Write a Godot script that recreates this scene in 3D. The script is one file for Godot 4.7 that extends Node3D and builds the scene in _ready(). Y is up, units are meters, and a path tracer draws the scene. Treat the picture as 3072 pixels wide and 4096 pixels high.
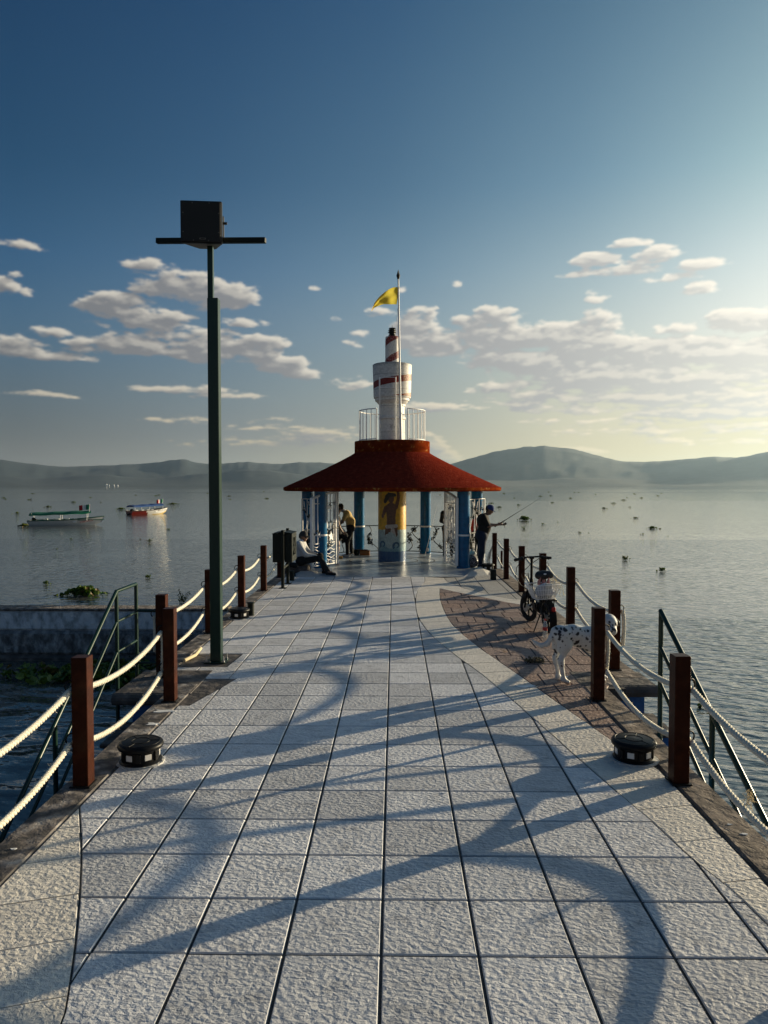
extends Node3D

# ---------------------------------------------------------------- state
var M := {}
var used := {}
var part_used := {}
var rng := RandomNumberGenerator.new()
const WATER := -0.9
const GC := Vector3(-0.06, 0, -21.4)      # centre of the round kiosk at the end of the pier

# ---------------------------------------------------------------- mesh builder (input counter-clockwise, written clockwise)
class MB:
	var v := PackedVector3Array()
	var n := PackedVector3Array()
	var uv := PackedVector2Array()
	var c := PackedColorArray()
	var t := Transform3D()
	var col := Color(1, 1, 1)
	var colored := false
	func vert(p: Vector3, nn: Vector3, u := Vector2.ZERO) -> void:
		v.append(t * p)
		n.append((t.basis * nn).normalized())
		uv.append(u)
		c.append(col)
	func tri(a: Vector3, b: Vector3, d: Vector3) -> void:
		var nn := (b - a).cross(d - a).normalized()
		vert(a, nn); vert(d, nn); vert(b, nn)
	func quad(a: Vector3, b: Vector3, d: Vector3, e: Vector3, ua := Vector2(0, 0), ub := Vector2(1, 0), ud := Vector2(1, 1), ue := Vector2(0, 1)) -> void:
		var nn := (b - a).cross(e - a)
		if nn.length_squared() < 1e-16:
			nn = (d - b).cross(e - b)
		nn = nn.normalized()
		vert(a, nn, ua); vert(d, nn, ud); vert(b, nn, ub)
		vert(a, nn, ua); vert(e, nn, ue); vert(d, nn, ud)
	func squad(a: Vector3, na: Vector3, b: Vector3, nb: Vector3, d: Vector3, nd: Vector3, e: Vector3, ne: Vector3, ua := Vector2(0, 0), ub := Vector2(1, 0), ud := Vector2(1, 1), ue := Vector2(0, 1)) -> void:
		vert(a, na, ua); vert(d, nd, ud); vert(b, nb, ub)
		vert(a, na, ua); vert(e, ne, ue); vert(d, nd, ud)
	func box(ctr: Vector3, size: Vector3, ch := 0.0) -> void:
		var h := size * 0.5
		ch = minf(ch, minf(h.x, minf(h.y, h.z)) * 0.9)
		var ax := [Vector3(1, 0, 0), Vector3(0, 1, 0), Vector3(0, 0, 1)]
		var hs := [h.x, h.y, h.z]
		for k in 3:
			for s in [-1.0, 1.0]:
				var nn: Vector3 = ax[k] * s
				var u: Vector3 = ax[(k + 1) % 3]
				var w: Vector3 = ax[(k + 2) % 3] * s
				var hu: float = hs[(k + 1) % 3] - ch
				var hw: float = hs[(k + 2) % 3] - ch
				var o: Vector3 = ctr + nn * hs[k]
				quad(o - u * hu - w * hw, o + u * hu - w * hw, o + u * hu + w * hw, o - u * hu + w * hw)
		if ch <= 0.0:
			return
		for k in 3:
			var i := (k + 1) % 3
			var j := (k + 2) % 3
			var l: float = hs[k] - ch
			for s in [-1.0, 1.0]:
				for r in [-1.0, 1.0]:
					var p1: Vector3 = ctr + ax[i] * s * hs[i] + ax[j] * r * (hs[j] - ch)
					var p2: Vector3 = ctr + ax[i] * s * (hs[i] - ch) + ax[j] * r * hs[j]
					var e: Vector3 = ax[k] * l
					if s * r > 0:
						quad(p1 - e, p2 - e, p2 + e, p1 + e) if (p2 - p1).cross(e).dot(ax[i] * s + ax[j] * r) > 0 else quad(p2 - e, p1 - e, p1 + e, p2 + e)
					else:
						quad(p1 - e, p2 - e, p2 + e, p1 + e) if (p2 - p1).cross(e).dot(ax[i] * s + ax[j] * r) > 0 else quad(p2 - e, p1 - e, p1 + e, p2 + e)
		for sx in [-1.0, 1.0]:
			for sy in [-1.0, 1.0]:
				for sz in [-1.0, 1.0]:
					var s3 := Vector3(sx, sy, sz)
					var a := ctr + Vector3(sx * h.x, sy * (h.y - ch), sz * (h.z - ch))
					var b := ctr + Vector3(sx * (h.x - ch), sy * h.y, sz * (h.z - ch))
					var d := ctr + Vector3(sx * (h.x - ch), sy * (h.y - ch), sz * h.z)
					if (b - a).cross(d - a).dot(s3) > 0:
						tri(a, b, d)
					else:
						tri(a, d, b)
	# a round bar through points; radii is a float or an array of floats
	func tube(pts: Array, radii, sides := 8, caps := true) -> void:
		var m := pts.size()
		var prev_u := Vector3.ZERO
		var rings := []
		for i in m:
			var p: Vector3 = pts[i]
			var a: Vector3 = pts[maxi(i - 1, 0)]
			var b: Vector3 = pts[mini(i + 1, m - 1)]
			var d := (b - a).normalized()
			var u := prev_u
			if i == 0:
				u = d.cross(Vector3.UP) if absf(d.y) < 0.9 else d.cross(Vector3.RIGHT)
			u = (u - d * u.dot(d)).normalized()
			prev_u = u
			var w := d.cross(u)
			var r: float = radii[i] if radii is Array else radii
			var ring := []
			for k in sides:
				var an := TAU * k / sides
				var nn := u * cos(an) + w * sin(an)
				ring.append([p + nn * r, nn])
			rings.append(ring)
		for i in m - 1:
			for k in sides:
				var k2 := (k + 1) % sides
				var a = rings[i][k]; var b = rings[i][k2]; var d = rings[i + 1][k2]; var e = rings[i + 1][k]
				squad(a[0], a[1], b[0], b[1], d[0], d[1], e[0], e[1], Vector2(float(k) / sides, float(i) / (m - 1)), Vector2(float(k + 1) / sides, float(i) / (m - 1)), Vector2(float(k + 1) / sides, float(i + 1) / (m - 1)), Vector2(float(k) / sides, float(i + 1) / (m - 1)))
		if caps:
			for k in sides:
				var k2 := (k + 1) % sides
				tri(pts[0], rings[0][k2][0], rings[0][k][0])
				tri(pts[m - 1], rings[m - 1][k][0], rings[m - 1][k2][0])
	# turned profile: array of Vector2(radius, height); smooth=false keeps every rim crisp
	func lathe(prof: Array, sides := 32, ctr := Vector3.ZERO, smooth := false, from := 0.0, to := TAU) -> void:
		var m := prof.size()
		var length := 0.0
		var lens := [0.0]
		for i in m - 1:
			length += (prof[i + 1] - prof[i]).length()
			lens.append(length)
		var seg := []
		for i in m - 1:
			var d: Vector2 = prof[i + 1] - prof[i]
			seg.append(Vector2(d.y, -d.x).normalized())
		for i in m - 1:
			var n0: Vector2 = seg[i]
			var n1: Vector2 = seg[i]
			if smooth:
				if i > 0: n0 = (seg[i] + seg[i - 1]).normalized()
				if i < m - 2: n1 = (seg[i] + seg[i + 1]).normalized()
			for k in sides:
				var a0 := from + (to - from) * k / sides
				var a1 := from + (to - from) * (k + 1) / sides
				var d0 := Vector3(cos(a0), 0, sin(a0))
				var d1 := Vector3(cos(a1), 0, sin(a1))
				var p0: Vector2 = prof[i]
				var p1: Vector2 = prof[i + 1]
				var u0 := float(k) / sides
				var u1 := float(k + 1) / sides
				var v0: float = lens[i] / length
				var v1: float = lens[i + 1] / length
				squad(ctr + d1 * p0.x + Vector3.UP * p0.y, d1 * n0.x + Vector3.UP * n0.y, ctr + d0 * p0.x + Vector3.UP * p0.y, d0 * n0.x + Vector3.UP * n0.y,
					ctr + d0 * p1.x + Vector3.UP * p1.y, d0 * n1.x + Vector3.UP * n1.y, ctr + d1 * p1.x + Vector3.UP * p1.y, d1 * n1.x + Vector3.UP * n1.y,
					Vector2(u1, v0), Vector2(u0, v0), Vector2(u0, v1), Vector2(u1, v1))
	# plan polygon (x, z) between two heights, with a small chamfer round its top
	func plate(poly: PackedVector2Array, y0: float, y1: float, ch := 0.0, drop := -1.0, bottom := false) -> void:
		if Geometry2D.is_polygon_clockwise(poly):
			poly.reverse()
		var top := poly
		if ch > 0.0:
			var o := Geometry2D.offset_polygon(poly, -ch)
			if o.size() == 1 and o[0].size() == poly.size():
				top = o[0]
				if Geometry2D.is_polygon_clockwise(top): top.reverse()
				# offset_polygon may start elsewhere: match the nearest corner
				var best := 0
				for i in top.size():
					if top[i].distance_squared_to(poly[0]) < top[best].distance_squared_to(poly[0]): best = i
				var r := PackedVector2Array()
				for i in top.size(): r.append(top[(best + i) % top.size()])
				top = r
			else:
				ch = 0.0
		var idx := Geometry2D.triangulate_polygon(top)
		for i in range(0, idx.size(), 3):
			var a := Vector3(top[idx[i]].x, y1, top[idx[i]].y)
			var b := Vector3(top[idx[i + 1]].x, y1, top[idx[i + 1]].y)
			var d := Vector3(top[idx[i + 2]].x, y1, top[idx[i + 2]].y)
			if (b - a).cross(d - a).y > 0: tri(a, b, d)
			else: tri(a, d, b)
		var yc := y1 - (ch if drop < 0.0 else drop) if ch > 0.0 else y1
		var m := poly.size()
		for i in m:
			var j := (i + 1) % m
			var a := Vector3(poly[i].x, yc, poly[i].y)
			var b := Vector3(poly[j].x, yc, poly[j].y)
			if ch > 0.0:
				quad(b, a, Vector3(top[i].x, y1, top[i].y), Vector3(top[j].x, y1, top[j].y))
			quad(Vector3(b.x, y0, b.z), Vector3(a.x, y0, a.z), a, b)
		if bottom:
			for i in range(0, idx.size(), 3):
				var a := Vector3(top[idx[i]].x, y0, top[idx[i]].y)
				var b := Vector3(top[idx[i + 1]].x, y0, top[idx[i + 1]].y)
				var d := Vector3(top[idx[i + 2]].x, y0, top[idx[i + 2]].y)
				if (b - a).cross(d - a).y < 0: tri(a, b, d)
				else: tri(a, d, b)
	func ring(ctr: Vector3, axis: Vector3, r: float, th: float, sides := 16, ts := 6) -> void:
		var u := axis.cross(Vector3.UP if absf(axis.y) < 0.9 else Vector3.RIGHT).normalized()
		var w := axis.cross(u).normalized()
		for i in sides:
			for k in ts:
				var q := []
				for s in [[i, k], [i + 1, k], [i + 1, k + 1], [i, k + 1]]:
					var a: float = TAU * s[0] / sides
					var b: float = TAU * s[1] / ts
					var d := u * cos(a) + w * sin(a)
					var nn := d * cos(b) + axis.normalized() * sin(b)
					q.append([ctr + d * r + nn * th, nn])
				squad(q[0][0], q[0][1], q[1][0], q[1][1], q[2][0], q[2][1], q[3][0], q[3][1])
	func ball(ctr: Vector3, r: Vector3, sides := 12, rows := 8) -> void:
		for i in rows:
			for k in sides:
				var q := []
				for s in [[i, k], [i + 1, k], [i + 1, k + 1], [i, k + 1]]:
					var a: float = PI * s[0] / rows - PI / 2
					var b: float = TAU * s[1] / sides
					var d := Vector3(cos(a) * cos(b), sin(a), cos(a) * sin(b))
					q.append([ctr + d * r, (d / r).normalized()])
				squad(q[0][0], q[0][1], q[1][0], q[1][1], q[2][0], q[2][1], q[3][0], q[3][1])
	# a thin sheet with thickness: outline in 2D (u right, w up) placed by the transform in t
	func sheet(poly: PackedVector2Array, th: float) -> void:
		if Geometry2D.is_polygon_clockwise(poly): poly.reverse()
		var idx := Geometry2D.triangulate_polygon(poly)
		for i in range(0, idx.size(), 3):
			var a := poly[idx[i]]; var b := poly[idx[i + 1]]; var d := poly[idx[i + 2]]
			if (b - a).cross(d - a) < 0:
				var s := b; b = d; d = s
			tri(Vector3(a.x, a.y, th * 0.5), Vector3(b.x, b.y, th * 0.5), Vector3(d.x, d.y, th * 0.5))
			tri(Vector3(a.x, a.y, -th * 0.5), Vector3(d.x, d.y, -th * 0.5), Vector3(b.x, b.y, -th * 0.5))
		for i in poly.size():
			var a := poly[i]; var b := poly[(i + 1) % poly.size()]
			quad(Vector3(a.x, a.y, -th * 0.5), Vector3(b.x, b.y, -th * 0.5), Vector3(b.x, b.y, th * 0.5), Vector3(a.x, a.y, th * 0.5))
	func mesh() -> ArrayMesh:
		var a := []
		a.resize(Mesh.ARRAY_MAX)
		a[Mesh.ARRAY_VERTEX] = v
		a[Mesh.ARRAY_NORMAL] = n
		a[Mesh.ARRAY_TEX_UV] = uv
		if colored: a[Mesh.ARRAY_COLOR] = c
		var m := ArrayMesh.new()
		m.add_surface_from_arrays(Mesh.PRIMITIVE_TRIANGLES, a)
		return m

# ---------------------------------------------------------------- naming and parenting
func numbered(called: String) -> String:
	used[called] = used.get(called, -1) + 1
	return called if used[called] == 0 else "%s_%03d" % [called, used[called]]

func tag(o: Node3D, label: String, category: String, group := "") -> Node3D:
	o.set_meta("label", label)
	o.set_meta("category", category)
	if group: o.set_meta("group", group)
	return o

func thing(called: String, label: String, category: String, at := Vector3.ZERO, turn := 0.0, group := "") -> Node3D:
	var o := Node3D.new()
	o.name = numbered(called)
	add_child(o, true)
	o.position = at
	o.rotation.y = turn
	return tag(o, label, category, group)

func structure(called: String) -> Node3D:
	var o := Node3D.new()
	o.name = numbered(called)
	add_child(o, true)
	o.set_meta("kind", "structure")
	return o

func part(called: String, mesh, mat: Material, parent: Node) -> MeshInstance3D:
	var o := MeshInstance3D.new()
	o.mesh = mesh.mesh() if mesh is MB else mesh
	o.material_override = mat
	var key := "%d/%s" % [parent.get_instance_id(), called]
	part_used[key] = part_used.get(key, -1) + 1
	o.name = called if part_used[key] == 0 else "%s_%03d" % [called, part_used[key]]
	parent.add_child(o, true)
	return o

func solo(called: String, mesh, mat: Material, label: String, category: String, group := "") -> MeshInstance3D:
	var o := MeshInstance3D.new()
	o.mesh = mesh.mesh() if mesh is MB else mesh
	o.material_override = mat
	o.name = numbered(called)
	add_child(o, true)
	tag(o, label, category, group)
	return o

func copy_of(src: Node3D, called: String, label: String, at: Vector3, turn := 0.0, group := "") -> Node3D:
	var o: Node3D = src.duplicate()
	o.name = numbered(called)
	add_child(o, true)
	o.position = at
	o.rotation = Vector3(0, turn, 0)
	o.set_meta("label", label)
	if group: o.set_meta("group", group)
	return o

# ---------------------------------------------------------------- materials
func lin(r: float, g: float, b: float) -> Color:
	return Color(r, g, b).linear_to_srgb()

func mat(r: float, g: float, b: float, rough := 0.7, metal := 0.0) -> StandardMaterial3D:
	var m := StandardMaterial3D.new()
	m.albedo_color = lin(r, g, b)
	m.roughness = rough
	m.metallic = metal
	return m

func vmat(rough := 0.8) -> StandardMaterial3D:
	var m := StandardMaterial3D.new()
	m.vertex_color_use_as_albedo = true
	m.roughness = rough
	return m

func noise(seed_: int, freq: float, octaves := 4, kind := FastNoiseLite.TYPE_SIMPLEX_SMOOTH, fractal := FastNoiseLite.FRACTAL_FBM) -> FastNoiseLite:
	var f := FastNoiseLite.new()
	f.seed = seed_
	f.noise_type = kind
	f.frequency = freq
	f.fractal_type = fractal
	f.fractal_octaves = octaves
	return f

func noise_image(f: FastNoiseLite, size := 512) -> Image:
	return f.get_seamless_image(size, size, false, false, 0.12, true)

# colour ramp over a noise image: stops are [position, linear colour]
func ramp_texture(im: Image, stops: Array) -> ImageTexture:
	var lut := PackedByteArray()
	lut.resize(256 * 3)
	for i in 256:
		var x := i / 255.0
		var cc: Color = stops[0][1]
		for k in stops.size() - 1:
			if x >= stops[k][0]:
				var s: float = clampf((x - stops[k][0]) / maxf(stops[k + 1][0] - stops[k][0], 1e-5), 0, 1)
				cc = stops[k][1].lerp(stops[k + 1][1], s)
		cc = cc.linear_to_srgb()
		lut[i * 3] = int(clampf(cc.r, 0, 1) * 255); lut[i * 3 + 1] = int(clampf(cc.g, 0, 1) * 255); lut[i * 3 + 2] = int(clampf(cc.b, 0, 1) * 255)
	im.convert(Image.FORMAT_L8)
	var src := im.get_data()
	var out := PackedByteArray()
	out.resize(src.size() * 3)
	for i in src.size():
		var g := src[i] * 3
		out[i * 3] = lut[g]; out[i * 3 + 1] = lut[g + 1]; out[i * 3 + 2] = lut[g + 2]
	return ImageTexture.create_from_image(Image.create_from_data(im.get_width(), im.get_height(), false, Image.FORMAT_RGB8, out))

func rough_surface(m: StandardMaterial3D, tex: Texture2D, relief: Texture2D, cm: float, scale: Vector3) -> StandardMaterial3D:
	m.uv1_triplanar = true
	m.uv1_world_triplanar = true
	m.uv1_scale = scale
	if tex:
		m.albedo_texture = tex
		m.albedo_color = Color.WHITE
	if relief:
		m.heightmap_enabled = true
		m.heightmap_texture = relief
		m.heightmap_scale = cm
	return m

# ---------------------------------------------------------------- smooth bodies: capsules joined by a smooth minimum, meshed as surface nets
# prims: [a, b, ra, rb, colour]; adds to mb
func blob(mb: MB, prims: Array, cell: float, k: float, paint = null) -> void:
	var lo := Vector3(1e9, 1e9, 1e9)
	var hi := -lo
	for p in prims:
		var r: float = maxf(p[2], p[3])
		lo = lo.min(p[0] - Vector3.ONE * r).min(p[1] - Vector3.ONE * r)
		hi = hi.max(p[0] + Vector3.ONE * r).max(p[1] + Vector3.ONE * r)
	lo -= Vector3.ONE * cell * 3
	hi += Vector3.ONE * cell * 3
	var nx := int(ceil((hi.x - lo.x) / cell)) + 1
	var ny := int(ceil((hi.y - lo.y) / cell)) + 1
	var nz := int(ceil((hi.z - lo.z) / cell)) + 1
	var total := nx * ny * nz
	var f := PackedFloat32Array()
	f.resize(total)
	f.fill(10.0)
	var near := PackedFloat32Array()
	near.resize(total)
	near.fill(10.0)
	var who := PackedByteArray()
	who.resize(total)
	for pi in prims.size():
		var p: Array = prims[pi]
		var a: Vector3 = p[0]
		var ba: Vector3 = p[1] - a
		var ra: float = p[2]
		var dr: float = p[3] - ra
		var bb := maxf(ba.dot(ba), 1e-9)
		var ext: float = maxf(p[2], p[3]) + k + cell * 2.0
		var l: Vector3 = (a.min(p[1]) - Vector3.ONE * ext - lo) / cell
		var h: Vector3 = (a.max(p[1]) + Vector3.ONE * ext - lo) / cell
		var x0 := maxi(int(l.x), 0); var x1 := mini(int(h.x) + 1, nx - 1)
		var y0 := maxi(int(l.y), 0); var y1 := mini(int(h.y) + 1, ny - 1)
		var z0 := maxi(int(l.z), 0); var z1 := mini(int(h.z) + 1, nz - 1)
		for z in range(z0, z1 + 1):
			for y in range(y0, y1 + 1):
				var i := (z * ny + y) * nx + x0
				var q := lo + Vector3(x0, y, z) * cell - a
				for x in range(x0, x1 + 1):
					var tt := clampf(q.dot(ba) / bb, 0.0, 1.0)
					var d := (q - ba * tt).length() - ra - dr * tt
					if d < ext:
						if d < near[i]:
							near[i] = d
							who[i] = pi
						var g := f[i]
						var hh := k - absf(g - d)
						g = minf(g, d)
						if hh > 0.0: g -= hh * hh / k * 0.25
						f[i] = g
					i += 1
					q.x += cell
	var idx := PackedInt32Array()
	idx.resize(total)
	idx.fill(-1)
	var vs := PackedVector3Array()
	var ns := PackedVector3Array()
	var cs := PackedColorArray()
	var sy := nx
	var sz := nx * ny
	var offs := PackedInt32Array([0, 1, sy, sy + 1, sz, sz + 1, sz + sy, sz + sy + 1])
	var cut := cell * 2.5
	var edges := [[0, 1], [2, 3], [4, 5], [6, 7], [0, 2], [1, 3], [4, 6], [5, 7], [0, 4], [1, 5], [2, 6], [3, 7]]
	var cellv := PackedInt32Array()
	for z in nz - 1:
		for y in ny - 1:
			var base := z * sz + y * sy
			for x in nx - 1:
				var i := base + x
				if absf(f[i]) > cut: continue
				var s := 0
				for o in 8:
					if f[i + offs[o]] < 0.0: s += 1
				if s == 0 or s == 8: continue
				var acc := Vector3.ZERO
				var cnt := 0
				for e in edges:
					var fa := f[i + offs[e[0]]]
					var fb := f[i + offs[e[1]]]
					if (fa < 0.0) != (fb < 0.0):
						var tt := fa / (fa - fb)
						var pa := Vector3(e[0] & 1, (e[0] >> 1) & 1, e[0] >> 2)
						var pb := Vector3(e[1] & 1, (e[1] >> 1) & 1, e[1] >> 2)
						acc += pa.lerp(pb, tt)
						cnt += 1
				acc /= cnt
				var nn := Vector3(f[i + 1] - f[i] + f[i + sy + 1] - f[i + sy] + f[i + sz + 1] - f[i + sz] + f[i + sz + sy + 1] - f[i + sz + sy],
					f[i + sy] - f[i] + f[i + sy + 1] - f[i + 1] + f[i + sz + sy] - f[i + sz] + f[i + sz + sy + 1] - f[i + sz + 1],
					f[i + sz] - f[i] + f[i + sz + 1] - f[i + 1] + f[i + sz + sy] - f[i + sy] + f[i + sz + sy + 1] - f[i + sy + 1]).normalized()
				idx[i] = vs.size()
				cellv.append(i)
				var pos := lo + (Vector3(x, y, z) + acc) * cell
				vs.append(pos)
				ns.append(nn)
				var cc: Color = prims[who[i]][4]
				if paint != null: cc = paint.call(pos, cc)
				cs.append(cc)
	mb.colored = true
	var steps := [1, sy, sz]
	for i in cellv:
		for ax in 3:
			var st: int = steps[ax]
			if (f[i] < 0.0) == (f[i + st] < 0.0): continue
			var s1: int = steps[(ax + 1) % 3]
			var s2: int = steps[(ax + 2) % 3]
			var i1 := idx[i - s1]; var i2 := idx[i - s1 - s2]; var i3 := idx[i - s2]; var i0 := idx[i]
			if i1 < 0 or i2 < 0 or i3 < 0: continue
			var q := [i0, i1, i2, i3] if f[i] < 0.0 else [i0, i3, i2, i1]
			for r in [q[0], q[2], q[1], q[0], q[3], q[2]]:
				mb.col = cs[r]
				mb.vert(vs[r], ns[r])
	mb.col = Color(1, 1, 1)

func cap(a: Vector3, b: Vector3, ra: float, rb: float, c := Color(1, 1, 1)) -> Array:
	return [a, b, ra, rb, c]

# ---------------------------------------------------------------- run
func _ready() -> void:
	rng.seed = 7
	camera_and_light()
	materials()
	setting()
	pier()
	kiosk()
	edge_furniture()
	boats()
	water_plants()
	people()
	dog()
	bicycle()
	small_things()

const SUN_AZ := 58.5
const SUN_EL := 8.6
const EXPOSURE := 1.6

func camera_and_light() -> void:
	var cam := Camera3D.new()
	cam.name = "camera"
	cam.position = Vector3(0, 2.2, 0)
	cam.rotation_degrees = Vector3(-2.06, 0.8, 0)
	cam.fov = 70.12
	cam.near = 0.05
	cam.far = 40000.0
	add_child(cam)
	cam.current = true
	var sun := DirectionalLight3D.new()
	sun.name = "sun"
	sun.light_color = Color(1.0, 0.83, 0.55).linear_to_srgb()
	sun.light_energy = 1.6
	sun.light_angular_distance = 0.53
	sun.shadow_enabled = true
	add_child(sun)
	var az := deg_to_rad(SUN_AZ)
	var el := deg_to_rad(SUN_EL)
	var to_sun := Vector3(sin(az) * cos(el), sin(el), -cos(az) * cos(el))
	sun.look_at_from_position(Vector3.ZERO, -to_sun, Vector3.UP)
	var env := Environment.new()
	env.background_mode = Environment.BG_SKY
	env.tonemap_mode = Environment.TONE_MAPPER_LINEAR
	env.tonemap_exposure = EXPOSURE
	env.sdfgi_enabled = true
	env.ssao_enabled = true
	env.ssil_enabled = true
	env.volumetric_fog_enabled = true
	env.volumetric_fog_density = 0.000034
	env.volumetric_fog_albedo = Color(0.78, 0.90, 1.0)
	env.volumetric_fog_anisotropy = 0.6
	env.volumetric_fog_length = 12000.0
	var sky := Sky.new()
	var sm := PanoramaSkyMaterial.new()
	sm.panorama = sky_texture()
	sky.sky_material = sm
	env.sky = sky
	var we := WorldEnvironment.new()
	we.name = "world_environment"
	we.environment = env
	add_child(we)

# sky colour by angle from the sun round the horizon (columns) and by height (rows), as sRGB 0..255 (above 255: brighter than white)
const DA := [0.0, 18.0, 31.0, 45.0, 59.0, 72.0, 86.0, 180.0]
const ELS := [0.0, 2.0, 4.0, 7.0, 11.0, 16.0, 22.0, 33.0, 55.0, 90.0]
func sky_rows() -> Array:
	return [
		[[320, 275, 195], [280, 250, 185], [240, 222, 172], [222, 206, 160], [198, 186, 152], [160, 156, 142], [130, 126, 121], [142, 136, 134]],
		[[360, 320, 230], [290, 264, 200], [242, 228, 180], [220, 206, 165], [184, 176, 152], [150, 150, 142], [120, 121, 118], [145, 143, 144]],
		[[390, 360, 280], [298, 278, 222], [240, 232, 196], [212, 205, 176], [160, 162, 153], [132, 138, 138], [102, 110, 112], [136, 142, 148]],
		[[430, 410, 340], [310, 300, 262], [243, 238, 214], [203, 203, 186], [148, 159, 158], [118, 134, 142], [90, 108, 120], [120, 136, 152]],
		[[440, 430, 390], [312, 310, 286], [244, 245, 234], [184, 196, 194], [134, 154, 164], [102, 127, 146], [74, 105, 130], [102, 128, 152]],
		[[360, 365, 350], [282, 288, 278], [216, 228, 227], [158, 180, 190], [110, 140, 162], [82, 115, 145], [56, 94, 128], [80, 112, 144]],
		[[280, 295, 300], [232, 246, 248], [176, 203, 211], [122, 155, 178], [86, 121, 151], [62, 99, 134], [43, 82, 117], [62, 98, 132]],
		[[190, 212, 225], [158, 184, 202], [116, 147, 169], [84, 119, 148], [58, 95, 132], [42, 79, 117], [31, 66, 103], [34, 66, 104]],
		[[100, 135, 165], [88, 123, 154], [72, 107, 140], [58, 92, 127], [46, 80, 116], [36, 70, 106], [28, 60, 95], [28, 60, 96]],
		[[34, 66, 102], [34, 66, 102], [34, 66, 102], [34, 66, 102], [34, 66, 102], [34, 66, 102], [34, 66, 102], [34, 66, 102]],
	]

func to_lin(v: float) -> float:
	v /= 255.0
	return pow((v + 0.055) / 1.055, 2.4) if v > 0.04045 else v / 12.92

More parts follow.
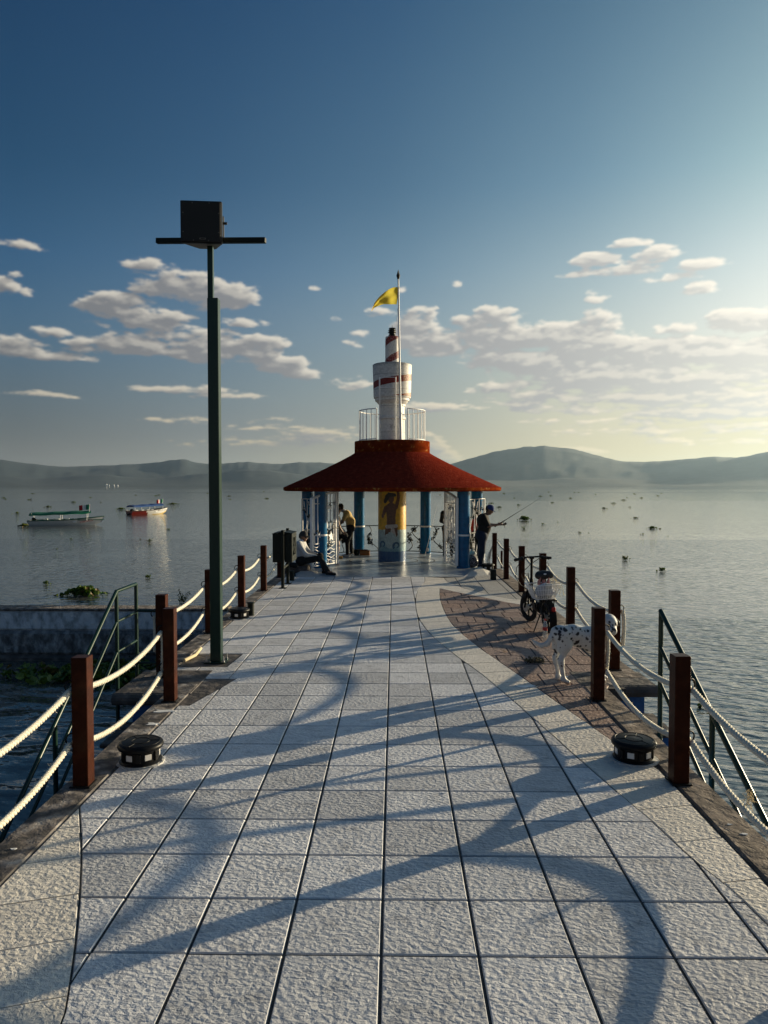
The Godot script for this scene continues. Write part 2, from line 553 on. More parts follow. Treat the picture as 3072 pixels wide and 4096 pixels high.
# clouds: azimuth, height, half width, half height (degrees), strength
func cloud_list() -> Array:
	var P := []
	# each: picture-free angles measured on the spot, degrees right of the pier's axis and above the horizon
	for q in [[-26.0, 16.3, 2.2, 0.5, 0.8], [-28.6, 13.6, 1.9, 0.8, 0.9], [-27.5, 14.3, 0.7, 0.3, 0.6], [-26.6, 13.3, 0.7, 0.4, 0.7],
		[-18.8, 15.9, 1.6, 0.5, 0.6], [-16.0, 14.5, 3.6, 1.4, 1.0], [-13.4, 14.0, 3.0, 1.3, 1.0], [-11.6, 12.3, 2.2, 0.45, 0.8], [-20.6, 12.7, 3.0, 1.1, 1.0], [-18.0, 12.0, 3.0, 1.0, 1.0], [-22.2, 11.6, 1.3, 0.5, 0.6],
		[-24.8, 10.6, 1.8, 0.6, 0.7], [-20.0, 10.2, 5.0, 1.0, 1.0], [-14.5, 10.2, 4.5, 1.4, 1.15], [-11.0, 10.3, 3.2, 1.1, 1.1], [-8.6, 9.2, 2.4, 0.9, 1.0], [-7.2, 8.6, 1.8, 0.8, 1.0], [-27.8, 9.6, 2.6, 0.9, 1.0], [-24.5, 9.0, 3.0, 0.45, 0.7],
		[-16.0, 7.2, 4.5, 0.42, 0.75], [-12.0, 6.8, 3.6, 0.35, 0.75], [-25.6, 6.4, 2.4, 0.28, 0.6], [-15.5, 4.9, 4.0, 0.4, 0.5], [-9.5, 4.5, 4.0, 0.65, 0.75], [-7.0, 3.9, 4.5, 0.7, 0.75], [-12.0, 3.3, 6.0, 0.5, 0.5], [-4.0, 3.9, 2.5, 0.8, 0.7],
		[-3.5, 7.9, 2.4, 0.6, 0.75], [-3.0, 10.9, 1.3, 0.5, 0.7], [-2.4, 11.6, 1.2, 0.4, 0.65], [-4.4, 12.7, 0.9, 0.3, 0.55], [-6.2, 14.9, 0.8, 0.3, 0.5], [0.6, 14.9, 0.5, 0.35, 0.5], [4.8, 15.2, 0.5, 0.3, 0.55], [-1.0, 13.3, 1.6, 0.5, 0.6],
		[1.6, 12.6, 1.9, 1.2, 0.95], [3.2, 10.8, 2.8, 1.2, 1.0], [0.8, 11.0, 2.0, 0.9, 0.9], [5.4, 12.6, 1.4, 0.5, 0.75], [8.0, 12.6, 2.4, 0.9, 1.0], [9.0, 11.3, 4.5, 1.3, 1.15], [12.5, 11.3, 4.5, 1.3, 1.15], [15.6, 12.2, 1.9, 0.9, 1.0], [15.0, 10.2, 4.0, 1.3, 1.1], [17.6, 10.4, 1.8, 0.8, 0.9],
		[10.5, 9.2, 5.5, 1.2, 1.0], [16.5, 8.0, 6.0, 1.4, 1.05], [22.0, 9.6, 4.5, 1.4, 1.1], [21.0, 11.2, 2.2, 0.7, 0.9], [25.5, 11.2, 3.5, 1.2, 1.1], [27.5, 9.0, 5.0, 1.8, 1.1], [24.5, 7.2, 5.5, 1.3, 1.0], [19.0, 6.4, 5.0, 1.0, 0.9],
		[8.6, 7.6, 2.8, 0.8, 0.85], [11.0, 6.9, 2.8, 0.7, 0.85], [6.0, 7.3, 0.7, 0.4, 0.65], [2.8, 6.1, 3.6, 0.5, 0.85], [6.4, 5.9, 2.0, 0.35, 0.75], [10.6, 4.9, 2.0, 0.45, 0.75], [13.5, 5.8, 5.0, 0.6, 0.7], [17.5, 4.6, 5.0, 0.45, 0.75], [24.0, 5.2, 6.0, 0.8, 0.9], [20.0, 7.6, 7.0, 1.5, 0.95], [26.0, 6.0, 6.0, 1.3, 0.95], [14.0, 8.8, 6.0, 1.5, 1.0], [18.5, 9.4, 5.0, 1.5, 1.0], [12.0, 6.2, 5.0, 0.9, 0.8], [19.0, 4.0, 7.0, 0.6, 0.75], [7.0, 9.2, 3.0, 0.8, 0.85], [26.0, 3.9, 5.0, 0.6, 0.8], [22.0, 3.2, 6.0, 0.4, 0.6], [15.0, 2.6, 4.0, 0.35, 0.5],
		[3.2, 3.0, 1.2, 1.0, 0.9], [3.8, 2.2, 1.5, 0.8, 0.9], [2.6, 3.9, 0.6, 0.6, 0.7], [5.0, 1.8, 1.4, 0.4, 0.7],
		[15.2, 16.3, 2.2, 0.55, 0.85], [17.6, 17.3, 1.6, 0.4, 0.8], [19.5, 16.2, 2.0, 0.75, 0.95], [18.0, 15.4, 3.0, 0.5, 0.85], [22.4, 15.4, 2.6, 0.5, 0.85], [14.4, 15.5, 1.8, 0.35, 0.75], [20.4, 14.7, 2.6, 0.4, 0.7], [15.2, 13.9, 1.1, 0.7, 0.75], [22.2, 13.7, 1.8, 0.6, 0.8]]:
		P.append(q)
	var r := RandomNumberGenerator.new()
	r.seed = 41
	for i in 150:      # the same kind of cloud all the way round
		var az := 34.0 + r.randf() * 292.0
		var el := 2.5 + 13.0 * r.randf()
		P.append([az if az < 180 else az - 360, el, 1.5 + r.randf() * 5.0 * (1.2 - el / 20.0), 0.35 + r.randf() * 0.9, 0.6 + r.randf() * 0.45])
	return P

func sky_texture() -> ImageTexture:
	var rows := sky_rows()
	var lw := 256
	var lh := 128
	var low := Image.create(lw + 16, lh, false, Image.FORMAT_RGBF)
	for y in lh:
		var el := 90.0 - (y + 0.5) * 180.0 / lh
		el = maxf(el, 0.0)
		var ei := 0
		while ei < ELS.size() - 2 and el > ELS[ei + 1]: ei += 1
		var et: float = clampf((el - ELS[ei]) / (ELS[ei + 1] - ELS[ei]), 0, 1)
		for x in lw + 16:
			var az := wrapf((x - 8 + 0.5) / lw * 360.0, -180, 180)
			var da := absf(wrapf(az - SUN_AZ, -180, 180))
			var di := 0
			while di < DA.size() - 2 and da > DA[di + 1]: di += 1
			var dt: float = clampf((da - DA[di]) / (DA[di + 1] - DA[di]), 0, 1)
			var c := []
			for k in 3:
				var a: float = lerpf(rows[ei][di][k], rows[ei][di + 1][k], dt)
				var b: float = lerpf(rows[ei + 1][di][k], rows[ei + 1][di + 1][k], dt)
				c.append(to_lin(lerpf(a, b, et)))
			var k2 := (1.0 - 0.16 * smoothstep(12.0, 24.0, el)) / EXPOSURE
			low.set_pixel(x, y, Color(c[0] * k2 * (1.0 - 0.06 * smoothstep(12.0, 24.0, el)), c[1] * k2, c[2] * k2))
	var w := 4096
	var h := 2048
	low.resize(w + 256, h, Image.INTERPOLATE_CUBIC)
	var im := low.get_region(Rect2i(128, 0, w, h))
	# clouds
	var big := noise(3, 0.30, 3)
	var fine := noise(9, 1.15, 5)
	var wisp := noise(21, 0.55, 3)
	var cl := cloud_list()
	var y0 := int((90.0 - 19.5) / 180.0 * h)
	var y1 := int((90.0 - 1.2) / 180.0 * h)
	var cw := w / 2
	var ch := (y1 - y0)
	# envelope field, laid down cloud by cloud
	var env := PackedFloat32Array()
	env.resize(w * ch)
	for q in cl:
		var ax0 := int(floor((q[0] - q[2] * 1.45) / 360.0 * w))
		var ax1 := int(floor((q[0] + q[2] * 1.45) / 360.0 * w))
		var ey0 := maxi(int((90.0 - q[1] - q[3] * 1.45) / 180.0 * h) - y0, 0)
		var ey1 := mini(int((90.0 - q[1] + q[3] * 1.6) / 180.0 * h) - y0, ch - 1)
		for y in range(ey0, ey1 + 1):
			var el := 90.0 - (y + y0 + 0.5) * 180.0 / h
			var ry: float = (el - q[1]) / q[3]
			if ry < 0.0: ry *= 1.35
			for x in range(ax0, ax1 + 1):
				var rx: float = ((x + 0.5) / w * 360.0 - q[0]) / q[2]
				var e: float = q[4] * (1.0 - (rx * rx + ry * ry) * 0.62)
				if e > 0.0:
					var i := y * w + posmod(x, w)
					if e > env[i]: env[i] = e
	var dens := PackedFloat32Array()
	dens.resize(w * ch)
	for y in ch:
		var el := 90.0 - (y + y0 + 0.5) * 180.0 / h
		var below := maxf(9.0 - el, 0.0)
		var ly := el * 1.9 - 1.3 * below * below / 9.0
		for x in w:
			var i := y * w + x
			var e := env[i]
			if e <= 0.0: continue
			var ar := (x + 0.5) / w * TAU
			var cx := sin(ar) * 57.3
			var cz := cos(ar) * 57.3
			var nn := big.get_noise_3d(cx * 0.6, ly, cz * 0.6) * 0.78 + fine.get_noise_3d(cx * 0.62, ly * 0.85, cz * 0.62) * 0.50
			dens[i] = e * 1.2 - 0.42 + nn * 0.95
	for y in ch:
		var el := 90.0 - (y + y0 + 0.5) * 180.0 / h
		for x in w:
			var i := y * w + x
			var d := dens[i]
			if d <= 0.0: continue
			var az := wrapf((x + 0.5) / w * 360.0, -180, 180)
			var da := absf(wrapf(az - SUN_AZ, -180, 180))
			var side := 1.0 if wrapf(SUN_AZ - az, -180, 180) > 0 else -1.0
			# how much cloud lies towards the sun (up and sideways)
			var th := 0.0
			for s in [3, 7, 13]:
				var yy := clampi(y - int(s * 0.8), 0, ch - 1)
				var xx := posmod(x + int(side * s * 0.9), w)
				th += maxf(dens[yy * w + xx], 0.0)
			th /= 3.0
			var a := smoothstep(0.0, 0.42, d)
			a *= 1.0 - 0.35 * clampf((4.5 - el) / 3.5, 0, 1)
			var near_sun := exp(-da / 34.0)
			var ahead: float = dens[clampi(y - 4, 0, ch - 1) * w + posmod(x + int(side * 5), w)]
			var lit := exp(-th * 7.5) * (0.55 + 0.45 * smoothstep(0.0, 0.3, d)) + 0.16 * exp(-d * 5.0)
			lit = clampf(lit + clampf((d - ahead) * (0.5 + 2.4 * near_sun), -0.2, 0.45), 0, 1)
			var low_warm := clampf((9.0 - el) / 8.0, 0, 1)
			var warm := Color(1.0, 0.93 - 0.10 * low_warm, 0.80 - 0.28 * low_warm)
			var bright := 0.52 + 1.5 * near_sun
			bright *= 1.0 - 0.35 * low_warm * clampf((da - 40) / 40.0, 0, 1)
			var shade_k := 0.11 + 0.9 * near_sun + 1.9 * near_sun * near_sun
			var shade := Color(0.98, 0.99, 1.03).lerp(Color(1.0, 0.95, 0.80), clampf(near_sun * 2.2 - 0.25, 0, 1))
			var c := Color(shade.r * shade_k, shade.g * shade_k, shade.b * shade_k).lerp(Color(warm.r * bright, warm.g * bright, warm.b * bright), lit)
			var s0 := im.get_pixel(x, y + y0)
			im.set_pixel(x, y + y0, s0.lerp(c / EXPOSURE, a * 0.94))
	return ImageTexture.create_from_image(im)

func materials() -> void:
	var relief := ImageTexture.create_from_image(noise_image(noise(5, 0.022, 4, FastNoiseLite.TYPE_SIMPLEX_SMOOTH, FastNoiseLite.FRACTAL_RIDGED), 1024))
	var wf := noise(12, 0.022, 5)
	wf.domain_warp_enabled = true
	wf.domain_warp_amplitude = 30.0
	wf.domain_warp_frequency = 0.02
	var crumple := ImageTexture.create_from_image(noise_image(wf, 1024))
	var soft := noise_image(noise(8, 0.012, 5), 512)
	var coarse := ImageTexture.create_from_image(soft)
	var grit_im := noise_image(noise(15, 0.09, 3, FastNoiseLite.TYPE_CELLULAR), 512)
	var grit := ImageTexture.create_from_image(grit_im)
	M.grit = grit
	M.coarse = coarse
	# pale stamped-concrete tiles in a few tones
	M.tiles = []
	for k in 6:
		var b := 0.50 + 0.04 * k
		var tex := ramp_texture(noise_image(noise(30 + k, 0.010, 5), 512), [[0.0, Color(b * 0.66, b * 0.66, b * 0.68)], [0.3, Color(b * 0.90, b * 0.90, b * 0.93)], [0.5, Color(b, b * 1.0, b * 1.03)], [1.0, Color(b * 1.12, b * 1.11, b * 1.12)]])
		M.tiles.append(rough_surface(mat(1, 1, 1, 0.62), tex, crumple, 0.7, Vector3(0.95, 0.9, 1.35)))
	M.border = []
	for k in 2:
		var b := 0.70 + 0.05 * k
		var tex := ramp_texture(noise_image(noise(40 + k, 0.012, 5), 512), [[0.0, Color(b * 0.82, b * 0.78, b * 0.72)], [0.5, Color(b, b * 0.93, b * 0.83)], [1.0, Color(b * 1.1, b * 1.03, b * 0.93)]])
		M.border.append(rough_surface(mat(1, 1, 1, 0.65), tex, crumple, 0.7, Vector3(0.95, 0.9, 1.2)))
	M.pavers = []
	for k in 4:
		var c0: Color = [Color(0.25, 0.175, 0.15), Color(0.29, 0.21, 0.18), Color(0.22, 0.165, 0.15), Color(0.27, 0.18, 0.145)][k]
		var tex := ramp_texture(noise_image(noise(50 + k, 0.016, 5), 512), [[0.0, c0 * 0.6], [0.5, c0], [1.0, c0 * 1.35]])
		M.pavers.append(rough_surface(mat(1, 1, 1, 0.7), tex, crumple, 1.1, Vector3(0.9, 0.9, 1.1)))
	M.pebble = rough_surface(mat(1, 1, 1, 0.6), ramp_texture(grit_im.duplicate(), [[0.0, Color(0.62, 0.60, 0.56)], [0.4, Color(0.45, 0.44, 0.42)], [1.0, Color(0.2, 0.19, 0.18)]]), grit, 1.4, Vector3(1.4, 1.4, 1.4))
	M.joint = rough_surface(mat(0.05, 0.05, 0.052, 0.95), null, grit, 0.6, Vector3(2, 2, 2))
	M.kerb = rough_surface(mat(1, 1, 1, 0.8), ramp_texture(noise_image(noise(60, 0.014, 6), 1024), [[0.0, Color(0.025, 0.024, 0.024)], [0.42, Color(0.07, 0.063, 0.06)], [0.55, Color(0.14, 0.12, 0.11)], [0.72, Color(0.25, 0.225, 0.21)], [1.0, Color(0.5, 0.48, 0.45)]]), crumple, 1.0, Vector3(0.3, 0.3, 0.3))
	M.kerb_right = rough_surface(mat(1, 1, 1, 0.8), ramp_texture(noise_image(noise(61, 0.014, 6), 1024), [[0.0, Color(0.07, 0.055, 0.045)], [0.45, Color(0.15, 0.115, 0.09)], [0.7, Color(0.24, 0.19, 0.155)], [1.0, Color(0.42, 0.37, 0.32)]]), crumple, 1.0, Vector3(0.3, 0.3, 0.3))
	M.slab = rough_surface(mat(1, 1, 1, 0.75), ramp_texture(noise_image(noise(62, 0.02, 5), 512), [[0.0, Color(0.03, 0.028, 0.028)], [0.5, Color(0.07, 0.062, 0.058)], [0.75, Color(0.13, 0.11, 0.10)], [1.0, Color(0.3, 0.27, 0.24)]]), crumple, 1.0, Vector3(0.33, 0.33, 0.33))
	M.blue_wall = rough_surface(mat(1, 1, 1, 0.5), ramp_texture(noise_image(noise(63, 0.01, 5), 512), [[0.0, Color(0.01, 0.07, 0.22)], [0.5, Color(0.012, 0.115, 0.36)], [1.0, Color(0.03, 0.17, 0.46)]]), coarse, 0.8, Vector3(1, 1, 1))
	M.whitewash = rough_surface(mat(1, 1, 1, 0.85), ramp_texture(noise_image(noise(64, 0.012, 6), 1024), [[0.0, Color(0.16, 0.17, 0.18)], [0.35, Color(0.42, 0.46, 0.50)], [0.55, Color(0.62, 0.67, 0.72)], [1.0, Color(0.75, 0.78, 0.80)]]), relief, 2.0, Vector3(0.4, 0.22, 0.4))
	M.stained = rough_surface(mat(1, 1, 1, 0.85), ramp_texture(noise_image(noise(65, 0.012, 6), 1024), [[0.0, Color(0.03, 0.032, 0.035)], [0.4, Color(0.12, 0.125, 0.13)], [0.62, Color(0.24, 0.25, 0.26)], [1.0, Color(0.5, 0.52, 0.54)]]), relief, 3.0, Vector3(0.4, 0.25, 0.4))
	M.wall_top = rough_surface(mat(1, 1, 1, 0.9), ramp_texture(noise_image(noise(66, 0.02, 6), 512), [[0.0, Color(0.06, 0.05, 0.045)], [0.5, Color(0.2, 0.17, 0.15)], [0.8, Color(0.4, 0.36, 0.33)], [1.0, Color(0.75, 0.73, 0.7)]]), relief, 4.0, Vector3(0.6, 0.6, 0.6))
	M.rust_post = rough_surface(mat(1, 1, 1, 0.42), ramp_texture(noise_image(noise(67, 0.012, 5), 512), [[0.0, Color(0.028, 0.0075, 0.0035)], [0.6, Color(0.045, 0.012, 0.0052)], [1.0, Color(0.07, 0.02, 0.009)]]), grit, 0.12, Vector3(1.2, 1.2, 1.2))
	M.rust_post.metallic_specular = 0.22
	M.iron = mat(0.012, 0.012, 0.012, 0.5, 0.6)
	M.rope = rough_surface(mat(1, 1, 1, 0.9), ramp_texture(grit_im.duplicate(), [[0.0, Color(0.90, 0.86, 0.76)], [0.5, Color(0.82, 0.77, 0.64)], [1.0, Color(0.62, 0.54, 0.40)]]), grit, 0.6, Vector3(5, 5, 5))
	M.fibre = mat(0.62, 0.52, 0.33, 0.9)
	M.green_steel = mat(0.008, 0.030, 0.021, 0.32)
	M.green_steel.metallic_specular = 0.4
	M.dark_green = mat(0.006, 0.011, 0.009, 0.5)
	M.dark_green.metallic_specular = 0.3
	M.bolt = mat(0.5, 0.5, 0.5, 0.35, 0.9)
	M.black_plastic = mat(0.006, 0.006, 0.0065, 0.42)
	M.black_plastic.metallic_specular = 0.3
	M.black_cloth = mat(0.014, 0.014, 0.016, 0.9)
	M.speaker_shell = rough_surface(mat(0.16, 0.15, 0.135, 0.6), null, grit, 0.15, Vector3(4, 4, 4))
	M.grille = rough_surface(mat(0.012, 0.013, 0.014, 0.6), null, grit, 0.5, Vector3(9, 9, 9))
	M.frost = mat(0.6, 0.6, 0.56, 0.35)
	M.lamp_glass = mat(0.75, 0.72, 0.68, 0.2)
	M.red_roof = rough_surface(mat(1, 1, 1, 0.75), ramp_texture(noise_image(noise(70, 0.013, 6), 1024), [[0.0, Color(0.08, 0.012, 0.008)], [0.45, Color(0.165, 0.021, 0.012)], [0.7, Color(0.20, 0.029, 0.016)], [1.0, Color(0.29, 0.075, 0.042)]]), relief, 1.6, Vector3(0.5, 0.5, 0.5))
	M.red_roof.specular_mode = BaseMaterial3D.SPECULAR_DISABLED
	M.red_trim = rough_surface(mat(1, 1, 1, 0.7), ramp_texture(noise_image(noise(71, 0.016, 6), 512), [[0.0, Color(0.08, 0.011, 0.003)], [0.55, Color(0.17, 0.027, 0.007)], [0.74, Color(0.21, 0.036, 0.009)], [0.82, Color(0.33, 0.17, 0.05)], [1.0, Color(0.5, 0.34, 0.16)]]), coarse, 0.8, Vector3(0.55, 0.55, 0.55))
	M.red_trim.specular_mode = BaseMaterial3D.SPECULAR_DISABLED
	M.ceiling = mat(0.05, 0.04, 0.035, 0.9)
	M.column_blue = rough_surface(mat(1, 1, 1, 0.22), ramp_texture(noise_image(noise(72, 0.014, 4), 512), [[0.0, Color(0.002, 0.075, 0.18)], [0.5, Color(0.003, 0.105, 0.245)], [1.0, Color(0.005, 0.13, 0.30)]]), coarse, 0.1, Vector3(1, 1, 1))
	M.column_blue.metallic_specular = 0.35
	M.white_paint = rough_surface(mat(1, 1, 1, 0.45), ramp_texture(noise_image(noise(73, 0.03, 5), 512), [[0.0, Color(0.42, 0.40, 0.38)], [0.25, Color(0.80, 0.80, 0.80)], [1.0, Color(0.86, 0.86, 0.86)]]), coarse, 0.2, Vector3(2, 2, 2))
	M.floor_polish = rough_surface(mat(1, 1, 1, 0.30), ramp_texture(noise_image(noise(74, 0.014, 6), 1024), [[0.0, Color(0.14, 0.20, 0.27)], [0.4, Color(0.28, 0.35, 0.42)], [0.62, Color(0.42, 0.45, 0.48)], [1.0, Color(0.6, 0.57, 0.52)]]), coarse, 0.15, Vector3(0.35, 0.35, 0.35))
	M.vine = mat(0.010, 0.012, 0.010, 0.55)
	M.leaf_iron = mat(0.012, 0.02, 0.012, 0.6)
	M.bevel = rough_surface(mat(0.5, 0.49, 0.47, 0.7), null, crumple, 1.2, Vector3(0.8, 0.8, 0.8))
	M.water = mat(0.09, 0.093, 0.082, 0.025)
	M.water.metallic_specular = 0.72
	var wn := noise(90, 0.034, 3)
	wn.domain_warp_enabled = true
	wn.domain_warp_amplitude = 14.0
	wn.domain_warp_frequency = 0.012
	var wim := noise_image(wn, 2048)
	wim.bump_map_to_normal_map(9.0)
	M.water.normal_enabled = true
	M.water.normal_texture = ImageTexture.create_from_image(wim)
	M.water.normal_scale = 0.32
	M.water_open = M.water.duplicate()
	M.water_open.normal_scale = 0.19
	M.water_shelter = M.water.duplicate()
	M.water_shelter.normal_scale = 0.20
	M.water_shelter.uv1_scale = Vector3(0.35, 0.35, 0.35)
	M.water_mid = M.water.duplicate()
	M.water_mid.normal_scale = 0.11
	M.water_far = M.water.duplicate()
	M.water_far.normal_scale = 0.055
	M.water_calm = M.water.duplicate()
	M.water_calm.normal_scale = 0.012
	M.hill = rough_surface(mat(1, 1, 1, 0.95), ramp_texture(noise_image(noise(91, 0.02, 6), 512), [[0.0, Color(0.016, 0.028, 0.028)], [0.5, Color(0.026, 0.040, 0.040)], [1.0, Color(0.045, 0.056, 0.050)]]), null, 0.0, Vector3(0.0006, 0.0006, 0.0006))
	M.hyacinth = vmat(0.5)
	M.hyacinth.backlight_enabled = true
	M.hyacinth.backlight = Color(0.5, 0.6, 0.2)
	M.cloth = vmat(0.9)
	M.skin = vmat(0.55)

func setting() -> void:
	var L := structure("lake")
	var ang := deg_to_rad(-13.0)
	var c := cos(ang); var s := sin(ang)
	# laid in strips: sheltered behind the breakwater, rippled near the pier, smoother far out
	var far := [-12500.0, -600.0, -60.0, -20.0, 0.0, 20.0, 60.0, 600.0, 12500.0]
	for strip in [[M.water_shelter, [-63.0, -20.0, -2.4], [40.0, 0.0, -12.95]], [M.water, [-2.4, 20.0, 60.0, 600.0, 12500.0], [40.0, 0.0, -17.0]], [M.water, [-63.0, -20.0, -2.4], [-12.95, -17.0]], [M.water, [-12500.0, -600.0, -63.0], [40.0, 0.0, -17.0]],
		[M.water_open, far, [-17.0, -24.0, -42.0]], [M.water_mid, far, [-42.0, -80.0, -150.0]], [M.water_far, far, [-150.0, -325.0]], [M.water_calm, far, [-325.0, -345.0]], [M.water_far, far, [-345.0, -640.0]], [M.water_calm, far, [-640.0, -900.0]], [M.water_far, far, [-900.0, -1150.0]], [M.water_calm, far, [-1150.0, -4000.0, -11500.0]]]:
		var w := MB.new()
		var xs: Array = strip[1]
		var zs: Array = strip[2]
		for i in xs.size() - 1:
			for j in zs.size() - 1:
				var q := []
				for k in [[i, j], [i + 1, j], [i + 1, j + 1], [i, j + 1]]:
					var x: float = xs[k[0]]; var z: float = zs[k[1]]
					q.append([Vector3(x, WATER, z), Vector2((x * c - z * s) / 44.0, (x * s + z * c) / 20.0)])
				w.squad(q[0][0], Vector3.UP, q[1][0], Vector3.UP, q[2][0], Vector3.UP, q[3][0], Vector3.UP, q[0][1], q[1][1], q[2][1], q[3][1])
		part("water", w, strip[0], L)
	# far shore: [azimuth, ridge height in degrees]
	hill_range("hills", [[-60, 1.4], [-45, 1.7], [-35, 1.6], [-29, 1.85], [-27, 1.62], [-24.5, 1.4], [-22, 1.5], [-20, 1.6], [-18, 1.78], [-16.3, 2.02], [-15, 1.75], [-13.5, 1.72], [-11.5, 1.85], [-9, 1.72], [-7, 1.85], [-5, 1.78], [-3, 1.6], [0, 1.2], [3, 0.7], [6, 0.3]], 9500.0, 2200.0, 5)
	hill_range("hills", [[-6, 0.5], [-2, 0.9], [2, 1.35], [4.6, 1.78], [6.5, 2.3], [8.2, 2.72], [9.8, 2.95], [11, 3.05], [12.6, 2.93], [14, 2.72], [15.6, 2.25], [17.4, 1.83], [19.5, 1.82], [21.5, 1.92], [23.5, 2.1], [25, 2.02], [26.6, 2.3], [28, 2.55], [32, 2.9], [38, 2.4], [46, 1.8], [60, 1.2]], 8300.0, 2000.0, 6)
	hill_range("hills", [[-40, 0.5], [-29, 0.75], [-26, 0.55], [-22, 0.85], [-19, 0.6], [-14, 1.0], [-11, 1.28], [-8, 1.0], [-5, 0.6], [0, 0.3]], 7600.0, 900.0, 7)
	hill_range("hills", [[0, 0.2], [5, 0.55], [9, 0.4], [14, 0.62], [19, 0.45], [24, 0.7], [29, 0.55], [40, 0.4]], 6500.0, 700.0, 8)

func hill_range(called: String, prof: Array, dist: float, depth: float, seed_: int) -> void:
	var nz := noise(seed_, 0.0011, 5)
	if seed_ in [5, 7] and not M.has("hill_haze_blue"):
		M.hill_haze_blue = rough_surface(mat(1, 1, 1, 0.95), ramp_texture(noise_image(noise(92, 0.02, 6), 512), [[0.0, Color(0.008, 0.022, 0.032)], [0.5, Color(0.014, 0.033, 0.046)], [1.0, Color(0.03, 0.05, 0.058)]]), null, 0.0, Vector3(0.0006, 0.0006, 0.0006))  # left ranges: blue of the distant haze is put into the slope colour
	var st := structure(called)
	var mb := MB.new()
	var a0: float = prof[0][0]; var a1: float = prof[prof.size() - 1][0]
	var na := int((a1 - a0) * 5)
	var rows := [-1.0, -0.9, -0.72, -0.52, -0.35, -0.2, -0.1, 0.0, 0.3, 0.8]
	var grid := []
	for i in na + 1:
		var az: float = lerpf(a0, a1, float(i) / na)
		var k := 0
		while k < prof.size() - 2 and az > prof[k + 1][0]: k += 1
		var tt: float = clampf((az - prof[k][0]) / (prof[k + 1][0] - prof[k][0]), 0, 1)
		var p0: float = prof[maxi(k - 1, 0)][1]; var p1: float = prof[k][1]; var p2: float = prof[k + 1][1]; var p3: float = prof[mini(k + 2, prof.size() - 1)][1]
		var el := 0.5 * (2 * p1 + (p2 - p0) * tt + (2 * p0 - 5 * p1 + 4 * p2 - p3) * tt * tt + (3 * p1 - p0 - 3 * p2 + p3) * tt * tt * tt)
		el = maxf(el, 0.1) * (1.0 + 0.03 * nz.get_noise_1d(az * 900.0))
		var hr := tan(deg_to_rad(el)) * dist
		var line := []
		for r in rows:
			var d: float = dist + depth * r
			var x := sin(deg_to_rad(az)) * d
			var z := -cos(deg_to_rad(az)) * d
			var up: float = 1.0 - absf(r) if r < 0.0 else 1.0 - r * 1.3
			up = pow(clampf(up, 0, 1), 1.25)
			var y: float = hr * up
			if r > -1.0 and r < -0.05: y *= 1.0 + 0.5 * nz.get_noise_2d(x, z) * (1.0 - up)
			line.append(Vector3(x, y + WATER - (6.0 if r <= -1.0 else 0.0), z))
		grid.append(line)
	for i in na:
		for j in rows.size() - 1:
			var q := [grid[i][j], grid[i + 1][j], grid[i + 1][j + 1], grid[i][j + 1]]
			var ns := []
			for k in [[i, j], [i + 1, j], [i + 1, j + 1], [i, j + 1]]:
				var u: Vector3 = grid[mini(k[0] + 1, na)][k[1]] - grid[maxi(k[0] - 1, 0)][k[1]]
				var v: Vector3 = grid[k[0]][mini(k[1] + 1, rows.size() - 1)] - grid[k[0]][maxi(k[1] - 1, 0)]
				ns.append(u.cross(v).normalized())
			mb.squad(q[0], ns[0], q[1], ns[1], q[2], ns[2], q[3], ns[3])
	part("slope", mb, M.hill_haze_blue if seed_ in [5, 7] else M.hill, st)

# ---------------------------------------------------------------- the pier
func chaikin(pts: Array, times := 2) -> Array:
	for t in times:
		var o := [pts[0]]
		for i in pts.size() - 1:
			var a: Vector2 = pts[i]; var b: Vector2 = pts[i + 1]
			o.append(a.lerp(b, 0.25)); o.append(a.lerp(b, 0.75))
		o.append(pts[pts.size() - 1])
		pts = o
	return pts

func v2(flat: Array) -> Array:
	var o := []
	for i in range(0, flat.size(), 2): o.append(Vector2(flat[i], flat[i + 1]))
	return o

# cut a region with a cell and lay every piece as a slab of its own, its edges chamfered and sunk joints between
func lay(called: String, cell: PackedVector2Array, region: PackedVector2Array, gap: float, y: float, m: Material, parent: Node) -> int:
	var made := 0
	for piece in Geometry2D.intersect_polygons(cell, region):
		if Geometry2D.is_polygon_clockwise(piece): piece.reverse()
		for cutp in Geometry2D.offset_polygon(piece, -gap, Geometry2D.JOIN_MITER):
			var area := 0.0
			for i in cutp.size():
				area += cutp[i].cross(cutp[(i + 1) % cutp.size()])
			if absf(area) * 0.5 < 0.004: continue
			var mb := MB.new()
			mb.plate(cutp, -0.06, y, 0.005, 0.008)
			part(called, mb, m, parent)
			made += 1
	return made

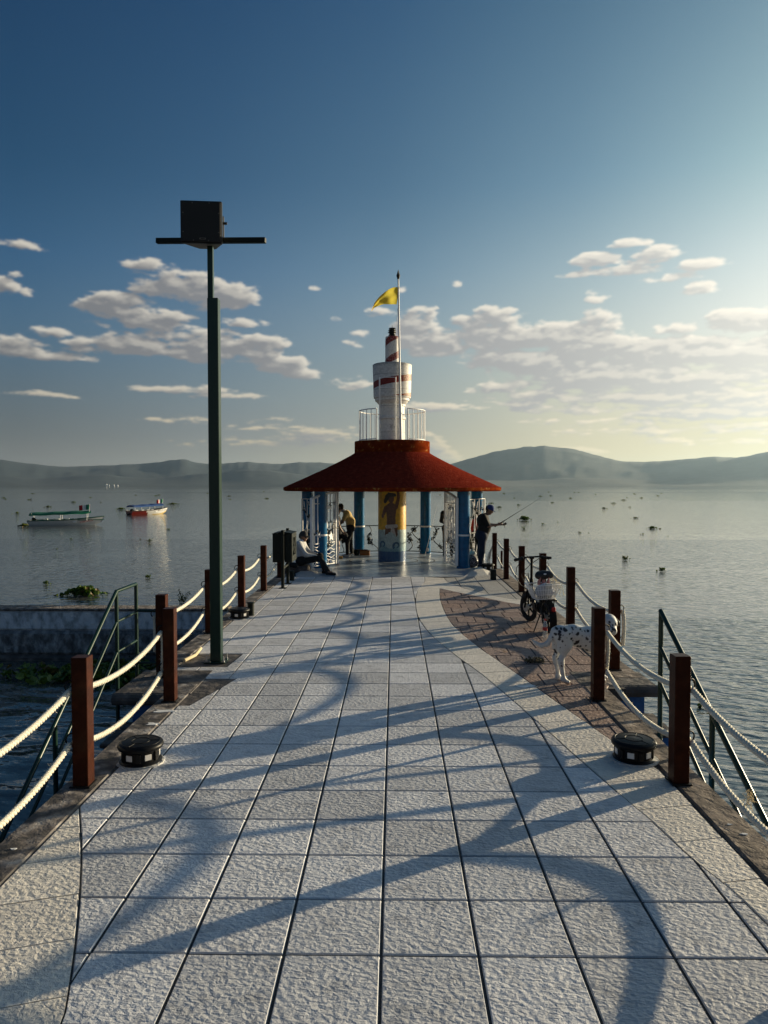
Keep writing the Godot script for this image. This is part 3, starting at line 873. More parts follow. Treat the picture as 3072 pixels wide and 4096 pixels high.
func pier() -> void:
	var deck := structure("pier_deck")
	var main_r := chaikin(v2([1.72, -1.0, 1.80, -1.8, 1.88, -2.6, 1.91, -3.2, 1.88, -3.62, 1.839, -3.956, 1.765, -4.227, 1.706, -4.68, 1.619, -5.12, 1.537, -5.6, 1.459, -6.02, 1.415, -6.33, 1.332, -6.78, 1.201, -7.56, 1.005, -8.576, 0.777, -9.503, 0.541, -10.709, 0.415, -11.92, 0.385, -13.0, 0.425, -14.354, 0.528, -15.629, 0.70, -16.5, 0.739, -17.58]))
	var main_l := chaikin(v2([-1.20, -1.0, -1.26, -2.0, -1.355, -2.888, -1.413, -3.069, -1.556, -3.475, -1.71, -3.87, -1.891, -4.312, -2.16, -4.9]))
	# region of the grid of square tiles
	var main := PackedVector2Array()
	for p in main_r: main.append(p)
	for p in v2([-1.74, -17.58, -2.63, -17.58, -2.63, -8.25, -2.16, -8.25]): main.append(p)
	for i in range(main_l.size() - 1, -1, -1): main.append(main_l[i])
	# mortar bed under everything
	var bed := MB.new()
	bed.plate(PackedVector2Array([Vector2(-2.16, -1.0), Vector2(2.07, -1.0), Vector2(2.07, -7.9), Vector2(2.52, -7.9), Vector2(2.52, -19.5), Vector2(-2.63, -19.5), Vector2(-2.63, -8.2), Vector2(-2.16, -8.2)]), -0.14, -0.007)
	part("mortar_bed", bed, M.joint, deck)
	# rows: a little closer together at the near end
	var rows := [-1.0, -1.5, -1.961, -2.422, -2.884, -3.345, -3.806, -4.268, -4.729, -5.19, -5.652]
	while rows[rows.size() - 1] > -17.3: rows.append(rows[rows.size() - 1] - 0.4772)
	rows[rows.size() - 1] = -17.58
	# dark patch round the lamp post and round the second left post: new mortar in place of tiles
	var patches := [PackedVector2Array([Vector2(-2.66, -9.42), Vector2(-1.985, -9.46), Vector2(-2.03, -8.76), Vector2(-2.66, -8.74)]), PackedVector2Array([Vector2(-2.2, -8.22), Vector2(-1.80, -8.22), Vector2(-2.05, -7.2), Vector2(-2.2, -7.2)])]
	var r := RandomNumberGenerator.new()
	r.seed = 11
	for j in rows.size() - 1:
		for k in range(-6, 5):
			var x0 := -0.06 + 0.457 * k
			var cell := PackedVector2Array([Vector2(x0, rows[j]), Vector2(x0 + 0.457, rows[j]), Vector2(x0 + 0.457, rows[j + 1]), Vector2(x0, rows[j + 1])])
			var pieces := [cell]
			for pt in patches:
				var nxt := []
				for pc in pieces:
					for o in Geometry2D.clip_polygons(pc, pt): nxt.append(o)
				pieces = nxt
			for pc in pieces:
				lay("tile", pc, main, 0.0065, 0.0 + 0.0012 * r.randf(), M.tiles[r.randi() % 6], deck)
	for pt in patches:
		var mb := MB.new()
		mb.plate(pt, -0.05, -0.004, 0.004)
		part("mortar_patch", mb, M.slab, deck)
	# pale border band on the right, with its arm round the pebble panel
	var border := PackedVector2Array()
	for p in main_r: border.append(p)
	for p in chaikin(v2([1.197, -17.36, 1.205, -16.75, 1.29, -16.4, 1.522, -15.53, 1.924, -14.67, 2.212, -14.19, 2.52, -14.02])): border.append(p)
	for p in chaikin(v2([2.52, -13.3, 2.161, -13.67, 1.813, -14.276, 1.344, -14.977, 0.979, -15.59])): border.append(p)
	var outer := chaikin(v2([0.979, -15.59, 0.895, -14.36, 0.875, -12.95, 0.903, -11.663, 1.037, -10.555, 1.217, -9.552, 1.42, -8.617, 1.601, -7.676, 1.744, -6.965, 1.863, -6.332, 1.96, -5.95, 2.055, -5.6]))
	for p in outer: border.append(p)
	for p in v2([2.06, -1.0]): border.append(p)
	var z := -1.0
	while z > -17.6:
		var z2 := z - 0.47
		lay("border_tile", PackedVector2Array([Vector2(0.2, z + 0.16), Vector2(2.7, z - 0.36), Vector2(2.7, z2 - 0.36), Vector2(0.2, z2 + 0.16)]), border, 0.003, 0.001 * r.randf(), M.border[r.randi() % 2], deck)
		z = z2
	# pale border on the left, near end
	var border_l := PackedVector2Array()
	for p in main_l: border_l.append(p)
	border_l.append(Vector2(-2.16, -4.9)); border_l.append(Vector2(-2.16, -1.0))
	z = -0.7
	while z > -5.0:
		var z2 := z - 0.44
		lay("border_tile", PackedVector2Array([Vector2(-2.4, z + 0.16), Vector2(-1.0, z - 0.28), Vector2(-1.0, z2 - 0.28), Vector2(-2.4, z2 + 0.16)]), border_l, 0.003, 0.001 * r.randf(), M.border[r.randi() % 2], deck)
		z = z2
	# brown pavers between the band and the right edge
	var brown := PackedVector2Array()
	for p in outer: brown.append(p)
	for p in v2([2.06, -7.45, 2.30, -7.85, 2.52, -8.3, 2.52, -13.3]): brown.append(p)
	for p in chaikin(v2([2.52, -13.3, 2.161, -13.67, 1.813, -14.276, 1.344, -14.977, 0.979, -15.59])): brown.append(p)
	z = -5.3
	var row := 0
	while z > -15.7:
		var z2 := z - 0.44 - 0.04 * r.randf()
		var x := 0.7 - 0.15 * (row % 2)
		while x < 2.6:
			var wd := 0.29 + 0.05 * r.randf()
			var j1 := 0.012 * (r.randf() - 0.5)
			lay("paver", PackedVector2Array([Vector2(x, z + j1), Vector2(x + wd, z - j1), Vector2(x + wd, z2 - j1), Vector2(x, z2 + j1)]), brown, 0.0045, -0.003 + 0.005 * r.randf(), M.pavers[r.randi() % 4], deck)
			x += wd
		z = z2
		row += 1
	# pebble-finished panel on the far right
	var pebble := PackedVector2Array()
	for p in chaikin(v2([1.197, -17.36, 1.205, -16.75, 1.29, -16.4, 1.522, -15.53, 1.924, -14.67, 2.212, -14.19, 2.52, -14.02])): pebble.append(p)
	for p in v2([2.52, -18.6, 2.25, -19.3, 1.66, -17.56]): pebble.append(p)
	for k in 4:
		var x := 1.0 + 0.46 * k
		for j in 4:
			var za := -13.8 - 1.45 * j
			lay("pebble_panel", PackedVector2Array([Vector2(x, za), Vector2(x + 0.46, za), Vector2(x + 0.46, za - 1.45), Vector2(x, za - 1.45)]), pebble, 0.005, 0.0, M.pebble, deck)
	# concrete edge strips
	var strips := [[[-2.435, -1.0, -2.16, -1.0, -2.16, -8.0, -2.435, -8.0], M.kerb], [[-2.90, -8.25, -2.63, -8.25, -2.63, -19.3, -2.90, -19.3], M.kerb], [[2.07, -1.0, 2.325, -1.0, 2.325, -7.98, 2.07, -7.98], M.kerb_right], [[2.52, -8.3, 2.86, -8.3, 2.86, -19.3, 2.52, -19.3], M.kerb_right]]
	for s in strips:
		var mb := MB.new()
		var pts: Array = v2(s[0])
		mb.plate(PackedVector2Array(pts), -0.16, 0.006, 0.02)
		part("edge_strip", mb, s[1], deck)
	# slab corners at the landings: rounded noses, dark coating
	for q in [[-2.975, -7.62, -2.15, -7.95, -8.25, -1.0], [2.06, -8.0, 2.90, -7.95, -8.3, 1.0]]:
		var mb := MB.new()
		var x0: float = q[0]; var x1: float = q[2]
		var prof := []
		for k in 7:
			var an := -PI / 2 + PI * k / 6.0
			prof.append(Vector2(cos(an) * 0.065, sin(an) * 0.065 - 0.062))
		for k in 6:
			var p0: Vector2 = prof[k]; var p1: Vector2 = prof[k + 1]
			var za: float = q[1]
			mb.quad(Vector3(x0, p0.y, za + p0.x), Vector3(x1, p0.y, za + p0.x), Vector3(x1, p1.y, za + p1.x), Vector3(x0, p1.y, za + p1.x))
		mb.box(Vector3((x0 + x1) / 2, -0.062, (q[1] - 8.6) / 2.0), Vector3(x1 - x0, 0.13, absf(-8.6 - q[1])), 0.012)
		part("landing_slab", mb, M.slab, deck)
	# the piers' blue side walls
	var wall := MB.new()
	wall.plate(PackedVector2Array([Vector2(-2.36, -1.0), Vector2(2.25, -1.0), Vector2(2.25, -8.12), Vector2(2.80, -8.12), Vector2(2.78, -19.0), Vector2(-2.84, -19.0), Vector2(-2.84, -7.8), Vector2(-2.36, -7.8)]), -2.2, -0.14)
	part("side_wall", wall, M.blue_wall, deck)
	# steps down to the water on either side, a flight each
	for s in [-1.0, 1.0]:
		var st := structure("steps")
		var tops := [-0.33, -0.62, -0.86]
		for k in 3:
			var za := (-7.70 if s < 0 else -8.08) + 0.66 * k
			var mb := MB.new()
			mb.box(Vector3(s * 2.61, (tops[k] - 0.05 - 2.0) / 2.0, za + 0.33), Vector3(0.5, 2.0 + tops[k] - 0.05 + 0.0, 0.655))
			part("riser", mb, M.blue_wall, st)
			var tr := MB.new()
			tr.box(Vector3(s * 2.62, tops[k] - 0.022, za + 0.345), Vector3(0.54, 0.05, 0.68), 0.015)
			part("tread", tr, M.slab, st)
	# raised bevels where the deck meets the kiosk floor
	var ba := [[Vector3(-2.37, 0, -17.50), Vector3(-1.73, 0, -17.47), Vector3(-2.10, 0, -19.3), Vector3(-2.63, 0, -19.3), Vector3(-2.33, 0.10, -18.75)], [Vector3(1.66, 0, -17.57), Vector3(2.3, 0, -17.9), Vector3(2.52, 0, -19.1), Vector3(2.0, 0, -19.2), Vector3(2.25, 0.10, -19.0)]]
	for b in ba:
		var mb := MB.new()
		var apex: Vector3 = b[4]
		for k in 4:
			mb.tri(b[k], b[(k + 1) % 4], apex)
		part("bevel", mb, M.bevel, deck)
	# white splashes of old paint
	var sp := [[-2.22, -6.62, 0.10], [-2.25, -7.0, 0.13], [-2.27, -6.25, 0.05], [-2.2, -5.95, 0.04], [-0.83, -8.4, 0.06], [-1.55, -8.9, 0.05], [1.45, -7.95, 0.16], [0.35, -5.15, 0.025], [1.95, -8.35, 0.08], [2.2, -4.55, 0.03], [2.17, -4.68, 0.025], [-2.3, -4.3, 0.03], [-2.02, -5.9, 0.03], [-1.0, -12.0, 0.05]]
	for q in sp:
		var poly := PackedVector2Array()
		for k in 11:
			var a := TAU * k / 11
			var rr: float = q[2] * (0.35 + 0.65 * r.randf())
			poly.append(Vector2(q[0] + cos(a) * rr, q[1] + sin(a) * rr * 0.45))
		var mb := MB.new()
		mb.plate(poly, 0.0, 0.0105 if absf(q[0]) > 2.1 else 0.0052)
		part("paint_splash", mb, M.white_paint, deck)
	# whitewashed breakwater running off to the left
	var bw := thing("breakwater", "long whitewashed breakwater wall, stained black at the waterline, left of the pier", "wall")
	var up := MB.new()
	up.box(Vector3(-33.0, -0.2, -12.98), Vector3(60.1, 0.36, 0.34), 0.04)
	part("upper_wall", up, M.whitewash, bw)
	var lowr := MB.new()
	lowr.box(Vector3(-33.0, -0.59, -12.955), Vector3(60.1, 0.43, 0.40), 0.05)
	part("stained_band", lowr, M.stained, bw)
	var wl := MB.new()
	wl.box(Vector3(-33.0, -1.4, -12.95), Vector3(60.1, 1.2, 0.44), 0.05)
	part("waterline_band", wl, M.slab, bw)
	var tp := MB.new()
	tp.box(Vector3(-33.0, 0.0, -12.98), Vector3(60.1, 0.045, 0.38), 0.015)
	part("coping", tp, M.wall_top, bw)

# ---------------------------------------------------------------- kiosk with its lighthouse tower
func painted(w: int, h: int, f: Callable) -> ImageTexture:
	var im := Image.create(w, h, false, Image.FORMAT_RGB8)
	for y in h:
		for x in w:
			var c: Color = f.call((x + 0.5) / w, (y + 0.5) / h)
			im.set_pixel(x, y, c.linear_to_srgb())
	return ImageTexture.create_from_image(im)

# lathe UV: u runs with the angle from +x towards +z (so +z, the side facing the pier, is u = 0.25), v = 0 at the profile's start
func kiosk() -> void:
	var wear := noise(100, 6.0, 4)
	var wear2 := noise(101, 18.0, 3)
	var white := Color(0.74, 0.73, 0.70)
	var red := Color(0.21, 0.016, 0.010)
	var K := thing("kiosk", "round kiosk with red conical roof, blue columns and a white lighthouse tower on top", "kiosk", GC)
	# floor
	var fl := MB.new()
	var pts := PackedVector2Array()
	for p in v2([-1.74, 3.82, 1.72, 3.82, 2.33, 2.1]): pts.append(p)
	for k in 33:
		var a := deg_to_rad(40.0 - 260.0 * k / 32.0)
		pts.append(Vector2(cos(a), sin(a)) * 3.0)
	fl.plate(pts, -0.3, 0.004, 0.01)
	part("floor", fl, M.floor_polish, K)
	for rr in [0.75, 1.25]:
		var rg := MB.new()
		rg.lathe([Vector2(rr - 0.015, 0.005), Vector2(rr - 0.015, 0.0065), Vector2(rr + 0.015, 0.0065), Vector2(rr + 0.015, 0.005)], 64)
		part("floor_ring", rg, M.slab, K)
	# columns: six, open towards the pier
	var col := MB.new()
	col.lathe([Vector2(0.185, 0.005), Vector2(0.185, 0.07), Vector2(0.17, 0.075), Vector2(0.17, 2.1)], 32)
	var colm := col.mesh()
	var cang := [-45.0, 45.0, 98.0, -98.0, 155.0, -155.0]
	for a in cang:
		var o := part("column", colm, M.column_blue, K)
		var cr := 2.70 if absf(a) < 90.0 else 2.55
		o.position = Vector3(sin(deg_to_rad(a)) * cr, 0, cos(deg_to_rad(a)) * cr)
		var bd := MB.new()
		bd.lathe([Vector2(0.172, 0.86), Vector2(0.186, 0.862), Vector2(0.186, 0.905), Vector2(0.172, 0.907)], 24)
		part("band", bd, M.white_paint, o)
	# roof
	var rf := MB.new()
	rf.lathe([Vector2(3.12, 2.05), Vector2(3.16, 2.075), Vector2(3.16, 2.15)], 96)
	part("eave", rf, M.red_trim, K)
	var cone := MB.new()
	cone.lathe([Vector2(3.16, 2.15), Vector2(2.6, 2.40), Vector2(2.0, 2.675), Vector2(1.5, 2.925), Vector2(1.22, 3.075), Vector2(1.1, 3.15)], 96, Vector3.ZERO, true)
	part("roof", cone, M.red_roof, K)
	var under := MB.new()
	under.lathe([Vector2(0.41, 2.12), Vector2(3.12, 2.05)], 64)
	part("ceiling", under, M.ceiling, K)
	var neck := MB.new()
	neck.lathe([Vector2(1.1, 3.10), Vector2(1.1, 3.47), Vector2(1.09, 3.485), Vector2(0.3, 3.485)], 64)
	part("parapet", neck, M.red_trim, K)
	# central pillar with its mural
	var pil := MB.new()
	pil.lathe([Vector2(0.41, 0.0), Vector2(0.41, 2.13)], 64)
	var pm := mat(1, 1, 1, 0.35)
	pm.albedo_texture = mural()
	part("painted_pillar", pil, pm, K)
	# tower
	var shaft := MB.new()
	shaft.lathe([Vector2(0.375, 3.485), Vector2(0.365, 4.12), Vector2(0.395, 4.13), Vector2(0.395, 4.19), Vector2(0.375, 4.2), Vector2(0.36, 4.24), Vector2(0.36, 4.5), Vector2(0.385, 4.51), Vector2(0.385, 4.56)], 48)
	var sm := mat(1, 1, 1, 0.6)
	sm.albedo_texture = painted(512, 512, func(u: float, v: float) -> Color:
		var c := white * (0.86 + 0.22 * wear.get_noise_3d(cos(u * TAU), v * 2.0, sin(u * TAU)))
		var d := absf(u - 0.25)
		var s := wear2.get_noise_2d(u * 9.0, v * 4.0)
		# pen scribbles on the side facing the pier
		for q in [[0.255, 0.36, 0.020, 0.05], [0.245, 0.42, 0.006, 0.012], [0.275, 0.42, 0.010, 0.012], [0.215, 0.36, 0.012, 0.025], [0.252, 0.29, 0.014, 0.008], [0.222, 0.14, 0.014, 0.010], [0.258, 0.545, 0.014, 0.006]]:
			var rx: float = (u - q[0]) / q[2]; var ry: float = (v - q[1]) / q[3]
			if rx * rx + ry * ry < 1.0 and absf(wear2.get_noise_2d(u * 60.0, v * 26.0)) < 0.09: c = Color(0.03, 0.03, 0.04)
		if absf(v - 0.235) < 0.003 or (d < 0.2 and absf(v - 0.13 - 0.01 * s) < 0.0016 and s > 0.1): c *= 0.45
		return c)
	part("shaft", shaft, sm, K)
	var cup := MB.new()
	cup.lathe([Vector2(0.385, 4.56), Vector2(0.43, 4.60), Vector2(0.475, 4.66), Vector2(0.50, 4.665), Vector2(0.50, 4.735), Vector2(0.535, 4.745), Vector2(0.545, 4.79), Vector2(0.555, 5.2), Vector2(0.572, 5.70), Vector2(0.55, 5.72), Vector2(0.18, 5.72)], 64)
	var total := 0.0602 + 0.075 + 0.0255 + 0.07 + 0.0364 + 0.0461 + 0.41 + 0.5003 + 0.0297 + 0.37
	var cm := mat(1, 1, 1, 0.6)
	cm.albedo_texture = painted(1024, 512, func(u: float, v: float) -> Color:
		var h := v * total        # length along the profile
		var c := white * (0.85 + 0.25 * wear.get_noise_3d(cos(u * TAU), h * 2.0, sin(u * TAU)))
		var e := wear2.get_noise_3d(cos(u * TAU) * 0.6, h, sin(u * TAU) * 0.6)
		# two turns of a red band that climbs to the right as seen from the pier (u falls to the right)
		var du := wrapf(0.25 - u, -0.5, 0.5)
		var lift := 0.74 + du * 0.56
		for turn in [-1, 0, 1]:
			var b = h - lift - turn * 0.53
			var wd := 0.092 + 0.008 * e
			if absf(b) < wd and h > 0.30 and h < 1.16 and turn < 1:
				c = red * (0.9 + 0.4 * wear.get_noise_3d(cos(u * TAU) * 2.0, h * 3.0, sin(u * TAU) * 2.0))
				if du > 0.10 and e > 0.02: c = Color(0.42, 0.22, 0.10)
		if du > 0.08 and h > 0.3 and wear2.get_noise_2d(u * 14.0, h * 5.0) > 0.28: c = c.lerp(Color(0.34, 0.24, 0.14), 0.55)
		if h > 1.14 and h < 1.26: c = c.lerp(Color(0.16, 0.17, 0.17), clampf((h - 1.14) * 6.0 + 0.5 * e + 0.05, 0, 0.8))
		if absf(h - 0.92 - 0.004 * e) < 0.005 or absf(h - 0.50 - 0.004 * e) < 0.004: c *= 0.35
		return c)
	part("lantern_bowl", cup, cm, K)
	var top := MB.new()
	top.lathe([Vector2(0.205, 5.71), Vector2(0.20, 6.50), Vector2(0.18, 6.53), Vector2(0.05, 6.53)], 40)
	var tm := mat(1, 1, 1, 0.6)
	tm.albedo_texture = painted(512, 512, func(u: float, v: float) -> Color:
		var c := white * (0.85 + 0.25 * wear.get_noise_3d(cos(u * TAU), v * 2.0, sin(u * TAU)))
		var e := wear2.get_noise_3d(cos(u * TAU) * 0.5, v, sin(u * TAU) * 0.5)
		var du := wrapf(0.25 - u, -0.5, 0.5)
		for turn in [0, 1]:
			var b = v - (0.19 + du * 0.70) - turn * 0.60
			if absf(b + 0.02 * e) < 0.105:
				c = red * (0.9 + 0.5 * e)
				if e > 0.33: c = Color(0.5, 0.44, 0.40)
		return c)
	part("top_cylinder", top, tm, K)
	var bea := MB.new()
	bea.lathe([Vector2(0.10, 6.53), Vector2(0.11, 6.58), Vector2(0.085, 6.60), Vector2(0.085, 6.64), Vector2(0.125, 6.645), Vector2(0.125, 6.655), Vector2(0.09, 6.66), Vector2(0.09, 6.69), Vector2(0.12, 6.70), Vector2(0.12, 6.71), Vector2(0.08, 6.72), Vector2(0.08, 6.74), Vector2(0.105, 6.75), Vector2(0.09, 6.78), Vector2(0.02, 6.79)], 24)
	bea.tube([Vector3(0, 6.78, 0), Vector3(0, 6.86, 0)], 0.006, 5)
	part("beacon", bea, M.dark_green, K)
	# ladder up the front of the tower
	var lad := MB.new()
	lad.tube([Vector3(-0.355, 3.49, 0.30), Vector3(-0.355, 4.5, 0.30), Vector3(-0.355, 4.76, 0.62), Vector3(-0.355, 5.28, 0.62)], 0.020, 8)
	lad.tube([Vector3(0.10, 3.49, 0.44), Vector3(0.10, 4.5, 0.44), Vector3(0.10, 4.76, 0.62), Vector3(0.10, 5.28, 0.62)], 0.014, 8)
	for y in [4.98, 5.27]: lad.tube([Vector3(-0.355, y, 0.62), Vector3(0.10, y, 0.62)], 0.010, 6)
	for y in [3.8, 4.15, 4.48]: lad.tube([Vector3(-0.355, y, 0.31), Vector3(0.10, y, 0.44)], 0.008, 6)
	part("ladder", lad, M.white_paint, K)
	# balcony railing in two halves
	for s in [-1.0, 1.0]:
		var rail := MB.new()
		var a0 := 27.0; var a1 := 158.0
		for y in [3.52, 4.37]:
			var arc := []
			for k in 25:
				var a = deg_to_rad(lerpf(a0, a1, k / 24.0)) * s
				arc.append(Vector3(sin(a) * 0.96, y, cos(a) * 0.96))
			rail = MB.new()
			rail.tube(arc, 0.016, 6)
			part("balcony_rail", rail, M.white_paint, K)
		for k in 13:
			var a = deg_to_rad(lerpf(a0, a1, k / 12.0)) * s
			var b := MB.new()
			b.tube([Vector3(sin(a) * 0.96, 3.485, cos(a) * 0.96), Vector3(sin(a) * 0.96, 4.37, cos(a) * 0.96)], 0.018 if k == 0 else 0.0115, 6)
			part("baluster", b, M.white_paint, K)
	# wrought-iron railing panels between the columns, and taller framed ones next to the entrance
	var spans := [[45.0, 98.0, true], [98.0, 155.0, false], [155.0, 205.0, false], [205.0, 262.0, false], [262.0, 315.0, true]]
	for sp in spans:
		var e0: float = sp[0] + 4.2; var e1: float = sp[1] - 4.2
		var rl := MB.new()
		for y in [0.06, 0.895]:
			var arc := []
			for k in 13:
				var a := deg_to_rad(lerpf(e0, e1, k / 12.0))
				arc.append(Vector3(sin(a) * 2.55, y, cos(a) * 2.55))
			rl = MB.new()
			rl.tube(arc, 0.016, 6)
			part("railing_bar", rl, M.vine, K)
		for j in 5:
			var vn := MB.new()
			var lf := MB.new()
			var ph := rng.randf() * TAU
			var f0 := lerpf(0.02, 0.8, j / 4.0) + rng.randf_range(-0.05, 0.05)
			var f1 := clampf(f0 + rng.randf_range(0.12, 0.30) * (1 if j % 2 == 0 else -1), 0.02, 0.98)
			var line := []
			for k in 15:
				var t := k / 14.0
				var f := lerpf(f0, f1, t) + 0.055 * sin(t * TAU * 1.2 + ph)
				var a := deg_to_rad(lerpf(e0, e1, clampf(f, 0, 1)))
				line.append(Vector3(sin(a) * 2.55, lerpf(0.07, 0.885, t), cos(a) * 2.55))
			vn.tube(line, 0.0135, 6)
			part("vine_rod", vn, M.vine, K)
			for c in 4:
				var at: Vector3 = line[2 + int(rng.randf() * 11)]
				leaf_cluster(lf, at, 0.10, 14)
			part("leaf_cluster", lf, M.leaf_iron, K).set_meta("kind", "stuff")
	for s in [-1.0, 1.0]:
		tall_panel(K, s)
	gate(K, "gate_leaf", Vector3(-2.17, 0, -19.02) - GC, Vector3(-1.59, 0, -20.03) - GC)
	gate(K, "gate_leaf", Vector3(1.665, 0, -19.34) - GC, Vector3(1.42, 0, -20.33) - GC)
	# flag on its pole
	var F := thing("flagpole", "tall thin white flagpole with a spear tip standing before the lighthouse tower", "flagpole", Vector3(0.19, 3.485, -20.76))
	var po := MB.new()
	po.tube([Vector3(0, 0, 0), Vector3(-0.018, 1.0, 0), Vector3(-0.018, 1.05, 0), Vector3(-0.078, 4.52, 0)], [0.036, 0.034, 0.027, 0.022], 12)
	part("pole", po, M.white_paint, F)
	var spear := MB.new()
	spear.lathe([Vector2(0.012, 4.50), Vector2(0.022, 4.52), Vector2(0.055, 4.62), Vector2(0.0, 4.80)], 4, Vector3(-0.078, 0, 0))
	part("spear_tip", spear, M.iron, F)
	var hal := MB.new()
	hal.tube([Vector3(-0.10, 3.7, 0.02), Vector3(-0.115, 3.4, 0.03), Vector3(-0.07, 2.6, 0.03), Vector3(-0.05, 1.2, 0.035)], 0.005, 5)
	part("halyard", hal, M.fibre, F)
	var fm := mat(0.62, 0.42, 0.012, 0.75)
	fm.backlight_enabled = true
	fm.backlight = Color(0.75, 0.7, 0.3)
	var fg := MB.new()
	var nu := 20; var nv := 10
	var gp := func(i: int, j: int) -> Vector3:
		var u := float(i) / nu; var v := float(j) / nv
		var top_p := Vector3(-0.035, 4.30, 0).lerp(Vector3(-0.83, 3.72, 0), u) + Vector3(0, 0.19 * sin(u * PI) , 0)
		var bot_p := Vector3(-0.125, 3.82, 0).lerp(Vector3(-0.83, 3.72, 0), u) + Vector3(0, 0.05 * sin(u * PI), 0)
		var p := top_p.lerp(bot_p, v)
		p.z += (0.055 * sin(u * 9.0 + v * 2.6) + 0.03 * sin(v * 9.0 - u * 6.0)) * minf(u * 4.0, 1.0)
		if u > 0.9: p.y -= (u - 0.9) * 0.7
		return p
	for i in nu:
		for j in nv:
			var q := []
			for k in [[i, j + 1], [i + 1, j + 1], [i + 1, j], [i, j]]:
				var p: Vector3 = gp.call(k[0], k[1])
				var du: Vector3 = gp.call(k[0] + 1, k[1]) - gp.call(k[0] - 1, k[1])
				var dv: Vector3 = gp.call(k[0], k[1] + 1) - gp.call(k[0], k[1] - 1)
				q.append([p, dv.cross(du).normalized() * -1.0])
			fg.squad(q[1][0], q[1][1], q[0][0], q[0][1], q[3][0], q[3][1], q[2][0], q[2][1])
	var flag := solo("flag", fg, fm, "yellow triangular flag blowing to the left from the flagpole top", "flag")
	flag.position = Vector3(0.19, 3.485, -20.76)

func leaf_cluster(mb: MB, at: Vector3, size: float, count: int) -> void:
	for k in count:
		var d := Vector3(rng.randf_range(-1, 1), rng.randf_range(-1, 1), rng.randf_range(-0.5, 0.5)).normalized()
		var c := at + d * size * rng.randf_range(0.2, 1.0)
		var u := Vector3(rng.randf_range(-1, 1), rng.randf_range(-1, 1), rng.randf_range(-1, 1)).normalized()
		var w := u.cross(d).normalized()
		var l := size * rng.randf_range(0.35, 0.6)
		var n := u.cross(w).normalized() * 0.004
		var p := [c - u * l, c - w * l * 0.55, c + u * l, c + w * l * 0.55]
		mb.quad(p[0] + n, p[1] + n, p[2] + n, p[3] + n)
		mb.quad(p[3] - n, p[2] - n, p[1] - n, p[0] - n)

func tall_panel(K: Node3D, s: float) -> void:
	var a := Vector3(s * 2.02, 0, -19.75) - GC
	var b := Vector3(s * 2.56, 0, -20.75) - GC
	if s < 0:
		a = Vector3(-2.12, 0, -19.95) - GC
		b = Vector3(-2.62, 0, -20.75) - GC
	var fr := MB.new()
	var h := 1.83
	fr.tube([a, a + Vector3(0, h, 0), b + Vector3(0, h, 0), b], 0.024, 6)
	fr.tube([a + Vector3(0, 0.12, 0), b + Vector3(0, 0.12, 0)], 0.016, 6)
	for t in [0.35, 0.65]:
		fr.tube([a.lerp(b, t), a.lerp(b, t) + Vector3(0, h, 0)], 0.012, 6)
	part("tall_panel_frame", fr, M.white_paint, K)
	var vn := MB.new()
	var lf := MB.new()
	for j in 4:
		var line := []
		for k in 17:
			var t := k / 16.0
			line.append(a.lerp(b, clampf(0.18 + 0.2 * j + 0.10 * sin(t * 9.0 + j * 1.7), 0.03, 0.97)) + Vector3(0, 0.14 + t * 1.62, 0))
		vn.tube(line, 0.010, 5)
		for c in 7: leaf_cluster(lf, line[1 + int(rng.randf() * 15)], 0.07, 9)
	part("vine_rod", vn, M.white_paint, K)
	part("leaf_cluster", lf, M.leaf_iron, K).set_meta("kind", "stuff")

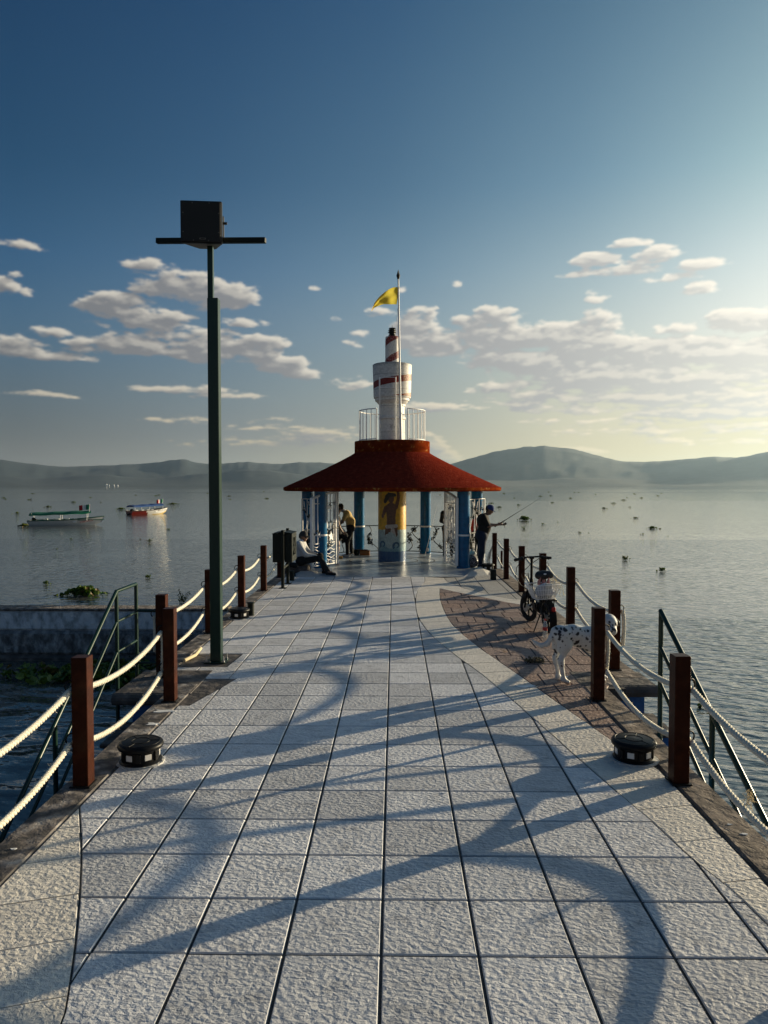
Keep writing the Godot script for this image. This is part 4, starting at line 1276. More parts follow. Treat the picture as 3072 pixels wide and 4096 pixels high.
func gate(K: Node3D, called: String, hinge: Vector3, free: Vector3) -> void:
	var d := free - hinge
	var L := d.length()
	var root := Node3D.new()
	var key := "%d/%s" % [K.get_instance_id(), called]
	part_used[key] = part_used.get(key, -1) + 1
	root.name = called if part_used[key] == 0 else "%s_%03d" % [called, part_used[key]]
	K.add_child(root, true)
	root.position = hinge
	root.rotation.y = atan2(-d.z, d.x)
	var top := func(x: float) -> float: return 1.86 + 0.16 * sin(PI * 0.5 * x / L)
	var fr := MB.new()
	fr.box(Vector3(0.03, 0.97, 0), Vector3(0.075, 1.80, 0.075), 0.006)
	fr.box(Vector3(L - 0.03, 1.05, 0), Vector3(0.06, 1.98, 0.06), 0.006)
	fr.box(Vector3(L + 0.045, 1.05, 0.01), Vector3(0.05, 2.0, 0.05), 0.006)
	var arc := []
	for k in 13: arc.append(Vector3(L * k / 12.0, top.call(L * k / 12.0), 0))
	fr.tube(arc, 0.032, 8)
	fr.tube([Vector3(0, 1.72, 0), Vector3(L, 1.74, 0)], 0.014, 6)
	for y in [0.08, 0.66]: fr.tube([Vector3(0, y, 0), Vector3(L, y, 0)], 0.016, 6)
	part("frame", fr, M.white_paint, root)
	for k in 7:
		var x := L * (k + 1) / 8.0
		var b := MB.new()
		b.tube([Vector3(x, 0.66, 0), Vector3(x, top.call(x), 0)], 0.0155, 8)
		part("bar", b, M.white_paint, root)
	for k in 5:
		var wv := MB.new()
		var line := []
		for i in 25:
			var x := 0.06 + (L - 0.12) * i / 24.0
			line.append(Vector3(x, 0.17 + 0.105 * k + 0.028 * sin(i * TAU / 8.0 + k * 2.0), 0.0))
		wv.tube(line, 0.0125, 6)
		part("wave_rod", wv, M.white_paint, root)
	for k in 4:
		var sc := MB.new()
		sc.ring(Vector3(0.14 + (L - 0.28) * k / 3.0, 0.16, 0), Vector3(0, 0, 1), 0.06, 0.011, 16, 6)
		part("scroll", sc, M.white_paint, root)
	# sheet-metal heron, starfish and fish
	var he := MB.new()
	he.t = Transform3D(Basis(), Vector3(L * 0.42, 0.72, 0.03))
	var heron := v2([-0.20, 0.18, -0.06, 0.34, 0.06, 0.42, 0.12, 0.56, 0.06, 0.68, 0.07, 0.78, 0.13, 0.82, 0.34, 0.80, 0.18, 0.77, 0.14, 0.74, 0.15, 0.66, 0.20, 0.52, 0.20, 0.36, 0.10, 0.22, 0.045, 0.17, 0.055, -0.06, 0.035, -0.06, 0.02, 0.16, -0.03, 0.17, -0.10, -0.06, -0.12, -0.06, -0.06, 0.17, -0.14, 0.10])
	he.sheet(PackedVector2Array(heron), 0.006)
	part("heron_plate", he, M.white_paint, root)
	var sf := MB.new()
	sf.t = Transform3D(Basis(), Vector3(L * 0.75, 0.83, 0.03))
	var star := PackedVector2Array()
	for k in 10:
		var a := PI / 2 + TAU * k / 10.0
		star.append(Vector2(cos(a), sin(a)) * (0.15 if k % 2 == 0 else 0.065))
	sf.sheet(star, 0.006)
	part("starfish_plate", sf, M.white_paint, root)
	var fi := MB.new()
	fi.t = Transform3D(Basis(Vector3(0, 0, 1), -0.25), Vector3(L * 0.62, 1.62, 0.03))
	fi.sheet(PackedVector2Array(v2([-0.22, 0.02, -0.05, 0.07, 0.10, 0.03, 0.18, 0.08, 0.16, 0.0, 0.18, -0.07, 0.10, -0.02, -0.05, -0.06, -0.2, -0.01])), 0.006)
	part("fish_plate", fi, M.white_paint, root)
	var lk := MB.new()
	lk.box(Vector3(L - 0.12, 1.05, 0.05), Vector3(0.26, 0.03, 0.03), 0.004)
	part("latch", lk, M.iron, root)
	var lf := MB.new()
	for k in 16: leaf_cluster(lf, Vector3(rng.randf_range(0.12, L - 0.12), rng.randf_range(0.68, 1.78), 0.02), 0.06, 6)
	for k in 4: leaf_cluster(lf, Vector3(rng.randf_range(0.3, L - 0.2), rng.randf_range(0.62, 0.8), 0.02), 0.08, 8)
	part("leaf_cluster", lf, M.leaf_iron, root).set_meta("kind", "stuff")

# flat print on the pillar: a man in a white loincloth rising from curling waves, sun-yellow behind
func mural() -> ImageTexture:
	var n1 := noise(110, 7.0, 4)
	var n2 := noise(111, 20.0, 3)
	var body := [ # capsules in print units: x across (0 = the middle of the front, metres along the surface), y up
		[Vector2(0.0, 1.28), Vector2(0.0, 1.55), 0.125, 0.16], [Vector2(0.0, 1.10), Vector2(0.0, 1.28), 0.13, 0.125],
		[Vector2(-0.13, 1.58), Vector2(0.13, 1.58), 0.06, 0.06], [Vector2(-0.17, 1.56), Vector2(-0.27, 1.33), 0.055, 0.045], [Vector2(-0.27, 1.31), Vector2(-0.16, 1.50), 0.045, 0.035],
		[Vector2(0.15, 1.58), Vector2(0.22, 1.85), 0.055, 0.05], [Vector2(0.22, 1.85), Vector2(0.20, 2.12), 0.05, 0.04], [Vector2(0.0, 1.62), Vector2(0.0, 1.72), 0.05, 0.05],
		[Vector2(0.0, 1.80), Vector2(0.0, 1.84), 0.085, 0.09], [Vector2(-0.09, 0.98), Vector2(-0.11, 0.78), 0.085, 0.08], [Vector2(0.10, 1.0), Vector2(0.11, 0.8), 0.09, 0.085]]
	var hair := [[Vector2(-0.10, 1.9), Vector2(-0.18, 1.74), 0.07, 0.05], [Vector2(-0.06, 1.95), Vector2(0.10, 1.93), 0.06, 0.05]]
	var cloth := [[Vector2(-0.12, 1.02), Vector2(0.15, 1.04), 0.055, 0.05], [Vector2(0.03, 1.0), Vector2(0.10, 0.76), 0.05, 0.05]]
	var hit := func(list: Array, p: Vector2) -> float:
		var best := 9.0
		for q in list:
			var a: Vector2 = q[0]; var ba: Vector2 = q[1] - q[0]
			var t := clampf((p - a).dot(ba) / maxf(ba.dot(ba), 1e-6), 0, 1)
			best = minf(best, (p - a - ba * t).length() - lerpf(q[2], q[3], t))
		return best
	return painted(1024, 512, func(u: float, v: float) -> Color:
		var x := -wrapf(u - 0.25, -0.5, 0.5) * TAU * 0.41 + 0.03
		var y := v * 2.13
		var a := n1.get_noise_2d(x, y)
		var b := n2.get_noise_2d(x, y * 0.6)
		var c := Color(0.62, 0.33, 0.012) * (1.0 + 0.35 * a + 0.15 * b)
		if y < 0.93 + 0.02 * a:
			var t := clampf((y - 0.30) / 0.6, 0, 1)
			c = Color(0.16, 0.30, 0.36).lerp(Color(0.42, 0.50, 0.47), t) * (1.0 + 0.3 * a + 0.25 * b)
		var p := Vector2(x + 0.006 * b, y)
		if y > 0.70:
			if hit.call(body, p) < 0.0:
				c = Color(0.115, 0.042, 0.020) * (1.0 + 0.5 * b + 0.35 * a)
				if absf(x) < 0.008 and y > 1.1 and y < 1.5: c *= 0.6
				if absf(fposmod(y, 0.085) - 0.04) < 0.006 and y > 1.12 and y < 1.42 and absf(x) < 0.09: c *= 0.65
			if hit.call(hair, p) < 0.012 * b: c = Color(0.02, 0.014, 0.010)
			if hit.call(cloth, p) < 0.0: c = Color(0.46, 0.40, 0.36) * (1.0 + 0.5 * b)
		if y < 0.86 and Vector2(x + 0.02, (y - 0.62) * 0.8).length() < 0.19 + 0.03 * a: c = Color(0.36, 0.44, 0.44) * (1.0 + 0.4 * b)
		for q in [[-0.26, 0.50], [0.17, 0.47]]:
			var d := Vector2(x - q[0], y - q[1])
			var rr := d.length()
			var an := atan2(d.y, d.x)
			var ang := fposmod(an + PI * 0.75, TAU) / TAU
			if ang > 0.12 and absf(rr - (0.035 + 0.075 * ang)) < 0.012 + 0.026 * ang: c = Color(0.045, 0.11, 0.19) * (1.0 + 0.5 * b + 0.3 * a)
		if y < 0.30 + 0.02 * a: c = Color(0.018, 0.075, 0.20).lerp(Color(0.10, 0.18, 0.26), clampf(0.4 * b + 0.15, 0, 1))
		return c)

# ---------------------------------------------------------------- posts, ropes, handrails, lamps
const ORD := ["first", "second", "third", "fourth", "fifth", "sixth", "seventh", "eighth", "ninth", "tenth"]

func rope_mesh(pts: Array, r := 0.0225, pitch := 0.10) -> MB:
	var mb := MB.new()
	# resample evenly
	var cum := [0.0]
	for i in pts.size() - 1: cum.append(cum[i] + (pts[i + 1] - pts[i]).length())
	var total: float = cum[cum.size() - 1]
	var n := maxi(int(total / 0.016), 8)
	var line := []
	var k := 0
	for i in n + 1:
		var s := total * i / n
		while k < pts.size() - 2 and s > cum[k + 1]: k += 1
		line.append(pts[k].lerp(pts[k + 1], (s - cum[k]) / maxf(cum[k + 1] - cum[k], 1e-6)))
	var d0: Vector3 = (line[1] - line[0]).normalized()
	var u := d0.cross(Vector3.UP) if absf(d0.y) < 0.95 else d0.cross(Vector3.RIGHT)
	var strands := [[], [], []]
	for i in n + 1:
		var d: Vector3 = (line[mini(i + 1, n)] - line[maxi(i - 1, 0)]).normalized()
		u = (u - d * u.dot(d)).normalized()
		var w := d.cross(u)
		for q in 3:
			var a := TAU * q / 3.0 + total * i / n / pitch * TAU
			strands[q].append(line[i] + (u * cos(a) + w * sin(a)) * r * 0.56)
	for q in 3: mb.tube(strands[q], r * 0.55, 7)
	# loose fibres
	for i in int(total * 70):
		var p: Vector3 = line[int(rng.randf() * n)]
		var d := Vector3(rng.randf_range(-1, 1), rng.randf_range(-1, 1), rng.randf_range(-1, 1)).normalized()
		var e := Vector3(rng.randf_range(-1, 1), rng.randf_range(-1, 1), rng.randf_range(-1, 1)).normalized() * 0.012
		var a := p + d * r * 0.95
		var b := p + d * r * 1.55 + e
		var sd := d.cross(Vector3(0.3, 0.5, 0.8)).normalized() * 0.0009
		mb.quad(a - sd, a + sd, b + sd, b - sd)
	return mb

func hang(a: Vector3, b: Vector3, sag: float) -> Array:
	var o := []
	for i in 25:
		var t := i / 24.0
		var p := a.lerp(b, t)
		p.y -= sag * 4.0 * t * (1.0 - t)
		o.append(p)
	return o

func edge_furniture() -> void:
	# one post is built, the others are copies
	var names_l := ["brown square steel post on the left edge, %s of them from the near end"]
	var left := [[-2.28, -3.15], [-2.28, -5.255], [-2.285, -7.355], [-2.665, -8.29], [-2.75, -10.785], [-2.73, -12.96], [-2.73, -15.17], [-2.74, -17.39]]
	var right := [[2.105, -3.25], [2.107, -5.36], [2.09, -7.455], [2.63, -8.70], [2.71, -11.19], [2.743, -13.47], [2.64, -15.10], [2.64, -17.17], [2.65, -19.26]]
	var proto: Node3D = null
	var tops := {}
	for side in 2:
		var list: Array = left if side == 0 else right
		for i in list.size():
			var q: Array = list[i]
			var where := "left" if side == 0 else "right"
			var label := "brown square steel post, %s along the %s edge of the pier" % [ORD[i], where]
			if side == 0 and i == 3: label = "brown steel post on the left landing, just behind the third one along"
			if side == 1 and i == 2: label = "brown steel post on the right edge, standing in front of the dog"
			if side == 1 and i == 3: label = "brown steel post on the right landing with a rope loop, behind the dog's head"
			if side == 1 and i == 5: label = "brown steel post on the right edge, behind the bicycle's saddle"
			if side == 1 and i == 1: label = "nearest brown steel post on the right edge, beside the black bollard lamp"
			if side == 0 and i == 1: label = "nearest rust-brown steel post on the left edge, beside the black bollard lamp"
			if side == 0 and i == 0 or side == 1 and i == 0: label = "brown square steel post on the %s edge behind the photographer" % where
			var at := Vector3(q[0], 0.0, q[1])
			if proto == null:
				proto = thing("rope_post", label, "post", at, 0.0, "brown rope posts along the pier")
				var sh := MB.new()
				sh.box(Vector3(0, 0.478, 0), Vector3(0.115, 0.956, 0.115), 0.004)
				part("shaft", sh, M.rust_post, proto)
				var ft := MB.new()
				ft.box(Vector3(0, 0.012, 0), Vector3(0.15, 0.012, 0.15), 0.003)
				part("base_plate", ft, M.iron, proto)
			else:
				copy_of(proto, "rope_post", label, at, rng.randf_range(-0.03, 0.03), "brown rope posts along the pier")
	# the low thin post beside the far end
	var tp := MB.new()
	tp.box(Vector3(0, 0.235, 0), Vector3(0.05, 0.47, 0.05), 0.003)
	solo("thin_post", tp, M.rust_post, "short thin brown post right behind the farthest right rope post", "post").position = Vector3(2.862, 0, -19.42)
	# ropes: spans between neighbouring posts, on their water side, and their iron rings
	var spans := [[0, 0, 1], [0, 1, 2], [0, 3, 4], [0, 4, 5], [0, 5, 6], [0, 6, 7], [1, 0, 1], [1, 1, 2], [1, 3, 4], [1, 4, 5], [1, 5, 6], [1, 6, 7], [1, 7, 8]]
	var rg := MB.new()
	rg.ring(Vector3.ZERO, Vector3(0, 0, 1), 0.042, 0.0062, 18, 6)
	var rgm := rg.mesh()
	var posts := {}
	for c in get_children():
		if String(c.name).begins_with("rope_post"): posts["%.3f/%.3f" % [c.position.x, c.position.z]] = c
	for s in spans:
		var list: Array = left if s[0] == 0 else right
		var where := "left" if s[0] == 0 else "right"
		var sg := -1.0 if s[0] == 0 else 1.0
		var pa: Array = list[s[1]]; var pb: Array = list[s[2]]
		for lv in 2:
			var y := 0.70 if lv == 0 else 0.31
			var sag := (0.10 if lv == 0 else 0.135) + rng.randf_range(-0.015, 0.02)
			var a := Vector3(pa[0] + sg * 0.085, y + rng.randf_range(-0.01, 0.01), pa[1] - 0.02)
			var b := Vector3(pb[0] + sg * 0.085, y + rng.randf_range(-0.01, 0.01), pb[1] + 0.02)
			var line := hang(a, b, sag)
			var mb := rope_mesh(line)
			var lab := "%s cream rope slung between the %s and %s posts of the %s edge" % ["upper" if lv == 0 else "lower", ORD[s[1]], ORD[s[2]], where]
			solo("rope", mb, M.rope, lab, "rope", "cream ropes between the posts")
		for pp in [pa, pb]:
			var key := "%.3f/%.3f" % [pp[0], pp[1]]
			if not posts.has(key): continue
			var po: Node3D = posts[key]
			if po.get_node_or_null("ring") == null:
				for y in [0.735, 0.345]:
					var o := part("ring", rgm, M.iron, po)
					o.position = Vector3(sg * 0.082, y, 0)
					o.rotation.y = -po.rotation.y + 0.5
	# where a row of posts stops, the rope turns down from the upper ring to the lower one
	var downs := [["rope hanging down the water side of the third left post", Vector3(-2.372, 0.71, -7.37), Vector3(-2.368, 0.31, -7.37)], ["rope hanging down the water side of the left landing's post", Vector3(-2.75, 0.71, -8.28), Vector3(-2.748, 0.30, -8.28)], ["rope hanging on the right post in front of the dog", Vector3(2.178, 0.71, -7.47), Vector3(2.182, 0.31, -7.47)], ["vertical loop of rope on the right landing's post, behind the dog's head", Vector3(2.722, 0.72, -8.68), Vector3(2.728, 0.30, -8.68)]]
	for d in downs:
		var mid: Vector3 = (d[1] + d[2]) * 0.5 + Vector3(0.012, 0, 0.01)
		solo("rope_end", rope_mesh([d[1], d[1].lerp(mid, 0.5) + Vector3(0.006, 0, 0), mid, mid.lerp(d[2], 0.5), d[2]]), M.rope, d[0], "rope", "cream ropes between the posts")
	# knots and frayed ends beside the bicycle
	var fr := MB.new()
	for k in 26:
		var p := Vector3(2.80 + rng.randf_range(-0.05, 0.05), 0.62 + rng.randf_range(-0.08, 0.06), -12.9 + rng.randf_range(-0.4, 0.4))
		var line := [p]
		for j in 7:
			p += Vector3(rng.randf_range(-0.035, 0.035), -rng.randf_range(0.02, 0.07), rng.randf_range(-0.03, 0.03))
			line.append(p)
		fr.tube(line, 0.003, 4)
	solo("frayed_twine", fr, M.fibre, "frayed loose twine hanging off the rope behind the bicycle basket", "twine")
	var fr2 := MB.new()
	for k in 22:
		var p := Vector3(2.24 + rng.randf_range(-0.02, 0.02), 0.26 + rng.randf_range(-0.03, 0.03), -4.55 + rng.randf_range(-0.03, 0.03))
		var line := [p]
		for j in 4:
			p += Vector3(rng.randf_range(-0.02, 0.02), -rng.randf_range(0.005, 0.03), rng.randf_range(-0.02, 0.02))
			line.append(p)
		fr2.tube(line, 0.0014, 4)
	solo("straw_tuft", fr2, M.fibre, "tuft of dry yellow straw caught on the nearest right lower rope", "straw")
	# green handrails of the steps
	var HL := thing("handrail", "dark green tubular handrail beside the left steps, with a level top by the landing", "handrail", Vector3(-3.0, 0, -7.8))
	var slope := 0.66
	for k in 3:
		var y := 1.06 - 0.33 * k
		var mb := MB.new()
		mb.tube([Vector3(0, y, -0.6), Vector3(0, y, 0.0), Vector3(0, y - slope * 3.4, 3.4)], 0.021 if k == 0 else 0.016, 10)
		part("rail", mb, M.green_steel, HL)
	var lp := MB.new()
	for q in [[-0.6, 1.06, -0.9], [0.0, 1.06, -1.2], [1.46, 1.06 - slope * 1.46, -1.6], [3.3, 1.06 - slope * 3.3, -2.0]]:
		var mb := MB.new()
		mb.tube([Vector3(0, q[2], q[0]), Vector3(0, q[1], q[0])], 0.021, 10)
		part("upright", mb, M.green_steel, HL)
	for y in [0.75, 0.14]:
		lp = MB.new()
		lp.tube([Vector3(0, y, -0.6), Vector3(0.3, y, -0.55)], 0.016, 8)
		part("stub_rail", lp, M.green_steel, HL)
	var HR := thing("handrail", "dark green tubular handrail beside the right steps, sloping down into the water", "handrail", Vector3(2.66, 0, -7.28))
	var slope_r := 0.565
	for k in 3:
		var y := 0.955 - 0.36 * k
		var mb := MB.new()
		mb.tube([Vector3(0, y, 0.0), Vector3(0.02, y - slope_r * 3.2, 3.2)], 0.024 if k == 0 else 0.018, 10)
		part("rail", mb, M.green_steel, HR)
	for q in [[0.0, 0.965, -1.2], [1.2, 0.955 - slope_r * 1.2, -1.6], [2.4, 0.955 - slope_r * 2.4, -2.0]]:
		var mb := MB.new()
		mb.tube([Vector3(0.01, q[2], q[0]), Vector3(0.005, q[1], q[0])], 0.024, 10)
		part("upright", mb, M.green_steel, HR)
	# green lamp post carrying a loudspeaker
	var LP := thing("lamp_post", "tall dark green square pole with a crossbar, bolted down on the left of the pier", "pole", Vector3(-2.22, 0, -9.03))
	var mb := MB.new()
	mb.box(Vector3(0, 2.255, 0), Vector3(0.132, 4.48, 0.132), 0.006)
	part("lower_pole", mb, M.green_steel, LP)
	mb = MB.new()
	mb.box(Vector3(-0.035, 4.94, 0), Vector3(0.066, 0.90, 0.066), 0.004)
	part("upper_pole", mb, M.green_steel, LP)
	mb = MB.new()
	mb.t = Transform3D(Basis(Vector3(0, 1, 0), -0.16) * Basis(Vector3(0, 0, 1), -0.052), Vector3(-0.04, 5.21, -0.02))
	mb.box(Vector3.ZERO, Vector3(1.42, 0.062, 0.062), 0.004)
	part("crossbar", mb, M.dark_green, LP)
	mb = MB.new()
	mb.box(Vector3(0, 0.008, 0), Vector3(0.27, 0.014, 0.24), 0.003)
	part("base_plate", mb, M.green_steel, LP)
	for sx in [-1, 1]:
		for sz in [-1, 1]:
			var b := MB.new()
			b.tube([Vector3(sx * 0.105, 0.0, sz * 0.09), Vector3(sx * 0.105, 0.085, sz * 0.09)], 0.009, 8)
			b.lathe([Vector2(0.0, 0.05), Vector2(0.018, 0.05), Vector2(0.018, 0.035), Vector2(0.0, 0.035)], 6, Vector3(sx * 0.105, -0.018, sz * 0.09))
			part("anchor_bolt", b, M.bolt, LP)
	# loudspeaker
	var SP := thing("loudspeaker", "square dark loudspeaker tilted down on top of the green pole", "loudspeaker", Vector3(-2.315, 5.36, -8.93))
	SP.rotation = Vector3(0.08, 0.05, -0.018)
	var bd := MB.new()
	var fz := 0.13
	var w := 0.245; var h := 0.243
	# front frame
	bd.box(Vector3(0, 0, fz - 0.03), Vector3(w * 2, h * 2, 0.06), 0.008)
	part("front_frame", bd, M.black_plastic, SP)
	var hull := MB.new()
	# tapered box behind with a chamfered underside
	var f := [Vector3(-w + 0.005, h - 0.005, fz - 0.06), Vector3(w - 0.005, h - 0.005, fz - 0.06), Vector3(w - 0.005, -h + 0.005, fz - 0.06), Vector3(-w + 0.005, -h + 0.005, fz - 0.06)]
	var bk := [Vector3(-0.10, h - 0.06, -0.26), Vector3(0.10, h - 0.06, -0.26), Vector3(0.10, -h + 0.02, -0.26), Vector3(-0.10, -h + 0.02, -0.26)]
	for k in 4: hull.quad(f[(k + 1) % 4], f[k], bk[k], bk[(k + 1) % 4])
	hull.quad(bk[0], bk[3], bk[2], bk[1])
	part("cabinet", hull, M.speaker_shell, SP)
	var gr := MB.new()
	gr.box(Vector3(0, 0, fz + 0.004), Vector3(w * 1.88, h * 1.88, 0.012), 0.003)
	part("grille", gr, M.grille, SP)
	for q in [[-0.10, 0.215], [0.10, 0.215], [-0.21, 0.10], [0.21, 0.10], [-0.21, -0.12], [0.21, -0.12], [-0.09, -0.215], [0.09, -0.215]]:
		var sc := MB.new()
		sc.ball(Vector3(q[0], q[1], fz + 0.011), Vector3(0.007, 0.007, 0.004), 8, 4)
		part("screw", sc, M.speaker_shell, SP)
	var bg := MB.new()
	bg.box(Vector3(0.02, -0.195, fz + 0.013), Vector3(0.075, 0.02, 0.006), 0.002)
	var badge := part("badge", bg, M.speaker_shell, SP)
	var bg2 := MB.new()
	bg2.box(Vector3(0.022, -0.195, fz + 0.0175), Vector3(0.05, 0.008, 0.003), 0.001)
	part("badge_mark", bg2, M.black_plastic, badge)
	var yk := MB.new()
	yk.box(Vector3(0.225, -0.02, -0.10), Vector3(0.012, 0.30, 0.05), 0.003)
	yk.tube([Vector3(0.20, 0.05, -0.10), Vector3(0.27, 0.05, -0.10)], 0.016, 8)
	yk.box(Vector3(0.12, -0.17, -0.10), Vector3(0.22, 0.03, 0.05), 0.003)
	part("bracket", yk, M.iron, SP)
	# black bollard lamps
	bollard(Vector3(-2.02, 0, -5.72), "black round bollard lamp on the left, beside the nearest left post", 0.20)
	bollard(Vector3(1.93, 0, -5.83), "black round bollard lamp on the right, on a patch of rough mortar", 1.1)
	bollard(Vector3(-2.575, 0, -12.02), "black round bollard lamp at the foot of a left post, beside a green stub", 0.4)
	bollard(Vector3(2.44, 0, -19.0), "black round bollard lamp at the fisherman's feet", 0.0)
	var stub := MB.new()
	stub.lathe([Vector2(0.056, 0.0), Vector2(0.056, 0.20), Vector2(0.066, 0.205), Vector2(0.066, 0.225), Vector2(0.02, 0.235), Vector2(0.0, 0.235)], 24)
	solo("pipe_stub", stub, M.dark_green, "short dark green pipe stub with a cap beside the bollard lamp on the left", "stub").position = Vector3(-2.43, 0, -12.28)
	solo("pipe_stub", stub, M.dark_green, "short green pipe stub behind the double litter bin on the left", "stub").position = Vector3(-2.375, 0, -16.85)
	var sq := MB.new()
	sq.box(Vector3(0, 0.12, 0), Vector3(0.125, 0.24, 0.125), 0.006)
	solo("square_stub", sq, M.dark_green, "short square dark green stub on the pebble panel by the right edge", "stub").position = Vector3(2.32, 0, -17.05)
	# yellow bit of hose by the lamp post's patch
	var ho := MB.new()
	ho.tube([Vector3(-2.62, 0.02, -9.0), Vector3(-2.55, 0.03, -9.25), Vector3(-2.56, 0.05, -9.55)], 0.022, 8)
	solo("rope_scrap", ho, M.fibre, "yellow scrap of rope lying by the foot of the green pole", "rope scrap")
	# double litter bin on a green frame
	var B := thing("litter_bin", "double dark green litter bin on two square posts, by the left edge", "litter bin", Vector3(-2.39, 0, -15.9))
	for z in [0.34, -0.40]:
		var p := MB.new()
		p.box(Vector3(0.0, 0.625, z), Vector3(0.062, 1.25, 0.062), 0.003)
		p.box(Vector3(0.0, 0.008, z), Vector3(0.16, 0.012, 0.12), 0.002)
		part("post", p, M.dark_green, B)
	var br := MB.new()
	br.box(Vector3(0.0, 0.43, -0.03), Vector3(0.04, 0.04, 0.72), 0.003)
	part("crossbar", br, M.dark_green, B)
	for s in [-1.0, 1.0]:
		var bx := MB.new()
		var x0: float = 0.034 * s; var x1: float = (0.225 if s < 0 else 0.185) * s
		# sides of sheet steel, open slot near the top, sloping lid
		var lo := minf(x0, x1); var hi := maxf(x0, x1)
		bx.box(Vector3((lo + hi) / 2, 0.86, 0.25), Vector3(hi - lo, 0.62, 0.012), 0.002)
		bx.box(Vector3((lo + hi) / 2, 0.86, -0.45), Vector3(hi - lo, 0.62, 0.012), 0.002)
		bx.box(Vector3(x0, 0.86, -0.10), Vector3(0.012, 0.62, 0.70), 0.002)
		bx.box(Vector3((lo + hi) / 2, 0.555, -0.10), Vector3(hi - lo, 0.012, 0.70), 0.002)
		part("bin_body", bx, M.dark_green, B)
		var face := MB.new()
		var c := x1
		for q in [[0.62, -0.10, 0.14, 0.70], [1.12, -0.10, 0.10, 0.70], [0.88, 0.19, 0.40, 0.12], [0.88, -0.39, 0.40, 0.12]]:
			face.box(Vector3(c, q[0], q[1]), Vector3(0.012, q[2], q[3]), 0.002)
		part("front_panel", face, M.dark_green, B)
		# cut-out figure in the panel
		var em := MB.new()
		for q in [[0.98, -0.02, 0.16, 0.05, 0.5], [0.90, -0.16, 0.20, 0.05, -0.6], [0.80, -0.05, 0.22, 0.05, 0.7], [0.78, -0.24, 0.16, 0.05, -0.2], [1.02, -0.24, 0.10, 0.05, 0.2]]:
			em.t = Transform3D(Basis(Vector3(1, 0, 0), q[4]), Vector3(c, q[0], q[1]))
			em.box(Vector3.ZERO, Vector3(0.01, q[2], q[3]), 0.002)
		em.t = Transform3D()
		part("cut_out_emblem", em, M.dark_green, B)
		var ins := MB.new()
		ins.box(Vector3(x0 + 0.06 * s, 0.84, -0.10), Vector3(0.07, 0.5, 0.56), 0.02)
		part("liner", ins, M.frost, B)
		var lid := MB.new()
		lid.t = Transform3D(Basis(Vector3(0, 0, 1), -0.18 * s), Vector3((lo + hi) / 2, 1.185, -0.10))
		lid.box(Vector3.ZERO, Vector3(hi - lo + 0.03, 0.014, 0.74), 0.002)
		part("lid", lid, M.dark_green, B)

func bollard(at: Vector3, label: String, turn: float) -> void:
	var o := thing("bollard_lamp", label, "bollard lamp", at, turn, "low black bollard lamps")
	var b := MB.new()
	b.lathe([Vector2(0.16, 0.0), Vector2(0.165, 0.018), Vector2(0.15, 0.03), Vector2(0.142, 0.03), Vector2(0.142, 0.115)], 40)
	part("drum", b, M.black_plastic, o)
	var c := MB.new()
	c.lathe([Vector2(0.142, 0.108), Vector2(0.172, 0.122), Vector2(0.178, 0.140), Vector2(0.170, 0.158), Vector2(0.15, 0.166), Vector2(0.0, 0.172)], 40, Vector3.ZERO, true)
	part("cap", c, M.black_plastic, o)
	var r := MB.new()
	for rr in [0.07, 0.148]: r.ring(Vector3(0, 0.1695 if rr < 0.1 else 0.1655, 0), Vector3(0, 1, 0), rr, 0.0035, 32, 6)
	for k in 3:
		var a := TAU * k / 3.0
		r.tube([Vector3(cos(a) * 0.07, 0.170, sin(a) * 0.07), Vector3(cos(a) * 0.148, 0.166, sin(a) * 0.148)], 0.0032, 5)
	part("cap_rib", r, M.black_plastic, o)
	for k in 6:
		var a := TAU * k / 6.0
		var p := MB.new()
		p.t = Transform3D(Basis(Vector3(0, 1, 0), -a + PI / 2), Vector3(cos(a) * 0.1425, 0.072, sin(a) * 0.1425))
		p.box(Vector3.ZERO, Vector3(0.052, 0.045, 0.008), 0.002)
		part("window", p, M.lamp_glass, o)
	for k in 6:
		var a := TAU * (k + 0.5) / 6.0
		var p := MB.new()
		p.t = Transform3D(Basis(Vector3(0, 1, 0), -a + PI / 2), Vector3(cos(a) * 0.146, 0.07, sin(a) * 0.146))
		p.box(Vector3.ZERO, Vector3(0.035, 0.075, 0.014), 0.003)
		part("rib", p, M.black_plastic, o)
	var g := MB.new()
	var poly := PackedVector2Array()
	for k in 18:
		var a := TAU * k / 18.0
		poly.append(Vector2(cos(a), sin(a)) * (0.17 + 0.025 * rng.randf()))
	g.plate(poly, 0.0, 0.012, 0.004)
	part("mortar_bed", g, M.bevel, o)

